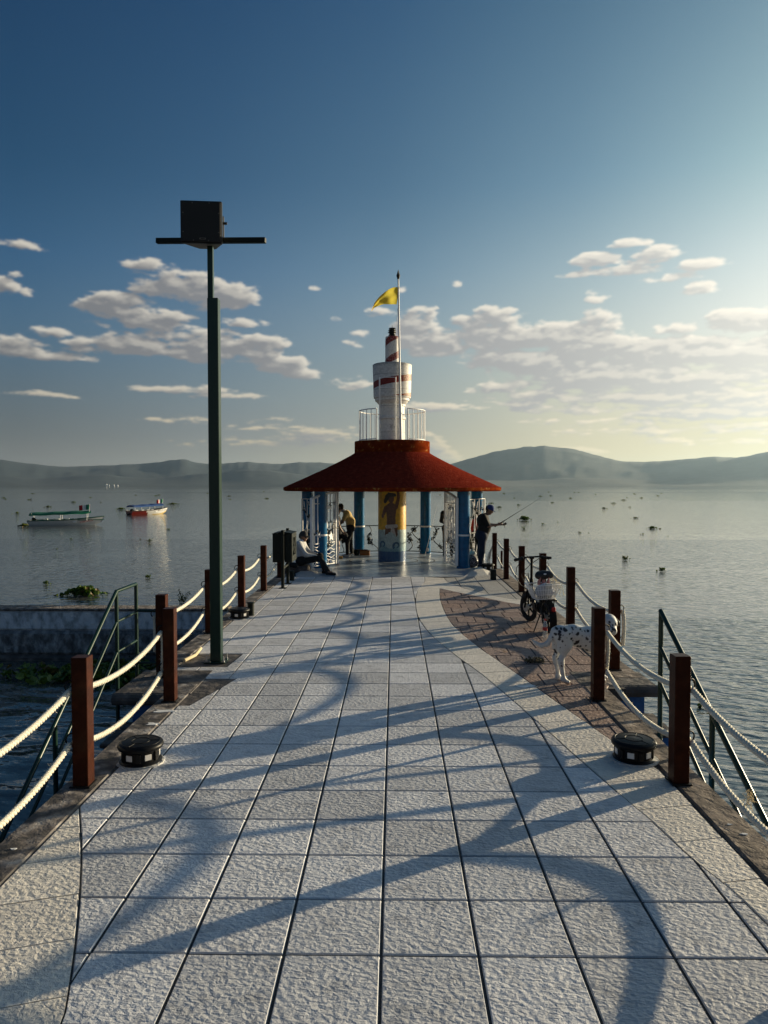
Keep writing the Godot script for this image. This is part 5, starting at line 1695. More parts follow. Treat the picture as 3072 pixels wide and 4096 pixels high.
# ---------------------------------------------------------------- boats
func boat(at: Vector3, turn: float, label: String, length: float, canopy: Material, rim: Material, two_tone: bool) -> Node3D:
	var o := thing("motor_boat", label, "boat", at, turn, "open boats with canopies moored on the lake")
	var L := length
	var hull := MB.new()
	hull.colored = true
	var white := Color(0.68, 0.68, 0.66)
	var red := Color(0.17, 0.016, 0.012)
	var n := 22
	var sec := []
	for i in n + 1:
		var t := float(i) / n
		var x := (t - 0.5) * L
		var half := 0.78 * (1.0 - pow(maxf(t - 0.42, 0.0) / 0.58, 2.2)) * (0.92 + 0.08 * minf(t * 4.0, 1.0)) + 0.012
		var sheer := 0.36 + 0.05 * (1.0 - t) + 0.32 * pow(t, 2.6)
		var keel := -0.16 + 0.42 * pow(maxf(t - 0.72, 0.0) / 0.28, 2.0)
		var ov := 0.20 * pow(maxf(t - 0.75, 0.0) / 0.25, 2.0)
		var row := []
		for k in 7:
			var s := k / 6.0
			var y := lerpf(keel, sheer, s)
			row.append(Vector3(x + ov * s, y, half * (0.42 + 0.58 * pow(s, 0.7)) if s > 0 else half * 0.36))
		sec.append(row)
	for side in [-1.0, 1.0]:
		for i in n:
			for k in 6:
				var q := [sec[i][k], sec[i + 1][k], sec[i + 1][k + 1], sec[i][k + 1]]
				for m in 4: q[m] = Vector3(q[m].x, q[m].y, q[m].z * side)
				var t := float(i) / n
				hull.col = red if two_tone and t < 0.40 - 0.07 * k / 6.0 else (Color(0.55, 0.40, 0.14) if two_tone and k < 2 and t > 0.5 else white * (0.88 + 0.12 * rng.randf()))
				if side > 0: hull.quad(q[0], q[1], q[2], q[3])
				else: hull.quad(q[1], q[0], q[3], q[2])
				# inner skin
				hull.col = Color(0.30, 0.31, 0.30)
				var w := []
				for m in 4: w.append(Vector3(q[m].x, maxf(q[m].y, 0.02) , q[m].z - side * 0.03))
				if side > 0: hull.quad(w[1], w[0], w[3], w[2])
				else: hull.quad(w[0], w[1], w[2], w[3])
	hull.col = white if not two_tone else red
	for k in 6:
		var a: Vector3 = sec[0][k]; var b: Vector3 = sec[0][k + 1]
		hull.quad(Vector3(a.x, a.y, -a.z), Vector3(a.x, a.y, a.z), Vector3(b.x, b.y, b.z), Vector3(b.x, b.y, -b.z))
	for i in n:
		var a: Vector3 = sec[i][0]; var b: Vector3 = sec[i + 1][0]
		hull.quad(Vector3(a.x, a.y, -a.z), Vector3(b.x, b.y, -b.z), Vector3(b.x, b.y, b.z), Vector3(a.x, a.y, a.z))
	part("hull", hull, M.boat_paint, o)
	for side in [-1.0, 1.0]:
		var gw := MB.new()
		var line := []
		for i in n + 1: line.append(Vector3(sec[i][6].x, sec[i][6].y + 0.01, sec[i][6].z * side))
		gw.tube(line, 0.035, 6)
		part("gunwale", gw, rim, o)
	var fd := MB.new()
	var fp := PackedVector2Array()
	for i in range(int(n * 0.72), n + 1): fp.append(Vector2(sec[i][6].x, sec[i][6].z - 0.01))
	for i in range(n, int(n * 0.72) - 1, -1): fp.append(Vector2(sec[i][6].x, -sec[i][6].z + 0.01))
	fd.plate(fp, 0.40, 0.46)
	part("foredeck", fd, rim, o)
	for t in [0.18, 0.34, 0.50, 0.64]:
		var b := MB.new()
		b.box(Vector3((t - 0.5) * L, 0.28, 0), Vector3(0.26, 0.05, 1.36), 0.01)
		part("bench", b, M.boat_paint, o)
	for t in [0.20, 0.36, 0.50, 0.62]:
		var b := MB.new()
		b.box(Vector3((t - 0.5) * L, 0.46, -0.72 if not two_tone else 0.0), Vector3(0.32, 0.10, 0.14), 0.03)
		part("seat_cushion", b, M.white_paint, o)
	# canopy
	var c0 := -0.47 * L; var c1 := 0.33 * L
	var cn := MB.new()
	for i in 10:
		for k in 8:
			var q := []
			for m in [[i, k + 1], [i + 1, k + 1], [i + 1, k], [i, k]]:
				var x := lerpf(c0, c1, m[0] / 10.0)
				var a = (m[1] / 8.0 - 0.5) * 2.0
				q.append(Vector3(x, 1.02 + 0.14 * m[0] / 10.0 + 0.02 * sin(m[0] * 1.9) - 0.11 * pow(absf(a), 2.2), a * 0.74))
			cn.quad(q[0], q[1], q[2], q[3])
	for side in [-1.0, 1.0]:
		for i in 10:
			var x0 := lerpf(c0, c1, i / 10.0); var x1 := lerpf(c0, c1, (i + 1) / 10.0)
			var y0 := 0.91 + 0.14 * i / 10.0 + 0.02 * sin(i * 1.9); var y1 := 0.91 + 0.14 * (i + 1) / 10.0 + 0.02 * sin((i + 1) * 1.9)
			cn.quad(Vector3(x0, y0 - 0.13, side * 0.745), Vector3(x1, y1 - 0.13, side * 0.745), Vector3(x1, y1, side * 0.74), Vector3(x0, y0, side * 0.74))
	part("canopy", cn, canopy, o)
	for t in [-0.45, -0.06, 0.30]:
		for side in [-1.0, 1.0]:
			var p := MB.new()
			p.tube([Vector3(t * L + side * 0.06, 0.38, side * 0.70), Vector3(t * L + side * 0.06, 0.98, side * 0.70)], 0.02, 6)
			part("canopy_pole", p, M.white_paint, o)
	var ae := MB.new()
	ae.tube([Vector3(-0.46 * L, 1.0, -0.5), Vector3(-0.47 * L, 1.4, -0.5)], 0.008, 5)
	part("aerial", ae, M.iron, o)
	var mo := Node3D.new()
	mo.name = "outboard_motor"
	o.add_child(mo)
	mo.position = Vector3(-0.5 * L - 0.12, 0, 0)
	mo.rotation.z = -0.75
	var cw := MB.new()
	cw.box(Vector3(0.06, 0.62, 0), Vector3(0.42, 0.36, 0.32), 0.09)
	part("cowling", cw, M.black_plastic, mo)
	var lg := MB.new()
	lg.box(Vector3(0.02, 0.2, 0), Vector3(0.16, 0.8, 0.1), 0.03)
	lg.box(Vector3(-0.04, -0.22, 0), Vector3(0.34, 0.12, 0.12), 0.04)
	lg.box(Vector3(-0.06, -0.02, 0), Vector3(0.36, 0.03, 0.22), 0.01)
	part("leg", lg, M.black_plastic, mo)
	var pr := MB.new()
	for k in 3:
		var a := TAU * k / 3.0
		pr.t = Transform3D(Basis(Vector3(1, 0, 0), a), Vector3(-0.22, -0.22, 0))
		pr.box(Vector3(0, 0.09, 0), Vector3(0.02, 0.16, 0.07), 0.005)
	part("propeller", pr, M.black_plastic, mo)
	var ti := MB.new()
	ti.tube([Vector3(0.2, 0.72, 0), Vector3(0.62, 0.62, 0)], 0.025, 6)
	part("tiller", ti, M.black_plastic, mo)
	# tricolour
	var fx := 0.27 * L
	var fl := MB.new()
	fl.tube([Vector3(fx + 0.36, 1.05, 0.4), Vector3(fx + 0.40, 1.66, 0.4)], 0.014, 6)
	part("flag_staff", fl, M.white_paint, o)
	var cols := [Color(0.01, 0.16, 0.09), Color(0.7, 0.7, 0.68), Color(0.40, 0.012, 0.02)]
	var f := MB.new()
	f.colored = true
	for k in 9:
		f.col = cols[k / 3]
		var xa := fx + 0.38 - 0.085 * k; var xb := xa - 0.085
		var za := 0.4 + 0.05 * sin(k * 1.1); var zb := 0.4 + 0.05 * sin((k + 1) * 1.1)
		var ya := 1.24 - 0.010 * k; var yb := 1.24 - 0.010 * (k + 1)
		for s in [0.003, -0.003]:
			if s > 0: f.quad(Vector3(xb, yb, zb + s), Vector3(xa, ya, za + s), Vector3(xa, ya + 0.40, za + s), Vector3(xb, yb + 0.40, zb + s))
			else: f.quad(Vector3(xa, ya, za + s), Vector3(xb, yb, zb + s), Vector3(xb, yb + 0.40, zb + s), Vector3(xa, ya + 0.40, za + s))
	part("flag", f, M.cloth, o)
	return o

func boats() -> void:
	M.boat_paint = vmat(0.35)
	var green := mat(0.006, 0.13, 0.075, 0.8)
	green.backlight_enabled = true
	green.backlight = Color(0.1, 0.4, 0.3)
	var blue := mat(0.012, 0.075, 0.26, 0.8)
	blue.backlight_enabled = true
	blue.backlight = Color(0.1, 0.2, 0.4)
	var dark := mat(0.03, 0.025, 0.022, 0.6)
	var b1 := boat(Vector3(-25.75, WATER, -56.8), 0.255, "white open boat with a green canopy, green rim and a tricolour flag", 5.3, green, mat(0.006, 0.10, 0.06, 0.5), false)
	var tm := TextMesh.new()
	var sf := SystemFont.new()
	sf.font_names = PackedStringArray(["Droid Sans"])
	tm.font = sf
	tm.text = "ESMERALDA"
	tm.font_size = 24
	tm.pixel_size = 0.0075
	tm.depth = 0.01
	var t := part("lettering", tm, mat(0.25, 0.02, 0.015, 0.6), b1)
	t.position = Vector3(1.62, 0.34, 0.63)
	t.rotation = Vector3(-0.12, 0.40, 0.13)
	boat(Vector3(-26.8, WATER, -79.0), 0.88, "smaller white and red open boat with a blue canopy, farther out on the lake", 4.5, blue, dark, true)

# ---------------------------------------------------------------- floating water hyacinth
func clump(radius: float, leaves: int, height: float, seed_: int) -> ArrayMesh:
	var r := RandomNumberGenerator.new()
	r.seed = seed_
	var mb := MB.new()
	mb.colored = true
	for k in leaves:
		var a := r.randf() * TAU
		var d := absf(r.randfn(0.0, 0.55)) * radius * (1.0 + 0.45 * sin(a * 3.0 + seed_) + 0.25 * sin(a * 7.0))
		var c := Vector3(cos(a) * d, 0.01, sin(a) * d * 0.5)
		var lift := height * (0.3 + 0.7 * r.randf()) * (1.15 - d / radius * 0.6)
		var lean := Vector3(r.randf_range(-1, 1), 0, r.randf_range(-1, 1)) * lift * 0.7
		var tip := c + lean + Vector3(0, lift, 0)
		var sz := (0.035 + 0.035 * r.randf()) * clampf(radius / 0.3, 0.6, 1.3)
		var g := r.randf()
		mb.col = Color(0.045, 0.10, 0.014).lerp(Color(0.17, 0.21, 0.03), g) if r.randf() > 0.12 else Color(0.12, 0.08, 0.03)
		var up := Vector3(r.randf_range(-0.9, 0.9), 0.7, r.randf_range(-0.9, 0.9)).normalized()
		var u := up.cross(Vector3(r.randf_range(-1, 1), 0.1, r.randf_range(-1, 1))).normalized()
		var w := up.cross(u)
		var pts := []
		for m in 7:
			var an := TAU * m / 7.0
			pts.append(tip + (u * cos(an) + w * sin(an) * 0.85) * sz + up * sz * 0.25 * cos(an * 2.0))
		for m in 7: mb.tri(tip - up * sz * 0.12, pts[m], pts[(m + 1) % 7])
		mb.col = Color(0.07, 0.11, 0.02)
		mb.tube([c, tip], 0.006, 3, false)
	return mb.mesh()

func water_plants() -> void:
	var kinds := []
	for k in 4: kinds.append([clump(0.30, 60, 0.12, 200 + k), clump(0.12, 16, 0.08, 300 + k)])
	var named := [[-8.78, -20.44, 0.42, "large leafy raft of water hyacinth behind the breakwater", 420, 0.20],
		[-10.93, -22.66, 0.13, "small hyacinth tuft to the left of the large raft", 26, 0.10], [-8.29, -24.32, 0.11, "small hyacinth tuft beyond the large raft, left of the green pole", 26, 0.10],
		[-13.30, -39.44, 0.14, "upright hyacinth sprig between the boats and the green pole", 22, 0.22], [-36.54, -119.94, 0.95, "long dark hyacinth raft to the right of the blue-canopied boat", 160, 0.28],
		[-35.34, -93.82, 0.55, "hyacinth patch by the motor of the blue-canopied boat", 110, 0.24], [-27.95, -54.6, 0.36, "hyacinth caught on the motor of the green-canopied boat", 110, 0.22],
		[-41.85, -80.36, 0.30, "hyacinth clump near the left border of the view, before the boats", 50, 0.18], [11.67, -65.36, 0.50, "bushy hyacinth raft beyond the fisherman's rod", 140, 0.34],
		[18.59, -52.71, 0.36, "low dark hyacinth raft on the open water to the right", 80, 0.14], [9.64, -30.51, 0.17, "leafy hyacinth clump on the water above the dog", 50, 0.16], [9.66, -26.37, 0.15, "ragged hyacinth clump nearer than the leafy one, right of it", 40, 0.14],
		[9.23, -52.09, 0.13, "sprig of hyacinth right below the bushy raft", 22, 0.2], [17.06, -127.92, 0.75, "long thin weed line right of the kiosk roof", 60, 0.12], [22.93, -69.59, 0.28, "thin weed patch in the middle distance to the right", 40, 0.10],
		[4.32, -10.18, 0.06, "single bright green hyacinth leaf cluster under the nearest right rope", 14, 0.05], [-2.84, -12.2, 0.10, "hyacinth tuft showing over the rope left of the green pole", 26, 0.3]]
	var i := 0
	for q in named:
		var m := clump(q[2], q[4], q[5], 400 + i)
		var o := solo("water_hyacinth", m, M.hyacinth, q[3], "water plant", "clumps of water hyacinth adrift on the lake")
		o.position = Vector3(q[0], WATER, q[1])
		if i == 16: o.position = Vector3(-5.6, WATER, -19.2)
		i += 1
	# weeds in the corner between the breakwater and the steps
	var wm := MB.new()
	wm.colored = true
	var o2 := solo("water_hyacinth", clump(1.5, 900, 0.12, 470), M.hyacinth, "shaded hyacinth mat in the corner between breakwater and left steps", "water plant", "clumps of water hyacinth adrift on the lake")
	o2.position = Vector3(-4.9, WATER, -11.7)
	var far := [[-15.86, -50.89, 0.14], [-18.63, -41.71, 0.10], [-14.64, -41.76, 0.07], [-16.45, -35.30, 0.07], [-59.84, -135.18, 0.4], [-80.10, -191.08, 0.34], [-54.74, -135.25, 0.2], [-50.21, -105.10, 0.45], [-80.74, -160.10, 0.3], [-141.53, -283.38, 0.85], [-100.05, -185.42, 0.4], [-84.28, -236.71, 0.38], [-78.52, -242.58, 0.38],
		[11.79, -58.10, 0.2], [12.15, -47.95, 0.12], [12.76, -47.96, 0.07], [16.80, -44.93, 0.06], [28.39, -99.29, 0.36], [38.31, -128.22, 0.36], [43.54, -180.70, 0.45], [14.94, -104.03, 0.35], [19.87, -117.21, 0.3], [28.95, -134.24, 0.28], [33.99, -105.61, 0.2], [62.33, -184.94, 0.4], [59.95, -189.06, 0.24], [109.71, -301.41, 0.4], [94.98, -290.80, 0.36], [15.77, -46.41, 0.12], [30.23, -184.49, 0.24], [13.90, -62.23, 0.08]]
	var r := RandomNumberGenerator.new()
	r.seed = 77
	for k in 26: far.append([r.randf_range(-1, 1) * 90.0, -150.0 - r.randf() * 260.0, 0.25 + r.randf() * 0.4])
	i = 0
	for q in far:
		var kd: Array = kinds[i % 4]
		var big: bool = q[2] > 0.2
		var o := solo("floating_weed", kd[0] if big else kd[1], M.hyacinth, "small dark clump of floating weed far out on the open lake", "water plant", "specks of weed on the open lake")
		o.position = Vector3(q[0], WATER, q[1])
		var s: float = q[2] / (0.30 if big else 0.12)
		o.scale = Vector3(s, minf(s, 1.3), s)
		o.rotation.y = r.randf_range(-0.4, 0.4)
		i += 1
	# pale buildings on the far shore
	for q in [[-21.62, 14.0, "tallest of the pale buildings on the far left shore"], [-21.45, 8.0, "pale low building on the far left shore, left of the tallest's neighbour"], [-21.1, 9.0, "pale building on the far left shore, right of the tallest"], [-20.85, 6.0, "rightmost low pale building on the far left shore"]]:
		var a := deg_to_rad(q[0])
		var mb := MB.new()
		mb.box(Vector3(0, q[1] * 0.5, 0), Vector3(11, q[1], 10), 0.4)
		mb.box(Vector3(1.0, q[1] + 1.0, 0), Vector3(5, 2, 5), 0.2)
		var o := solo("distant_building", mb, M.white_paint, q[2], "building", "pale buildings on the far shore")
		o.position = Vector3(sin(a) * 6650.0, WATER + 2.0, -cos(a) * 6650.0)

# ---------------------------------------------------------------- people
func head_prims(c: Vector3, f: Vector3, u: Vector3, skin: Color) -> Array:
	f = f.normalized()
	u = (u - f * u.dot(f)).normalized()
	var r := f.cross(u)
	var dark := Color(0.01, 0.008, 0.008)
	var lip := Color(skin.r * 0.75, skin.g * 0.5, skin.b * 0.5)
	var o := [cap(c + u * 0.030 - f * 0.022, c + u * 0.034 + f * 0.012, 0.088, 0.084, skin),
		cap(c + f * 0.030, c + f * 0.036 - u * 0.055, 0.066, 0.050, skin),
		cap(c - u * 0.086 + f * 0.050 + r * 0.016, c - u * 0.086 + f * 0.050 - r * 0.016, 0.024, 0.024, skin),
		cap(c - u * 0.05 + r * 0.045 - f * 0.01, c - u * 0.078 + r * 0.022 + f * 0.04, 0.024, 0.02, skin),
		cap(c - u * 0.05 - r * 0.045 - f * 0.01, c - u * 0.078 - r * 0.022 + f * 0.04, 0.024, 0.02, skin),
		cap(c + f * 0.094 + u * 0.008, c + f * 0.112 - u * 0.026, 0.009, 0.013, skin),
		cap(c + f * 0.088 - u * 0.060 + r * 0.016, c + f * 0.088 - u * 0.060 - r * 0.016, 0.008, 0.008, lip)]
	for s in [-1.0, 1.0]:
		o.append(cap(c + f * 0.084 + u * 0.026 + r * s * 0.018, c + f * 0.074 + u * 0.026 + r * s * 0.05, 0.010, 0.009, skin))
		o.append(cap(c + f * 0.086 + u * 0.008 + r * s * 0.031, c + f * 0.086 + u * 0.008 + r * s * 0.036, 0.009, 0.009, dark))
		o.append(cap(c + r * s * 0.084 + u * 0.016 - f * 0.012, c + r * s * 0.080 - u * 0.026 - f * 0.004, 0.015, 0.010, skin))
	return o

func hand_prims(wr: Vector3, dir: Vector3, pn: Vector3, curl: float, skin: Color, thumb_side: float) -> Array:
	dir = dir.normalized()
	var side := dir.cross(pn).normalized()
	pn = side.cross(dir).normalized()
	var o := [cap(wr - dir * 0.03, wr + dir * 0.02, 0.026, 0.024, skin)]
	for k in 4:
		var sx := (k - 1.5) * 0.0195
		o.append(cap(wr + dir * 0.02 + side * sx * 0.6, wr + dir * 0.085 + side * sx, 0.016, 0.012, skin))
		var p := wr + dir * 0.088 + side * sx
		var lens: Array = [[0.036, 0.022, 0.017], [0.042, 0.026, 0.019], [0.039, 0.025, 0.018], [0.030, 0.019, 0.016]][k]
		var a := 0.0
		for j in 3:
			a += curl * (0.9 + 0.15 * j)
			var d := dir * cos(a) + pn * sin(a)
			var q: Vector3 = p + d * lens[j]
			o.append(cap(p, q, 0.0095 - 0.001 * j, 0.0088 - 0.001 * j, skin))
			p = q
	var b := wr + dir * 0.028 + side * 0.026 * thumb_side
	var b2 := b + (dir * 0.55 + side * thumb_side * 0.55 + pn * 0.5).normalized() * 0.040
	var b3 := b2 + (dir * 0.8 + pn * (0.3 + curl * 0.5) - side * thumb_side * 0.1).normalized() * 0.032
	o.append(cap(b, b2, 0.013, 0.011, skin))
	o.append(cap(b2, b3, 0.0105, 0.0085, skin))
	return o

# g: joints in metres from `at`. One continuous skin; clothes, hair, hat and shoes are its children.
func person(label: String, at: Vector3, g: Dictionary) -> Node3D:
	var o := Node3D.new()
	o.name = numbered("person")
	add_child(o, true)
	tag(o, label, "person")
	o.position = at
	var skin: Color = g.skin
	var mb := MB.new()
	var hs: Vector3 = (g.shl + g.shr) * 0.5
	var hips: Vector3 = (g.hl + g.hr) * 0.5
	var w: float = g.get("w", 1.0)
	var b := [cap(hips, hips.lerp(hs, 0.5), 0.10 * w, 0.095 * w, skin), cap(hips.lerp(hs, 0.5), hs - Vector3(0, 0.05, 0), 0.095 * w, 0.10 * w, skin), cap(g.shl, g.shr, 0.055, 0.055, skin),
		cap(hs, g.head - g.up * 0.06, 0.055, 0.052, skin)]
	for s in ["l", "r"]:
		b.append(cap(g["sh" + s], g["el" + s], 0.046, 0.037, skin))
		b.append(cap(g["el" + s], g["wr" + s], 0.038, 0.027, skin))
		b.append(cap(g["h" + s], g["kn" + s], 0.075 * w, 0.052, skin))
		b.append(cap(g["kn" + s], g["kn" + s].lerp(g["an" + s], 0.35), 0.050, 0.052, skin))
		b.append(cap(g["kn" + s].lerp(g["an" + s], 0.35), g["an" + s], 0.052, 0.034, skin))
		b.append(cap(g["an" + s], g["toe" + s], 0.034, 0.026, skin))
	blob(mb, b, 0.016, 0.035)
	blob(mb, head_prims(g.head, g.face, g.up, skin), 0.0065, 0.016)
	for s in ["l", "r"]:
		if not g.has("hd" + s): continue
		blob(mb, hand_prims(g["wr" + s], g["hd" + s], g["pn" + s], g.get("curl", 0.45), skin, -1.0 if s == "l" else 1.0), 0.005, 0.006)
	part("body", mb, M.skin, o)
	# top
	var wrinkle := noise(500 + used["person"], 9.0, 3)
	var tc: Color = g.top
	var fold := func(p: Vector3, c: Color) -> Color: return c * (1.0 + 0.22 * wrinkle.get_noise_3dv(p * 1.5))
	var t := MB.new()
	var waist: Vector3 = hips + (hs - hips) * g.get("hem", 0.02)
	var bl: Vector3 = g.get("belly", Vector3.ZERO)
	var tp := [cap(waist, hips.lerp(hs, 0.45) + bl, 0.128 * w, 0.128 * w, tc), cap(hips.lerp(hs, 0.45) + bl, hips.lerp(hs, 0.8), 0.128 * w, 0.125 * w, tc),
		cap(g.shl.lerp(g.shr, 0.10), g.shl.lerp(g.shr, 0.90), 0.078, 0.078, tc), cap(hips.lerp(hs, 0.8).lerp(g.shl, 0.35), hips.lerp(hs, 0.8).lerp(g.shr, 0.35), 0.115 * w, 0.115 * w, tc)]
	for s in ["l", "r"]:
		var sl: float = g.sleeve
		tp.append(cap(g["sh" + s], g["sh" + s].lerp(g["el" + s], minf(sl, 1.0)), 0.070, 0.058, tc))
		if sl > 1.0: tp.append(cap(g["el" + s], g["el" + s].lerp(g["wr" + s], sl - 1.0), 0.056, 0.042, tc))
	if g.has("skirt"):
		tp.append(cap(hips, (g.knl + g.knr) * 0.5 * 0.45 + hips * 0.55, 0.150, 0.160, tc))
	blob(t, tp, 0.015, 0.05, fold)
	part("top", t, M.cloth, o)
	# collar
	if g.has("collar"):
		var cl := MB.new()
		cl.t = Transform3D(Basis(), hs.lerp(g.head, 0.45))
		cl.lathe([Vector2(0.082, -0.02), Vector2(0.070, 0.028), Vector2(0.062, 0.026)], 18, Vector3.ZERO, true)
		part("collar", cl, M[g.collar], o)
	# trousers
	if not g.has("skirt"):
		var pc: Color = g.bottom
		var pm := MB.new()
		var pp := [cap(g.hl, g.hr, 0.118 * w, 0.118 * w, pc), cap(hips, hips + (hs - hips) * 0.16, 0.122 * w, 0.118 * w, pc)]
		for s in ["l", "r"]:
			pp.append(cap(g["h" + s], g["kn" + s], 0.098 * w, 0.072, pc))
			pp.append(cap(g["kn" + s], g["an" + s] + (g["kn" + s] - g["an" + s]) * 0.06, 0.070, 0.056, pc))
		blob(pm, pp, 0.015, 0.035, fold)
		part("trousers", pm, M.cloth, o)
	for s in ["l", "r"]:
		var sh := MB.new()
		var sc: Color = g.shoe
		var an: Vector3 = g["an" + s]; var toe: Vector3 = g["toe" + s]
		var heel: Vector3 = an + (an - toe).normalized() * 0.035
		heel.y = toe.y + 0.004 if not g.has("lift") or s != "l" else heel.y - 0.05
		blob(sh, [cap(heel, toe, 0.040, 0.036, sc), cap(an - (an - heel) * 0.3, heel, 0.046, 0.042, sc), cap(heel - Vector3(0, 0.018, 0), toe - Vector3(0, 0.014, 0), 0.026, 0.025, sc * g.get("sole", 0.5))], 0.009, 0.02)
		part("shoe", sh, M.cloth, o)
	# hair and hat
	var f: Vector3 = g.face.normalized()
	var u: Vector3 = (g.up - f * g.up.dot(f)).normalized()
	var r := f.cross(u)
	var hc: Color = g.hair
	var hm := MB.new()
	var hp := [cap(g.head + u * 0.040 - f * 0.034, g.head + u * 0.05 - f * 0.005, 0.094, 0.086, hc), cap(g.head - f * 0.055 + r * 0.03, g.head - f * 0.055 - r * 0.03 - u * 0.03, 0.055, 0.045, hc)]
	if g.has("long_hair"):
		hp.append(cap(g.head - f * 0.06, g.head - f * 0.075 - Vector3(0, 0.22, 0), 0.075, 0.06, hc))
	blob(hm, hp, 0.009, 0.03)
	part("hair", hm, M.cloth, o)
	if g.has("hat"):
		var cc: Color = g.hat
		var cm := MB.new()
		blob(cm, [cap(g.head + u * 0.056 - f * 0.014, g.head + u * 0.066 + f * 0.008, 0.101, 0.094, cc), cap(g.head + u * 0.04 + f * 0.07 + r * 0.03, g.head + u * 0.04 + f * 0.07 - r * 0.03, 0.03, 0.03, cc)], 0.008, 0.03, fold)
		var hat := part("cap", cm, M.cloth, o)
		var br := MB.new()
		for k in 5:
			var a := (k - 2) * 0.017
			br.tube([g.head + u * 0.040 + f * 0.075 + r * a * 1.6, g.head + u * 0.018 + f * (0.165 - absf(a) * 0.7) + r * a * 1.9], [0.0105, 0.007], 6)
		br.colored = true
		for i in br.c.size(): br.c[i] = cc * 0.8
		part("brim", br, M.cloth, hat)
	return o

func people() -> void:
	var tan := Color(0.20, 0.105, 0.065)
	# the man with the fishing rod, right of the kiosk, seen from his right-hand side
	var fm := person("standing man in a navy cap, dark T-shirt and jeans, fishing over the right edge", Vector3(2.33, 0.0, -19.45), {
		"skin": tan, "hair": Color(0.04, 0.035, 0.03), "hat": Color(0.008, 0.03, 0.14), "top": Color(0.006, 0.006, 0.007), "bottom": Color(0.008, 0.018, 0.042), "shoe": Color(0.02, 0.02, 0.02),
		"hl": Vector3(-0.02, 0.86, -0.09), "hr": Vector3(0.0, 0.86, 0.09), "shl": Vector3(0.06, 1.375, -0.19), "shr": Vector3(0.03, 1.37, 0.19), "belly": Vector3(0.06, 0, 0), "w": 1.30, "hem": -0.14,
		"head": Vector3(0.205, 1.545, 0.0), "face": Vector3(1.0, -0.42, 0.25), "up": Vector3(0.35, 1.0, 0.0),
		"ell": Vector3(0.22, 1.16, -0.16), "elr": Vector3(0.16, 1.135, 0.20), "wrl": Vector3(0.44, 1.16, -0.05), "wrr": Vector3(0.42, 1.175, 0.07), "hdl": Vector3(1, 0.25, 0.15), "hdr": Vector3(1, 0.25, -0.1), "pnl": Vector3(0, -0.4, 1), "pnr": Vector3(0, -0.5, -1), "curl": 0.75,
		"knl": Vector3(-0.01, 0.46, -0.12), "knr": Vector3(0.01, 0.46, 0.12), "anl": Vector3(-0.02, 0.07, -0.13), "anr": Vector3(-0.04, 0.07, 0.12), "toel": Vector3(0.15, 0.035, -0.15), "toer": Vector3(0.13, 0.035, 0.14), "sleeve": 0.85})
	# his rod
	var rod := thing("fishing_rod", "dark fishing rod with a spinning reel held by the man in the navy cap", "fishing rod", Vector3(2.84, 1.215, -19.42))
	rod.rotation.z = 0.565
	var st := MB.new()
	st.tube([Vector3(-0.18, 0, 0), Vector3(0.12, 0, 0), Vector3(0.5, 0, 0), Vector3(1.22, 0.0, 0)], [0.012, 0.010, 0.0055, 0.002], 8)
	part("blank", st, M.black_plastic, rod)
	var gp := MB.new()
	gp.tube([Vector3(-0.2, 0, 0), Vector3(0.10, 0, 0)], 0.0155, 10)
	part("grip", gp, M.black_cloth, rod)
	var rl := MB.new()
	rl.tube([Vector3(0.05, -0.01, 0), Vector3(0.06, -0.06, 0)], 0.009, 6)
	rl.tube([Vector3(0.02, -0.085, 0), Vector3(0.10, -0.085, 0)], 0.030, 12)
	rl.ring(Vector3(0.11, -0.085, 0), Vector3(1, 0, 0), 0.036, 0.004, 14, 5)
	rl.tube([Vector3(0.05, -0.085, 0.0), Vector3(0.05, -0.085, 0.05), Vector3(0.02, -0.14, 0.05)], 0.006, 6)
	rl.ball(Vector3(0.02, -0.145, 0.05), Vector3(0.013, 0.013, 0.013), 8, 6)
	part("reel", rl, M.iron, rod)
	for x in [0.35, 0.62, 0.86, 1.05, 1.2]:
		var gd := MB.new()
		gd.ring(Vector3(x, -0.016, 0), Vector3(1, 0, 0), 0.009, 0.0018, 10, 4)
		part("line_guide", gd, M.iron, rod)
	# the man sitting by the left gate
	var sit := person("seated man in a white shirt, grey cap and dark glasses beside the left gate", Vector3(-2.36, 0.0, -18.45), {
		"skin": tan, "hair": Color(0.05, 0.045, 0.04), "hat": Color(0.035, 0.035, 0.036), "top": Color(0.50, 0.50, 0.50), "bottom": Color(0.010, 0.009, 0.010), "shoe": Color(0.012, 0.011, 0.011), "collar": "white_paint",
		"hl": Vector3(-0.02, 0.30, -0.10), "hr": Vector3(0.0, 0.30, 0.10), "shl": Vector3(0.02, 0.735, -0.18), "shr": Vector3(-0.04, 0.73, 0.17), "w": 1.08,
		"head": Vector3(0.06, 0.90, 0.0), "face": Vector3(1.0, -0.10, 0.55), "up": Vector3(0.0, 1.0, 0.0),
		"ell": Vector3(0.16, 0.50, -0.22), "elr": Vector3(0.14, 0.47, 0.22), "wrl": Vector3(0.38, 0.44, -0.10), "wrr": Vector3(0.40, 0.42, 0.10), "hdl": Vector3(1, -0.1, 0.5), "hdr": Vector3(1, -0.1, -0.5), "pnl": Vector3(0, -1, 0), "pnr": Vector3(0, -1, 0),
		"knl": Vector3(0.48, 0.42, -0.02), "knr": Vector3(0.50, 0.38, 0.20), "anl": Vector3(0.62, 0.08, 0.28), "anr": Vector3(0.74, 0.07, 0.55), "toel": Vector3(0.80, 0.035, 0.36), "toer": Vector3(0.90, 0.035, 0.66), "sleeve": 1.95})
	var gl := MB.new()
	var hf := Vector3(1.0, -0.10, 0.55).normalized()
	var hr := hf.cross(Vector3.UP).normalized()
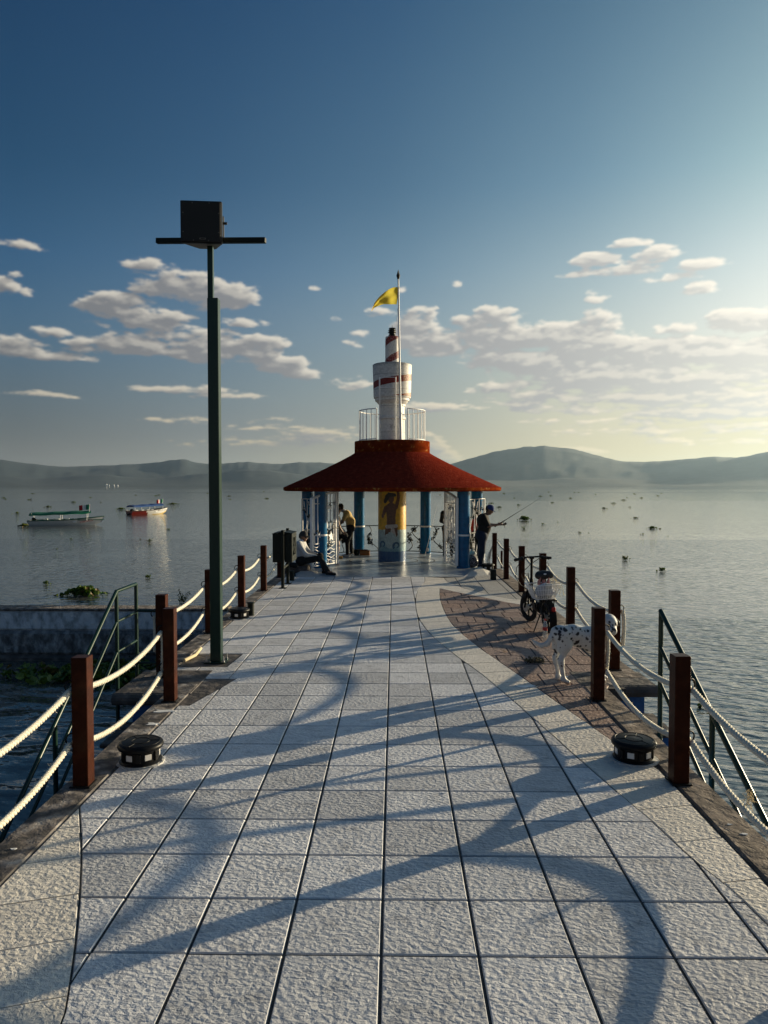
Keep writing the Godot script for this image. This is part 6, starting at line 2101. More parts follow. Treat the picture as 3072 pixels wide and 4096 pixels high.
	for s in [-1.0, 1.0]:
		gl.ball(Vector3(0.06, 0.908, 0.0) + hf * 0.096 + hr * s * 0.033, Vector3(0.020, 0.016, 0.020), 10, 6)
		gl.tube([Vector3(0.06, 0.912, 0.0) + hf * 0.09 + hr * s * 0.05, Vector3(0.06, 0.914, 0.0) + hr * s * 0.088], 0.003, 5)
	part("sunglasses", gl, M.black_plastic, sit)
	var bench := MB.new()
	bench.box(Vector3(0, 0.09, 0), Vector3(0.62, 0.18, 0.5), 0.03)
	solo("seat_block", bench, M.slab, "low dark concrete block that the man in the white shirt sits on", "block").position = Vector3(-2.46, 0.0, -18.5)
	# the couple inside the kiosk
	person("man in a mustard polo shirt and black trousers bending forward inside the kiosk", Vector3(-1.42, 0.006, -22.6), {
		"skin": tan, "hair": Color(0.008, 0.007, 0.007), "top": Color(0.50, 0.36, 0.14), "bottom": Color(0.012, 0.012, 0.014), "shoe": Color(0.62, 0.60, 0.58), "sole": 0.9, "collar": "white_paint",
		"hl": Vector3(0.06, 0.88, -0.09), "hr": Vector3(0.08, 0.88, 0.09), "shl": Vector3(-0.06, 1.36, -0.19), "shr": Vector3(-0.05, 1.36, 0.19), "belly": Vector3(0.05, 0.0, 0.0), "w": 1.06, "hem": 0.0,
		"head": Vector3(-0.25, 1.505, 0.0), "face": Vector3(-1.0, -0.62, 0.0), "up": Vector3(-0.55, 1.0, 0.0),
		"ell": Vector3(-0.20, 1.10, -0.23), "elr": Vector3(-0.16, 1.08, 0.24), "wrl": Vector3(-0.38, 0.98, -0.12), "wrr": Vector3(-0.36, 0.96, 0.12), "hdl": Vector3(-1, 0.0, 0.3), "hdr": Vector3(-1, 0.0, -0.3), "pnl": Vector3(0, -1, 0), "pnr": Vector3(0, -1, 0),
		"knl": Vector3(0.05, 0.47, -0.10), "knr": Vector3(-0.03, 0.47, 0.10), "anl": Vector3(0.10, 0.08, -0.10), "anr": Vector3(-0.02, 0.07, 0.12), "toel": Vector3(-0.05, 0.035, -0.11), "toer": Vector3(-0.17, 0.035, 0.14), "sleeve": 0.72})
	var wo := person("woman in a short black dress standing half hidden behind the left gate", Vector3(-1.74, 0.006, -21.95), {
		"skin": Color(0.27, 0.15, 0.095), "hair": Color(0.012, 0.009, 0.008), "long_hair": true, "top": Color(0.010, 0.010, 0.011), "bottom": Color(0.01, 0.01, 0.01), "shoe": Color(0.45, 0.27, 0.08), "skirt": true, "sole": 0.8,
		"hl": Vector3(0.0, 0.80, -0.08), "hr": Vector3(0.02, 0.80, 0.08), "shl": Vector3(0.0, 1.235, -0.16), "shr": Vector3(0.02, 1.235, 0.16), "w": 0.92, "hem": 0.0,
		"head": Vector3(0.03, 1.42, 0.0), "face": Vector3(0.6, -0.4, -0.8), "up": Vector3(0.1, 1.0, -0.2),
		"ell": Vector3(0.02, 0.98, -0.22), "elr": Vector3(0.10, 0.97, 0.21), "wrl": Vector3(0.14, 0.84, -0.16), "wrr": Vector3(0.20, 0.80, 0.14), "hdl": Vector3(0.6, -0.6, 0), "hdr": Vector3(0.5, -0.8, 0), "pnl": Vector3(0, -0.5, 1), "pnr": Vector3(0.4, 0.0, -1),
		"knl": Vector3(0.01, 0.44, -0.08), "knr": Vector3(0.05, 0.44, 0.08), "anl": Vector3(0.0, 0.07, -0.08), "anr": Vector3(0.03, 0.07, 0.09), "toel": Vector3(0.14, 0.03, -0.12), "toer": Vector3(0.16, 0.03, 0.05), "sleeve": 0.25})
	var hb := MB.new()
	hb.t = Transform3D(Basis(Vector3(0, 0, 1), 0.35), Vector3(-1.50, 0.70, -21.85))
	hb.box(Vector3.ZERO, Vector3(0.22, 0.16, 0.09), 0.03)
	hb.t = Transform3D()
	hb.tube([Vector3(-1.58, 0.74, -21.85), Vector3(-1.53, 0.83, -21.85), Vector3(-1.44, 0.80, -21.85)], 0.007, 6)
	solo("handbag", hb, M.black_plastic, "black handbag carried by the woman in the black dress", "handbag")
	# two more men glimpsed behind the right gate
	person("man in dark clothes leaning on the kiosk railing behind the right gate", Vector3(1.70, 0.006, -22.95), {
		"skin": tan, "hair": Color(0.010, 0.009, 0.008), "top": Color(0.012, 0.012, 0.013), "bottom": Color(0.016, 0.016, 0.02), "shoe": Color(0.02, 0.02, 0.02),
		"hl": Vector3(-0.09, 0.86, 0.0), "hr": Vector3(0.09, 0.86, 0.0), "shl": Vector3(-0.17, 1.33, -0.06), "shr": Vector3(0.19, 1.33, -0.06),
		"head": Vector3(0.02, 1.49, -0.14), "face": Vector3(0.1, -0.3, -1.0), "up": Vector3(0.0, 1.0, -0.3),
		"ell": Vector3(-0.20, 1.08, -0.20), "elr": Vector3(0.24, 1.08, -0.20), "wrl": Vector3(-0.06, 0.98, -0.34), "wrr": Vector3(0.10, 0.98, -0.34), "hdl": Vector3(0.6, -0.2, -0.6), "hdr": Vector3(-0.6, -0.2, -0.6), "pnl": Vector3(0, -1, 0), "pnr": Vector3(0, -1, 0),
		"knl": Vector3(-0.10, 0.46, -0.02), "knr": Vector3(0.10, 0.46, -0.02), "anl": Vector3(-0.11, 0.07, 0.04), "anr": Vector3(0.11, 0.07, 0.04), "toel": Vector3(-0.13, 0.03, -0.13), "toer": Vector3(0.13, 0.03, -0.13), "sleeve": 1.9})
	person("man in a red T-shirt seen through the framed panel right of the blue column", Vector3(2.38, 0.006, -21.35), {
		"skin": tan, "hair": Color(0.010, 0.009, 0.008), "top": Color(0.30, 0.020, 0.012), "bottom": Color(0.014, 0.014, 0.018), "shoe": Color(0.02, 0.02, 0.02),
		"hl": Vector3(0.0, 0.78, -0.09), "hr": Vector3(0.0, 0.78, 0.09), "shl": Vector3(0.0, 1.20, -0.18), "shr": Vector3(0.0, 1.20, 0.18),
		"head": Vector3(0.06, 1.36, 0.0), "face": Vector3(1.0, -0.3, -0.2), "up": Vector3(0.1, 1.0, 0.0),
		"ell": Vector3(0.06, 0.97, -0.22), "elr": Vector3(0.06, 0.97, 0.22), "wrl": Vector3(0.24, 0.90, -0.12), "wrr": Vector3(0.24, 0.90, 0.12), "hdl": Vector3(1, 0, 0.2), "hdr": Vector3(1, 0, -0.2), "pnl": Vector3(0, -1, 0), "pnr": Vector3(0, -1, 0),
		"knl": Vector3(0.02, 0.42, -0.10), "knr": Vector3(0.02, 0.42, 0.10), "anl": Vector3(-0.02, 0.07, -0.11), "anr": Vector3(-0.02, 0.07, 0.11), "toel": Vector3(0.15, 0.03, -0.13), "toer": Vector3(0.15, 0.03, 0.13), "sleeve": 0.7})

# ---------------------------------------------------------------- the dalmatian
func dog() -> void:
	var o := thing("dog", "white dalmatian with black spots standing behind a right-hand post, head turned back", "dog", Vector3(1.90, 0.0, -8.08))
	var wh := Color(0.60, 0.59, 0.57)
	var dk := Color(0.012, 0.011, 0.012)
	var V := func(x: float, y: float, z: float) -> Vector3: return Vector3(x, y, z)
	var b := []
	# trunk: deep chest, tucked belly (x forward)
	b.append(cap(V.call(-0.04, 0.555, 0), V.call(0.10, 0.560, -0.01), 0.098, 0.096, wh))
	b.append(cap(V.call(0.10, 0.560, -0.01), V.call(0.26, 0.520, -0.04), 0.090, 0.108, wh))
	b.append(cap(V.call(0.26, 0.515, -0.04), V.call(0.40, 0.500, -0.08), 0.112, 0.118, wh))
	b.append(cap(V.call(0.27, 0.445, -0.04), V.call(0.40, 0.420, -0.08), 0.088, 0.098, wh))
	b.append(cap(V.call(0.02, 0.49, 0), V.call(0.20, 0.46, -0.03), 0.05, 0.075, wh))
	# neck
	b.append(cap(V.call(0.42, 0.55, -0.08), V.call(0.47, 0.64, -0.09), 0.088, 0.066, wh))
	# tail
	var tl := [V.call(-0.125, 0.595, 0.0), V.call(-0.155, 0.515, 0.01), V.call(-0.20, 0.446, 0.01), V.call(-0.262, 0.424, 0.0), V.call(-0.32, 0.446, -0.01), V.call(-0.36, 0.483, -0.01)]
	for i in 5: b.append(cap(tl[i], tl[i + 1], 0.031 - 0.0042 * i, 0.027 - 0.0042 * i, wh))
	# legs: near (z > 0) and far
	for s in [1.0, -1.0]:
		var dx: float = 0.0 if s > 0 else -0.035
		var z: float = 0.055 * s
		b.append(cap(V.call(-0.03 + dx, 0.55, z * 0.8), V.call(0.0 + dx, 0.44, z), 0.082, 0.062, wh))
		b.append(cap(V.call(-0.04 + dx, 0.52, z * 0.9), V.call(-0.055 + dx, 0.40, z), 0.06, 0.042, wh))
		b.append(cap(V.call(0.005 + dx, 0.435, z), V.call(-0.055 + dx, 0.275, z), 0.052, 0.027, wh))
		b.append(cap(V.call(-0.065 + dx, 0.285, z), V.call(-0.050 + dx, 0.23, z), 0.023, 0.024, wh))
		b.append(cap(V.call(-0.055 + dx, 0.255, z), V.call(-0.025 + dx, 0.07, z), 0.025, 0.021, wh))
		b.append(cap(V.call(-0.03 + dx, 0.055, z), V.call(0.022 + dx, 0.028, z), 0.026, 0.026, wh))
		var fx: float = 0.40 + (0.0 if s > 0 else 0.05)
		b.append(cap(V.call(fx, 0.43, -0.08 + z), V.call(fx - 0.03, 0.30, -0.08 + z), 0.055, 0.036, wh))
		b.append(cap(V.call(fx - 0.03, 0.30, -0.08 + z), V.call(fx - 0.01, 0.14, -0.08 + z), 0.034, 0.024, wh))
		b.append(cap(V.call(fx - 0.01, 0.14, -0.08 + z), V.call(fx, 0.05, -0.08 + z), 0.024, 0.021, wh))
		b.append(cap(V.call(fx, 0.045, -0.08 + z), V.call(fx + 0.04, 0.028, -0.08 + z), 0.026, 0.026, wh))
	b.append(cap(V.call(0.012, 0.44, 0.0), V.call(0.03, 0.425, 0.0), 0.022, 0.024, Color(0.06, 0.035, 0.03)))
	var spots := []
	for q in [[415, 365, 22], [445, 400, 25], [440, 440, 30], [440, 480, 22], [390, 445, 23], [435, 515, 22], [480, 540, 19], [485, 450, 11], [355, 500, 14], [357, 530, 12], [470, 360, 20], [520, 370, 33], [548, 378, 20], [590, 430, 19], [632, 418, 13], [645, 350, 17], [648, 368, 14], [712, 440, 28], [728, 425, 18], [768, 370, 18], [790, 400, 10], [835, 400, 14], [790, 468, 10], [622, 505, 24], [720, 570, 34], [742, 545, 14], [863, 515, 24], [855, 490, 14], [858, 625, 14], [885, 400, 22], [700, 343, 10], [545, 320, 9], [545, 490, 8], [780, 640, 22], [822, 700, 28], [740, 642, 24], [880, 715, 30], [690, 600, 22], [905, 470, 10], [480, 925, 15], [472, 880, 9], [425, 820, 16], [455, 640, 8], [650, 540, 14], [760, 690, 14], [910, 560, 12], [525, 600, 10], [390, 625, 9]]:
		spots.append(Vector3(1.888 + (q[0] - 540) * 0.000727 - 1.90, 0.664 - (q[1] - 310) * 0.000727, q[2] * 0.00064))
	var r := RandomNumberGenerator.new()
	r.seed = 5
	for k in 26: spots.append(Vector3(r.randf_range(0.27, 0.52), r.randf_range(0.12, 0.66), r.randf_range(0.009, 0.022)))
	var far := []
	for k in 60: far.append(Vector3(r.randf_range(-0.14, 0.52), r.randf_range(0.08, 0.66), r.randf_range(0.008, 0.024)))
	var jag := noise(600, 30.0, 2)
	var paint := func(p: Vector3, c: Color) -> Color:
		if c.r < 0.2: return c
		var list: Array = spots if p.z > -0.03 - 0.1 * p.x else far
		var wob := 0.004 * jag.get_noise_3dv(p * 2.0)
		for s in list:
			var dx: float = p.x - s.x; var dy: float = p.y - s.y
			if dx * dx + dy * dy < (s.z + wob) * (s.z + wob): return dk
		# toes, chin and belly pinker
		if p.y < 0.035: return Color(0.40, 0.30, 0.25)
		return c * (1.0 + 0.10 * jag.get_noise_3dv(p))
	var mb := MB.new()
	blob(mb, b, 0.0075, 0.035, paint)
	# head, looking back towards the pier's near end
	var hc := Vector3(0.508, 0.665, -0.07)
	var f := Vector3(0.06, -0.22, 1.0).normalized()
	var u := (Vector3.UP - f * f.y).normalized()
	var rr := f.cross(u)
	var h := [cap(hc - f * 0.02 + u * 0.01, hc + f * 0.02 + u * 0.008, 0.086, 0.080, wh), cap(hc + f * 0.045 - u * 0.022, hc + f * 0.125 - u * 0.042, 0.058, 0.045, wh), cap(hc + f * 0.05 - u * 0.05, hc + f * 0.115 - u * 0.072, 0.034, 0.026, wh),
		cap(hc + f * 0.146 - u * 0.022 + rr * 0.008, hc + f * 0.146 - u * 0.022 - rr * 0.008, 0.019, 0.019, dk), cap(hc + f * 0.118 - u * 0.062 + rr * 0.016, hc + f * 0.118 - u * 0.062 - rr * 0.016, 0.019, 0.019, Color(0.03, 0.02, 0.02)),
		cap(hc + f * 0.105 - u * 0.092, hc + f * 0.125 - u * 0.100, 0.012, 0.012, Color(0.42, 0.16, 0.14)), cap(hc - f * 0.03 - u * 0.03, Vector3(0.45, 0.60, -0.09), 0.064, 0.07, wh)]
	for s in [-1.0, 1.0]:
		h.append(cap(hc + f * 0.068 + u * 0.012 + rr * s * 0.036, hc + f * 0.068 + u * 0.012 + rr * s * 0.042, 0.0125, 0.012, dk))
		h.append(cap(hc + f * 0.062 + u * 0.032 + rr * s * 0.03, hc + f * 0.05 + u * 0.034 + rr * s * 0.05, 0.013, 0.011, wh))
	var hspots := [[Vector3(0, 0.02, 0.03), 0.010], [Vector3(0.012, 0.0, 0.07), 0.009], [Vector3(-0.008, -0.02, 0.09), 0.009], [Vector3(0.03, 0.045, 0.0), 0.012], [Vector3(-0.035, 0.03, 0.03), 0.009], [Vector3(0.025, -0.03, 0.09), 0.009]]
	var hp := func(p: Vector3, c: Color) -> Color:
		if c.r < 0.55: return c
		var d := p - hc
		var l := Vector3(d.dot(rr), d.dot(u), d.dot(f))
		for s in hspots:
			if Vector2(l.x - s[0].x, l.y - s[0].y).length() < s[1] and l.z > 0: return dk
		for e in [-1.0, 1.0]:
			if Vector2(l.x - e * 0.039, l.y - 0.012).length() < 0.017 and l.z > 0.03: return dk
		return c
	blob(mb, h, 0.0042, 0.018, hp)
	part("body", mb, M.skin, o)
	for s in [-1.0, 1.0]:
		var em := MB.new()
		var base: Vector3 = hc + rr * s * 0.062 + u * 0.046 - f * 0.012
		var tip: Vector3 = hc + rr * s * 0.098 - u * 0.028 + f * 0.018
		blob(em, [cap(base, base.lerp(tip, 0.5) + rr * s * 0.012, 0.017, 0.022, dk), cap(base.lerp(tip, 0.5) + rr * s * 0.012, tip, 0.022, 0.009, dk)], 0.005, 0.01)
		part("ear", em, M.skin, o)

# ---------------------------------------------------------------- small electric bicycle
func bicycle() -> void:
	var o := thing("electric_bicycle", "small black electric bicycle with a white wire basket, parked at the right edge", "bicycle", Vector3(2.31, 0.0, -10.86))
	# local: -z is forward (turned a little to the left)
	o.rotation.y = 0.12
	o.rotation.z = 0.045
	var R := 0.235
	var wheel := func(z: float, steer: float) -> Node3D:
		var w := Node3D.new()
		var key := "%d/wheel" % o.get_instance_id()
		part_used[key] = part_used.get(key, -1) + 1
		w.name = "wheel" if part_used[key] == 0 else "wheel_%03d" % part_used[key]
		o.add_child(w, true)
		w.position = Vector3(0, R, z)
		w.rotation.y = steer
		var ty := MB.new()
		ty.ring(Vector3.ZERO, Vector3(1, 0, 0), R - 0.040, 0.040, 36, 10)
		part("tyre", ty, M.black_cloth, w)
		var rm := MB.new()
		rm.ring(Vector3.ZERO, Vector3(1, 0, 0), R - 0.078, 0.014, 30, 6)
		for k in 6:
			var a := TAU * k / 6.0
			rm.tube([Vector3(0.0, 0, 0), Vector3(0.0, cos(a) * (R - 0.08), sin(a) * (R - 0.08))], [0.022, 0.012], 6)
		part("rim", rm, M.iron, w)
		var hub := MB.new()
		hub.tube([Vector3(-0.055, 0, 0), Vector3(0.055, 0, 0)], 0.048, 14)
		part("hub", hub, M.bolt, w)
		var dk := MB.new()
		dk.tube([Vector3(-0.062, 0, 0), Vector3(-0.058, 0, 0)], 0.075, 20)
		part("brake_disc", dk, M.bolt, w)
		return w
	wheel.call(0.0, 0.0)
	wheel.call(-0.96, 0.24)
	var fr := MB.new()
	fr.tube([Vector3(0, 0.56, -0.78), Vector3(0, 0.36, -0.60), Vector3(0, 0.33, -0.30)], 0.042, 10)
	fr.tube([Vector3(0, 0.33, -0.32), Vector3(0.0, 0.62, -0.26)], 0.032, 10)
	for s in [-1.0, 1.0]:
		fr.tube([Vector3(s * 0.03, 0.33, -0.30), Vector3(s * 0.072, 0.235, 0.0)], 0.016, 8)
		fr.tube([Vector3(s * 0.02, 0.52, -0.27), Vector3(s * 0.072, 0.25, 0.0)], 0.013, 8)
	part("frame", fr, M.black_plastic, o)
	var bt := MB.new()
	bt.box(Vector3(0, 0.33, -0.46), Vector3(0.12, 0.16, 0.30), 0.03)
	part("battery_box", bt, M.black_plastic, o)
	var fk := MB.new()
	fk.tube([Vector3(0, 0.66, -0.765), Vector3(0, 0.50, -0.80)], 0.030, 10)
	for s in [-1.0, 1.0]:
		fk.tube([Vector3(s * 0.062, 0.52, -0.81), Vector3(s * 0.066, 0.235, -0.96)], 0.018, 8)
	fk.tube([Vector3(-0.065, 0.52, -0.81), Vector3(0.065, 0.52, -0.81)], 0.022, 8)
	part("fork", fk, M.black_plastic, o)
	var hd := MB.new()
	hd.ball(Vector3(0, 0.56, -0.87), Vector3(0.05, 0.05, 0.04), 12, 8)
	part("headlight", hd, M.black_plastic, o)
	var sm := MB.new()
	sm.tube([Vector3(0, 0.64, -0.77), Vector3(0, 1.06, -0.70)], 0.021, 10)
	sm.box(Vector3(0, 0.68, -0.765), Vector3(0.06, 0.10, 0.06), 0.015)
	sm.box(Vector3(0, 1.065, -0.70), Vector3(0.075, 0.045, 0.05), 0.01)
	sm.tube([Vector3(-0.04, 0.72, -0.76), Vector3(-0.06, 0.82, -0.74)], 0.008, 6)
	part("stem", sm, M.black_plastic, o)
	var hb := MB.new()
	hb.tube([Vector3(-0.29, 1.05, -0.64), Vector3(-0.10, 1.075, -0.70), Vector3(0.10, 1.075, -0.70), Vector3(0.29, 1.05, -0.64)], 0.0135, 8)
	part("handlebar", hb, M.black_plastic, o)
	for s in [-1.0, 1.0]:
		var g := MB.new()
		g.tube([Vector3(s * 0.18, 1.063, -0.675), Vector3(s * 0.30, 1.048, -0.637)], 0.021, 10)
		part("grip", g, M.black_cloth, o)
		var lv := MB.new()
		lv.box(Vector3(s * 0.165, 1.06, -0.68), Vector3(0.05, 0.055, 0.05), 0.01)
		lv.tube([Vector3(s * 0.17, 1.045, -0.70), Vector3(s * 0.28, 1.02, -0.69)], 0.007, 6)
		part("brake_lever", lv, M.black_plastic, o)
	var cb := MB.new()
	cb.tube([Vector3(-0.13, 1.05, -0.70), Vector3(-0.24, 0.92, -0.74), Vector3(-0.25, 0.76, -0.78), Vector3(-0.16, 0.62, -0.82), Vector3(-0.05, 0.54, -0.82)], 0.006, 6)
	cb.tube([Vector3(0.13, 1.05, -0.70), Vector3(0.0, 0.95, -0.78), Vector3(-0.16, 0.80, -0.79), Vector3(-0.08, 0.6, -0.80)], 0.006, 6)
	part("brake_cable", cb, M.black_plastic, o)
	var sp := MB.new()
	sp.tube([Vector3(0, 0.60, -0.26), Vector3(0.0, 0.80, -0.22)], 0.018, 8)
	sp.box(Vector3(0, 0.80, -0.22), Vector3(0.13, 0.05, 0.12), 0.02)
	part("seat_post", sp, M.black_plastic, o)
	var sd := MB.new()
	blob(sd, [cap(Vector3(-0.075, 0.862, -0.14), Vector3(0.075, 0.862, -0.14), 0.055, 0.055, Color(0.012, 0.014, 0.014)), cap(Vector3(0, 0.862, -0.16), Vector3(0, 0.860, -0.36), 0.055, 0.035, Color(0.012, 0.014, 0.014)), cap(Vector3(-0.10, 0.845, -0.11), Vector3(0.10, 0.845, -0.11), 0.038, 0.038, Color(0.012, 0.014, 0.014))], 0.010, 0.04)
	var saddle := part("saddle", sd, M.skin, o)
	var lg := MB.new()
	lg.ball(Vector3(0.0, 0.872, -0.078), Vector3(0.028, 0.016, 0.008), 14, 8)
	part("saddle_badge", lg, M.white_paint, saddle)
	# fenders
	for q in [[0.0, -0.7, 2.3], [-0.96, 0.5, 2.9]]:
		var fe := MB.new()
		var n := 14
		for i in n:
			var a0: float = lerpf(q[1], q[2], float(i) / n); var a1: float = lerpf(q[1], q[2], float(i + 1) / n)
			var rr := R + 0.022
			var p0 := Vector3(0, R + sin(a0) * rr, q[0] + cos(a0) * rr); var p1 := Vector3(0, R + sin(a1) * rr, q[0] + cos(a1) * rr)
			var e := Vector3(0.045, 0, 0)
			fe.quad(p0 - e, p0 + e, p1 + e, p1 - e)
			fe.quad(p0 + e * 1.0 - (p0 - Vector3(0, R, q[0])) * 0.02, p0 - e - (p0 - Vector3(0, R, q[0])) * 0.02, p1 - e - (p1 - Vector3(0, R, q[0])) * 0.02, p1 + e - (p1 - Vector3(0, R, q[0])) * 0.02)
		part("fender", fe, M.black_plastic, o)
	# rack
	var rk := MB.new()
	for x in [-0.07, 0.0, 0.07]: rk.tube([Vector3(x, 0.515, -0.24), Vector3(x, 0.515, 0.20)], 0.009, 6)
	for z in [-0.2, -0.05, 0.1, 0.20]: rk.tube([Vector3(-0.075, 0.515, z), Vector3(0.075, 0.515, z)], 0.009, 6)
	for s in [-1.0, 1.0]: rk.tube([Vector3(s * 0.08, 0.515, 0.06), Vector3(s * 0.08, 0.24, 0.0)], 0.008, 6)
	part("rack", rk, M.black_plastic, o)
	var red := mat(0.45, 0.012, 0.01, 0.25)
	var tl := MB.new()
	tl.box(Vector3(0.0, 0.40, 0.262), Vector3(0.055, 0.065, 0.03), 0.008)
	part("tail_light", tl, red, o)
	var ks := MB.new()
	ks.tube([Vector3(-0.05, 0.25, -0.22), Vector3(-0.20, 0.006, -0.10)], 0.010, 6)
	ks.tube([Vector3(-0.20, 0.008, -0.10), Vector3(-0.25, 0.006, -0.16)], 0.010, 6)
	part("kickstand", ks, M.black_plastic, o)
	var pd := MB.new()
	pd.tube([Vector3(-0.06, 0.30, -0.34), Vector3(0.06, 0.30, -0.34)], 0.03, 10)
	pd.tube([Vector3(0.075, 0.30, -0.34), Vector3(0.08, 0.17, -0.28)], 0.012, 6)
	pd.tube([Vector3(-0.075, 0.30, -0.34), Vector3(-0.08, 0.43, -0.40)], 0.012, 6)
	pd.box(Vector3(0.12, 0.165, -0.28), Vector3(0.08, 0.02, 0.06), 0.005)
	pd.box(Vector3(-0.12, 0.435, -0.40), Vector3(0.08, 0.02, 0.06), 0.005)
	part("pedals", pd, M.black_plastic, o)
	# wire basket, open at the top
	var bk := MB.new()
	var y0 := 0.535; var y1 := 0.745
	var bc := Vector3(-0.075, 0, 0.02)
	var lo := Vector2(0.135, 0.11); var hi := Vector2(0.225, 0.165)
	var ring := func(t: float, rad: float) -> void:
		var e := lo.lerp(hi, t); var y := lerpf(y0, y1, t)
		bk.tube([bc + Vector3(-e.x, y, -e.y), bc + Vector3(e.x, y, -e.y), bc + Vector3(e.x, y, e.y), bc + Vector3(-e.x, y, e.y), bc + Vector3(-e.x, y, -e.y)], rad, 5)
	ring.call(0.0, 0.005); ring.call(0.32, 0.0035); ring.call(0.66, 0.0035); ring.call(1.0, 0.0065)
	for k in 11:
		var f := lerpf(-1, 1, k / 10.0)
		for s in [-1.0, 1.0]:
			bk.tube([bc + Vector3(lo.x * f, y0, lo.y * s), bc + Vector3(hi.x * f, y1, hi.y * s)], 0.0032, 5)
			bk.tube([bc + Vector3(lo.x * s, y0, lo.y * f), bc + Vector3(hi.x * s, y1, hi.y * f)], 0.0032, 5)
		bk.tube([bc + Vector3(lo.x * f, y0, -lo.y), bc + Vector3(lo.x * f, y0, lo.y)], 0.0032, 5)
	part("basket", bk, M.white_paint, o)

func small_things() -> void:
	# bags in the basket
	var bagc := Vector3(2.235, 0.0, -10.84)
	var w := noise(700, 14.0, 3)
	var crease := func(p: Vector3, c: Color) -> Color: return c * (1.0 + 0.45 * w.get_noise_3dv(p))
	var b1 := MB.new()
	blob(b1, [cap(bagc + Vector3(-0.06, 0.63, 0.02), bagc + Vector3(0.06, 0.63, 0.0), 0.085, 0.085, Color(0.42, 0.43, 0.47)), cap(bagc + Vector3(-0.03, 0.70, 0.04), bagc + Vector3(0.02, 0.72, 0.0), 0.05, 0.04, Color(0.42, 0.43, 0.47))], 0.012, 0.04, crease)
	solo("plastic_bag", b1, M.cloth, "crumpled pale grey plastic bag filling the bicycle's white basket", "bag")
	var b2 := MB.new()
	for k in 3: b2.tube([bagc + Vector3(-0.06 + 0.06 * k, 0.72, -0.05), bagc + Vector3(-0.07 + 0.07 * k, 0.775 + 0.015 * (k % 2), -0.06), bagc + Vector3(-0.04 + 0.06 * k, 0.83 - 0.03 * (k % 2), -0.06)], [0.035, 0.022, 0.003], 8)
	solo("plastic_bag", b2, mat(0.5, 0.2, 0.17, 0.5), "red plastic bag with knotted ends at the back of the bicycle's basket", "bag")
	var b3 := MB.new()
	b3.t = Transform3D(Basis(Vector3(0, 1, 0), 0.3), bagc + Vector3(0.05, 0.72, 0.07))
	b3.box(Vector3.ZERO, Vector3(0.10, 0.07, 0.06), 0.006)
	solo("small_box", b3, mat(0.45, 0.45, 0.44, 0.6), "small light grey box on top of the bag in the basket", "box")
	# bottle on the pavers
	var B := thing("water_bottle", "clear plastic bottle with a red cap and red label standing behind the bicycle", "bottle", Vector3(2.19, 0.0, -10.55))
	var pet := mat(0.75, 0.78, 0.78, 0.08)
	pet.transparency = BaseMaterial3D.TRANSPARENCY_ALPHA
	pet.albedo_color.a = 0.28
	var bo := MB.new()
	bo.lathe([Vector2(0.0, 0.004), Vector2(0.030, 0.0), Vector2(0.034, 0.015), Vector2(0.032, 0.05), Vector2(0.035, 0.06), Vector2(0.033, 0.09), Vector2(0.036, 0.10), Vector2(0.036, 0.165), Vector2(0.033, 0.19), Vector2(0.018, 0.235), Vector2(0.014, 0.245), Vector2(0.014, 0.255)], 20, Vector3.ZERO, true)
	part("bottle_body", bo, pet, B)
	var la := MB.new()
	la.lathe([Vector2(0.037, 0.105), Vector2(0.037, 0.155)], 20)
	part("bottle_label", la, mat(0.42, 0.03, 0.03, 0.4), B)
	var bc := MB.new()
	bc.lathe([Vector2(0.017, 0.245), Vector2(0.018, 0.272), Vector2(0.0, 0.274)], 16)
	part("bottle_cap", bc, mat(0.60, 0.04, 0.03, 0.4), B)
	# dry weed on the pavers by the dog
	var d := MB.new()
	d.colored = true
	var r := RandomNumberGenerator.new()
	r.seed = 31
	for k in 90:
		var p := Vector3(r.randf_range(-1, 1), 0, r.randf_range(-1, 1))
		p = Vector3(p.x * 0.11, 0.008, p.z * 0.07)
		d.col = Color(0.03, 0.035, 0.02).lerp(Color(0.10, 0.085, 0.05), r.randf())
		var q := p + Vector3(r.randf_range(-0.06, 0.06), r.randf_range(0.0, 0.05), r.randf_range(-0.05, 0.05))
		d.tube([p, p.lerp(q, 0.5) + Vector3(0, 0.012, 0), q], 0.004, 4)
		if k % 2 == 0:
			var u := Vector3(r.randf_range(-1, 1), r.randf_range(-0.3, 0.6), r.randf_range(-1, 1)).normalized() * 0.024
			var v := Vector3(r.randf_range(-1, 1), r.randf_range(-0.3, 0.6), r.randf_range(-1, 1)).normalized() * 0.015
			d.quad(q - u, q - v, q + u, q + v)
			d.quad(q + v - Vector3(0, 0.001, 0), q + u - Vector3(0, 0.001, 0), q - v - Vector3(0, 0.001, 0), q - u - Vector3(0, 0.001, 0))
	d.col = Color(0.12, 0.09, 0.05)
	d.tube([Vector3(0.08, 0.01, 0.0), Vector3(0.2, 0.015, 0.03), Vector3(0.34, 0.012, 0.02)], 0.004, 4)
	solo("dry_weed", d, M.cloth, "dark dried clump of water weed lying on the brown pavers by the dog", "weed").position = Vector3(1.76, 0.0, -9.05)
	for q in [[1.68, -12.55, "yellow leaf scraps on the pale band in front of the pebble panel"], [1.55, -9.6, "curled dry leaf on the brown pavers left of the dried weed"]]:
		var lf := MB.new()
		for k in 4:
			var c := Vector3(r.randf_range(-0.12, 0.12), 0.006 + 0.003 * k, r.randf_range(-0.06, 0.06))
			lf.quad(c + Vector3(-0.035, 0, 0), c + Vector3(0, 0.012, 0.018), c + Vector3(0.04, 0.004, 0), c + Vector3(0, 0.0, -0.018))
		solo("dry_leaf", lf, M.fibre, q[2], "leaf").position = Vector3(q[0], 0, q[1])
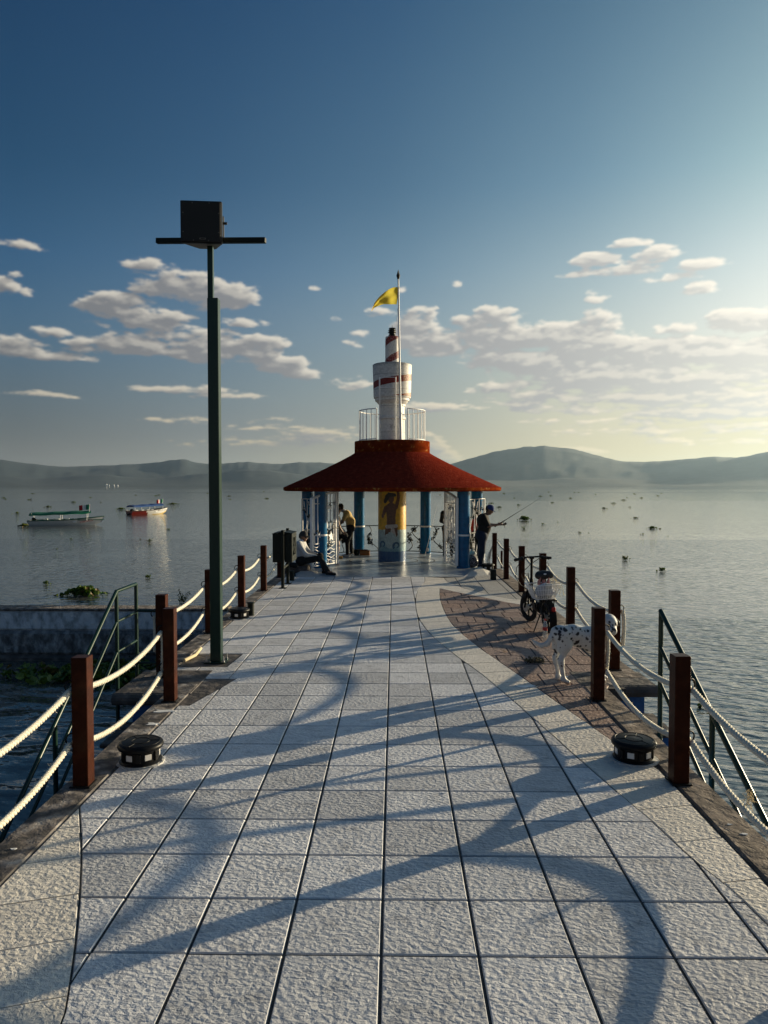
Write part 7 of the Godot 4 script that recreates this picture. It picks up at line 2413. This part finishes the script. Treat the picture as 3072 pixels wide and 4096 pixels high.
	# kit inside the kiosk
	var T := thing("tackle_box", "orange wooden tackle box with a black lid at the left rear blue column's foot", "tackle box", Vector3(-0.93, 0.006, -23.05))
	var tb := MB.new()
	tb.box(Vector3(0, 0.075, 0), Vector3(0.32, 0.15, 0.2), 0.008)
	part("crate", tb, rough_surface(mat(0.27, 0.10, 0.022, 0.6), null, M.coarse, 0.5, Vector3(2, 8, 2)), T)
	var tl := MB.new()
	tl.box(Vector3(-0.08, 0.165, 0), Vector3(0.36, 0.02, 0.2), 0.006)
	part("lid", tl, M.black_plastic, T)
	var bkt := MB.new()
	bkt.lathe([Vector2(0.0, 0.0), Vector2(0.09, 0.0), Vector2(0.10, 0.17), Vector2(0.09, 0.17), Vector2(0.085, 0.02)], 20)
	solo("bait_bucket", bkt, M.dark_green, "dark bucket to the left of the orange tackle box", "bucket").position = Vector3(-1.20, 0.006, -23.0)
	var R2 := thing("fishing_rod", "white fishing rod with a pale reel leaning on the right-hand rear blue column", "fishing rod", Vector3(0.985, 0.006, -23.15))
	var rd := MB.new()
	rd.tube([Vector3(0, 0, 0), Vector3(0.10, 0.4, 0.0), Vector3(0.37, 1.53, -0.05)], [0.010, 0.008, 0.002], 6)
	part("blank", rd, M.white_paint, R2)
	var re := MB.new()
	re.tube([Vector3(0.06, 0.16, 0.03), Vector3(0.11, 0.20, 0.03)], 0.035, 10)
	re.tube([Vector3(0.04, 0.12, 0.05), Vector3(0.12, 0.13, 0.05)], 0.008, 6)
	part("reel", re, M.white_paint, R2)
	# full sack beside the front right column
	var s := MB.new()
	var st := noise(710, 26.0, 2)
	var stripe := func(p: Vector3, c: Color) -> Color:
		var v := sin(p.y * 150.0 + st.get_noise_3dv(p * 0.4) * 9.0)
		return Color(0.34, 0.31, 0.33) if v > 0.1 else Color(0.03, 0.028, 0.035)
	blob(s, [cap(Vector3(-0.06, 0.12, 0), Vector3(0.06, 0.12, 0), 0.115, 0.115, Color(1, 1, 1)), cap(Vector3(-0.03, 0.25, 0), Vector3(0.04, 0.25, 0), 0.09, 0.09, Color(1, 1, 1))], 0.009, 0.06, stripe)
	solo("striped_sack", s, M.cloth, "bulging dark and white striped sack against the front right blue column", "sack").position = Vector3(2.08, 0.0, -19.62)
	var s2 := MB.new()
	blob(s2, [cap(Vector3(-0.03, 0.36, -0.02), Vector3(0.05, 0.38, -0.02), 0.07, 0.06, Color(0.45, 0.5, 0.48))], 0.010, 0.03, crease)
	solo("plastic_bag", s2, M.cloth, "pale green plastic bag lying on top of the striped sack", "bag").position = Vector3(2.10, 0.0, -19.68)
	var bb := MB.new()
	blob(bb, [cap(Vector3(-0.10, 0.22, 0), Vector3(0.08, 0.22, 0.02), 0.07, 0.06, Color(0.012, 0.012, 0.013)), cap(Vector3(0.05, 0.2, 0.04), Vector3(0.12, 0.20, 0.06), 0.05, 0.045, Color(0.012, 0.012, 0.013))], 0.012, 0.04)
	solo("shoulder_bag", bb, M.cloth, "black bag lying on the block beside the seated man's hip", "bag").position = Vector3(-2.56, 0.0, -18.2)
	# blue crate seen through the left gate
	var cr := MB.new()
	cr.box(Vector3(0, 0.17, 0), Vector3(0.36, 0.34, 0.3), 0.015)
	solo("plastic_crate", cr, mat(0.012, 0.075, 0.28, 0.4), "blue plastic crate on the kiosk floor seen through the left gate's wave rods", "crate").position = Vector3(-2.02, 0.006, -20.9)
	var bird := MB.new()
	bird.ball(Vector3(0, 0.12, 0), Vector3(0.2, 0.09, 0.08), 10, 6)
	bird.tube([Vector3(0.16, 0.16, 0), Vector3(0.2, 0.34, 0), Vector3(0.3, 0.35, 0)], [0.03, 0.022, 0.008], 6)
	solo("water_bird", bird, M.black_cloth, "dark water bird sitting on the lake far off to the left", "bird").position = Vector3(-80.74, WATER, -161.0)
	# white cords and netting hung on the farthest right post, behind the fisherman
	var nt := MB.new()
	for k in 9:
		var p0 := Vector3(2.60, 0.62, -19.33)
		var p1 := Vector3(2.46 + 0.05 * (k % 4) - 0.03, 0.02, -19.28 + 0.05 * (k % 3))
		var line := []
		for i in 9:
			var tt := i / 8.0
			line.append(p0.lerp(p1, tt) + Vector3(-0.09 * sin(tt * PI) * (0.3 + 0.12 * k), -0.1 * sin(tt * PI), 0.01 * k))
		nt.tube(line, 0.007, 5)
	solo("hanging_cord", nt, M.rope, "white cords hanging in loops from the farthest right post behind the fisherman's legs", "cord")
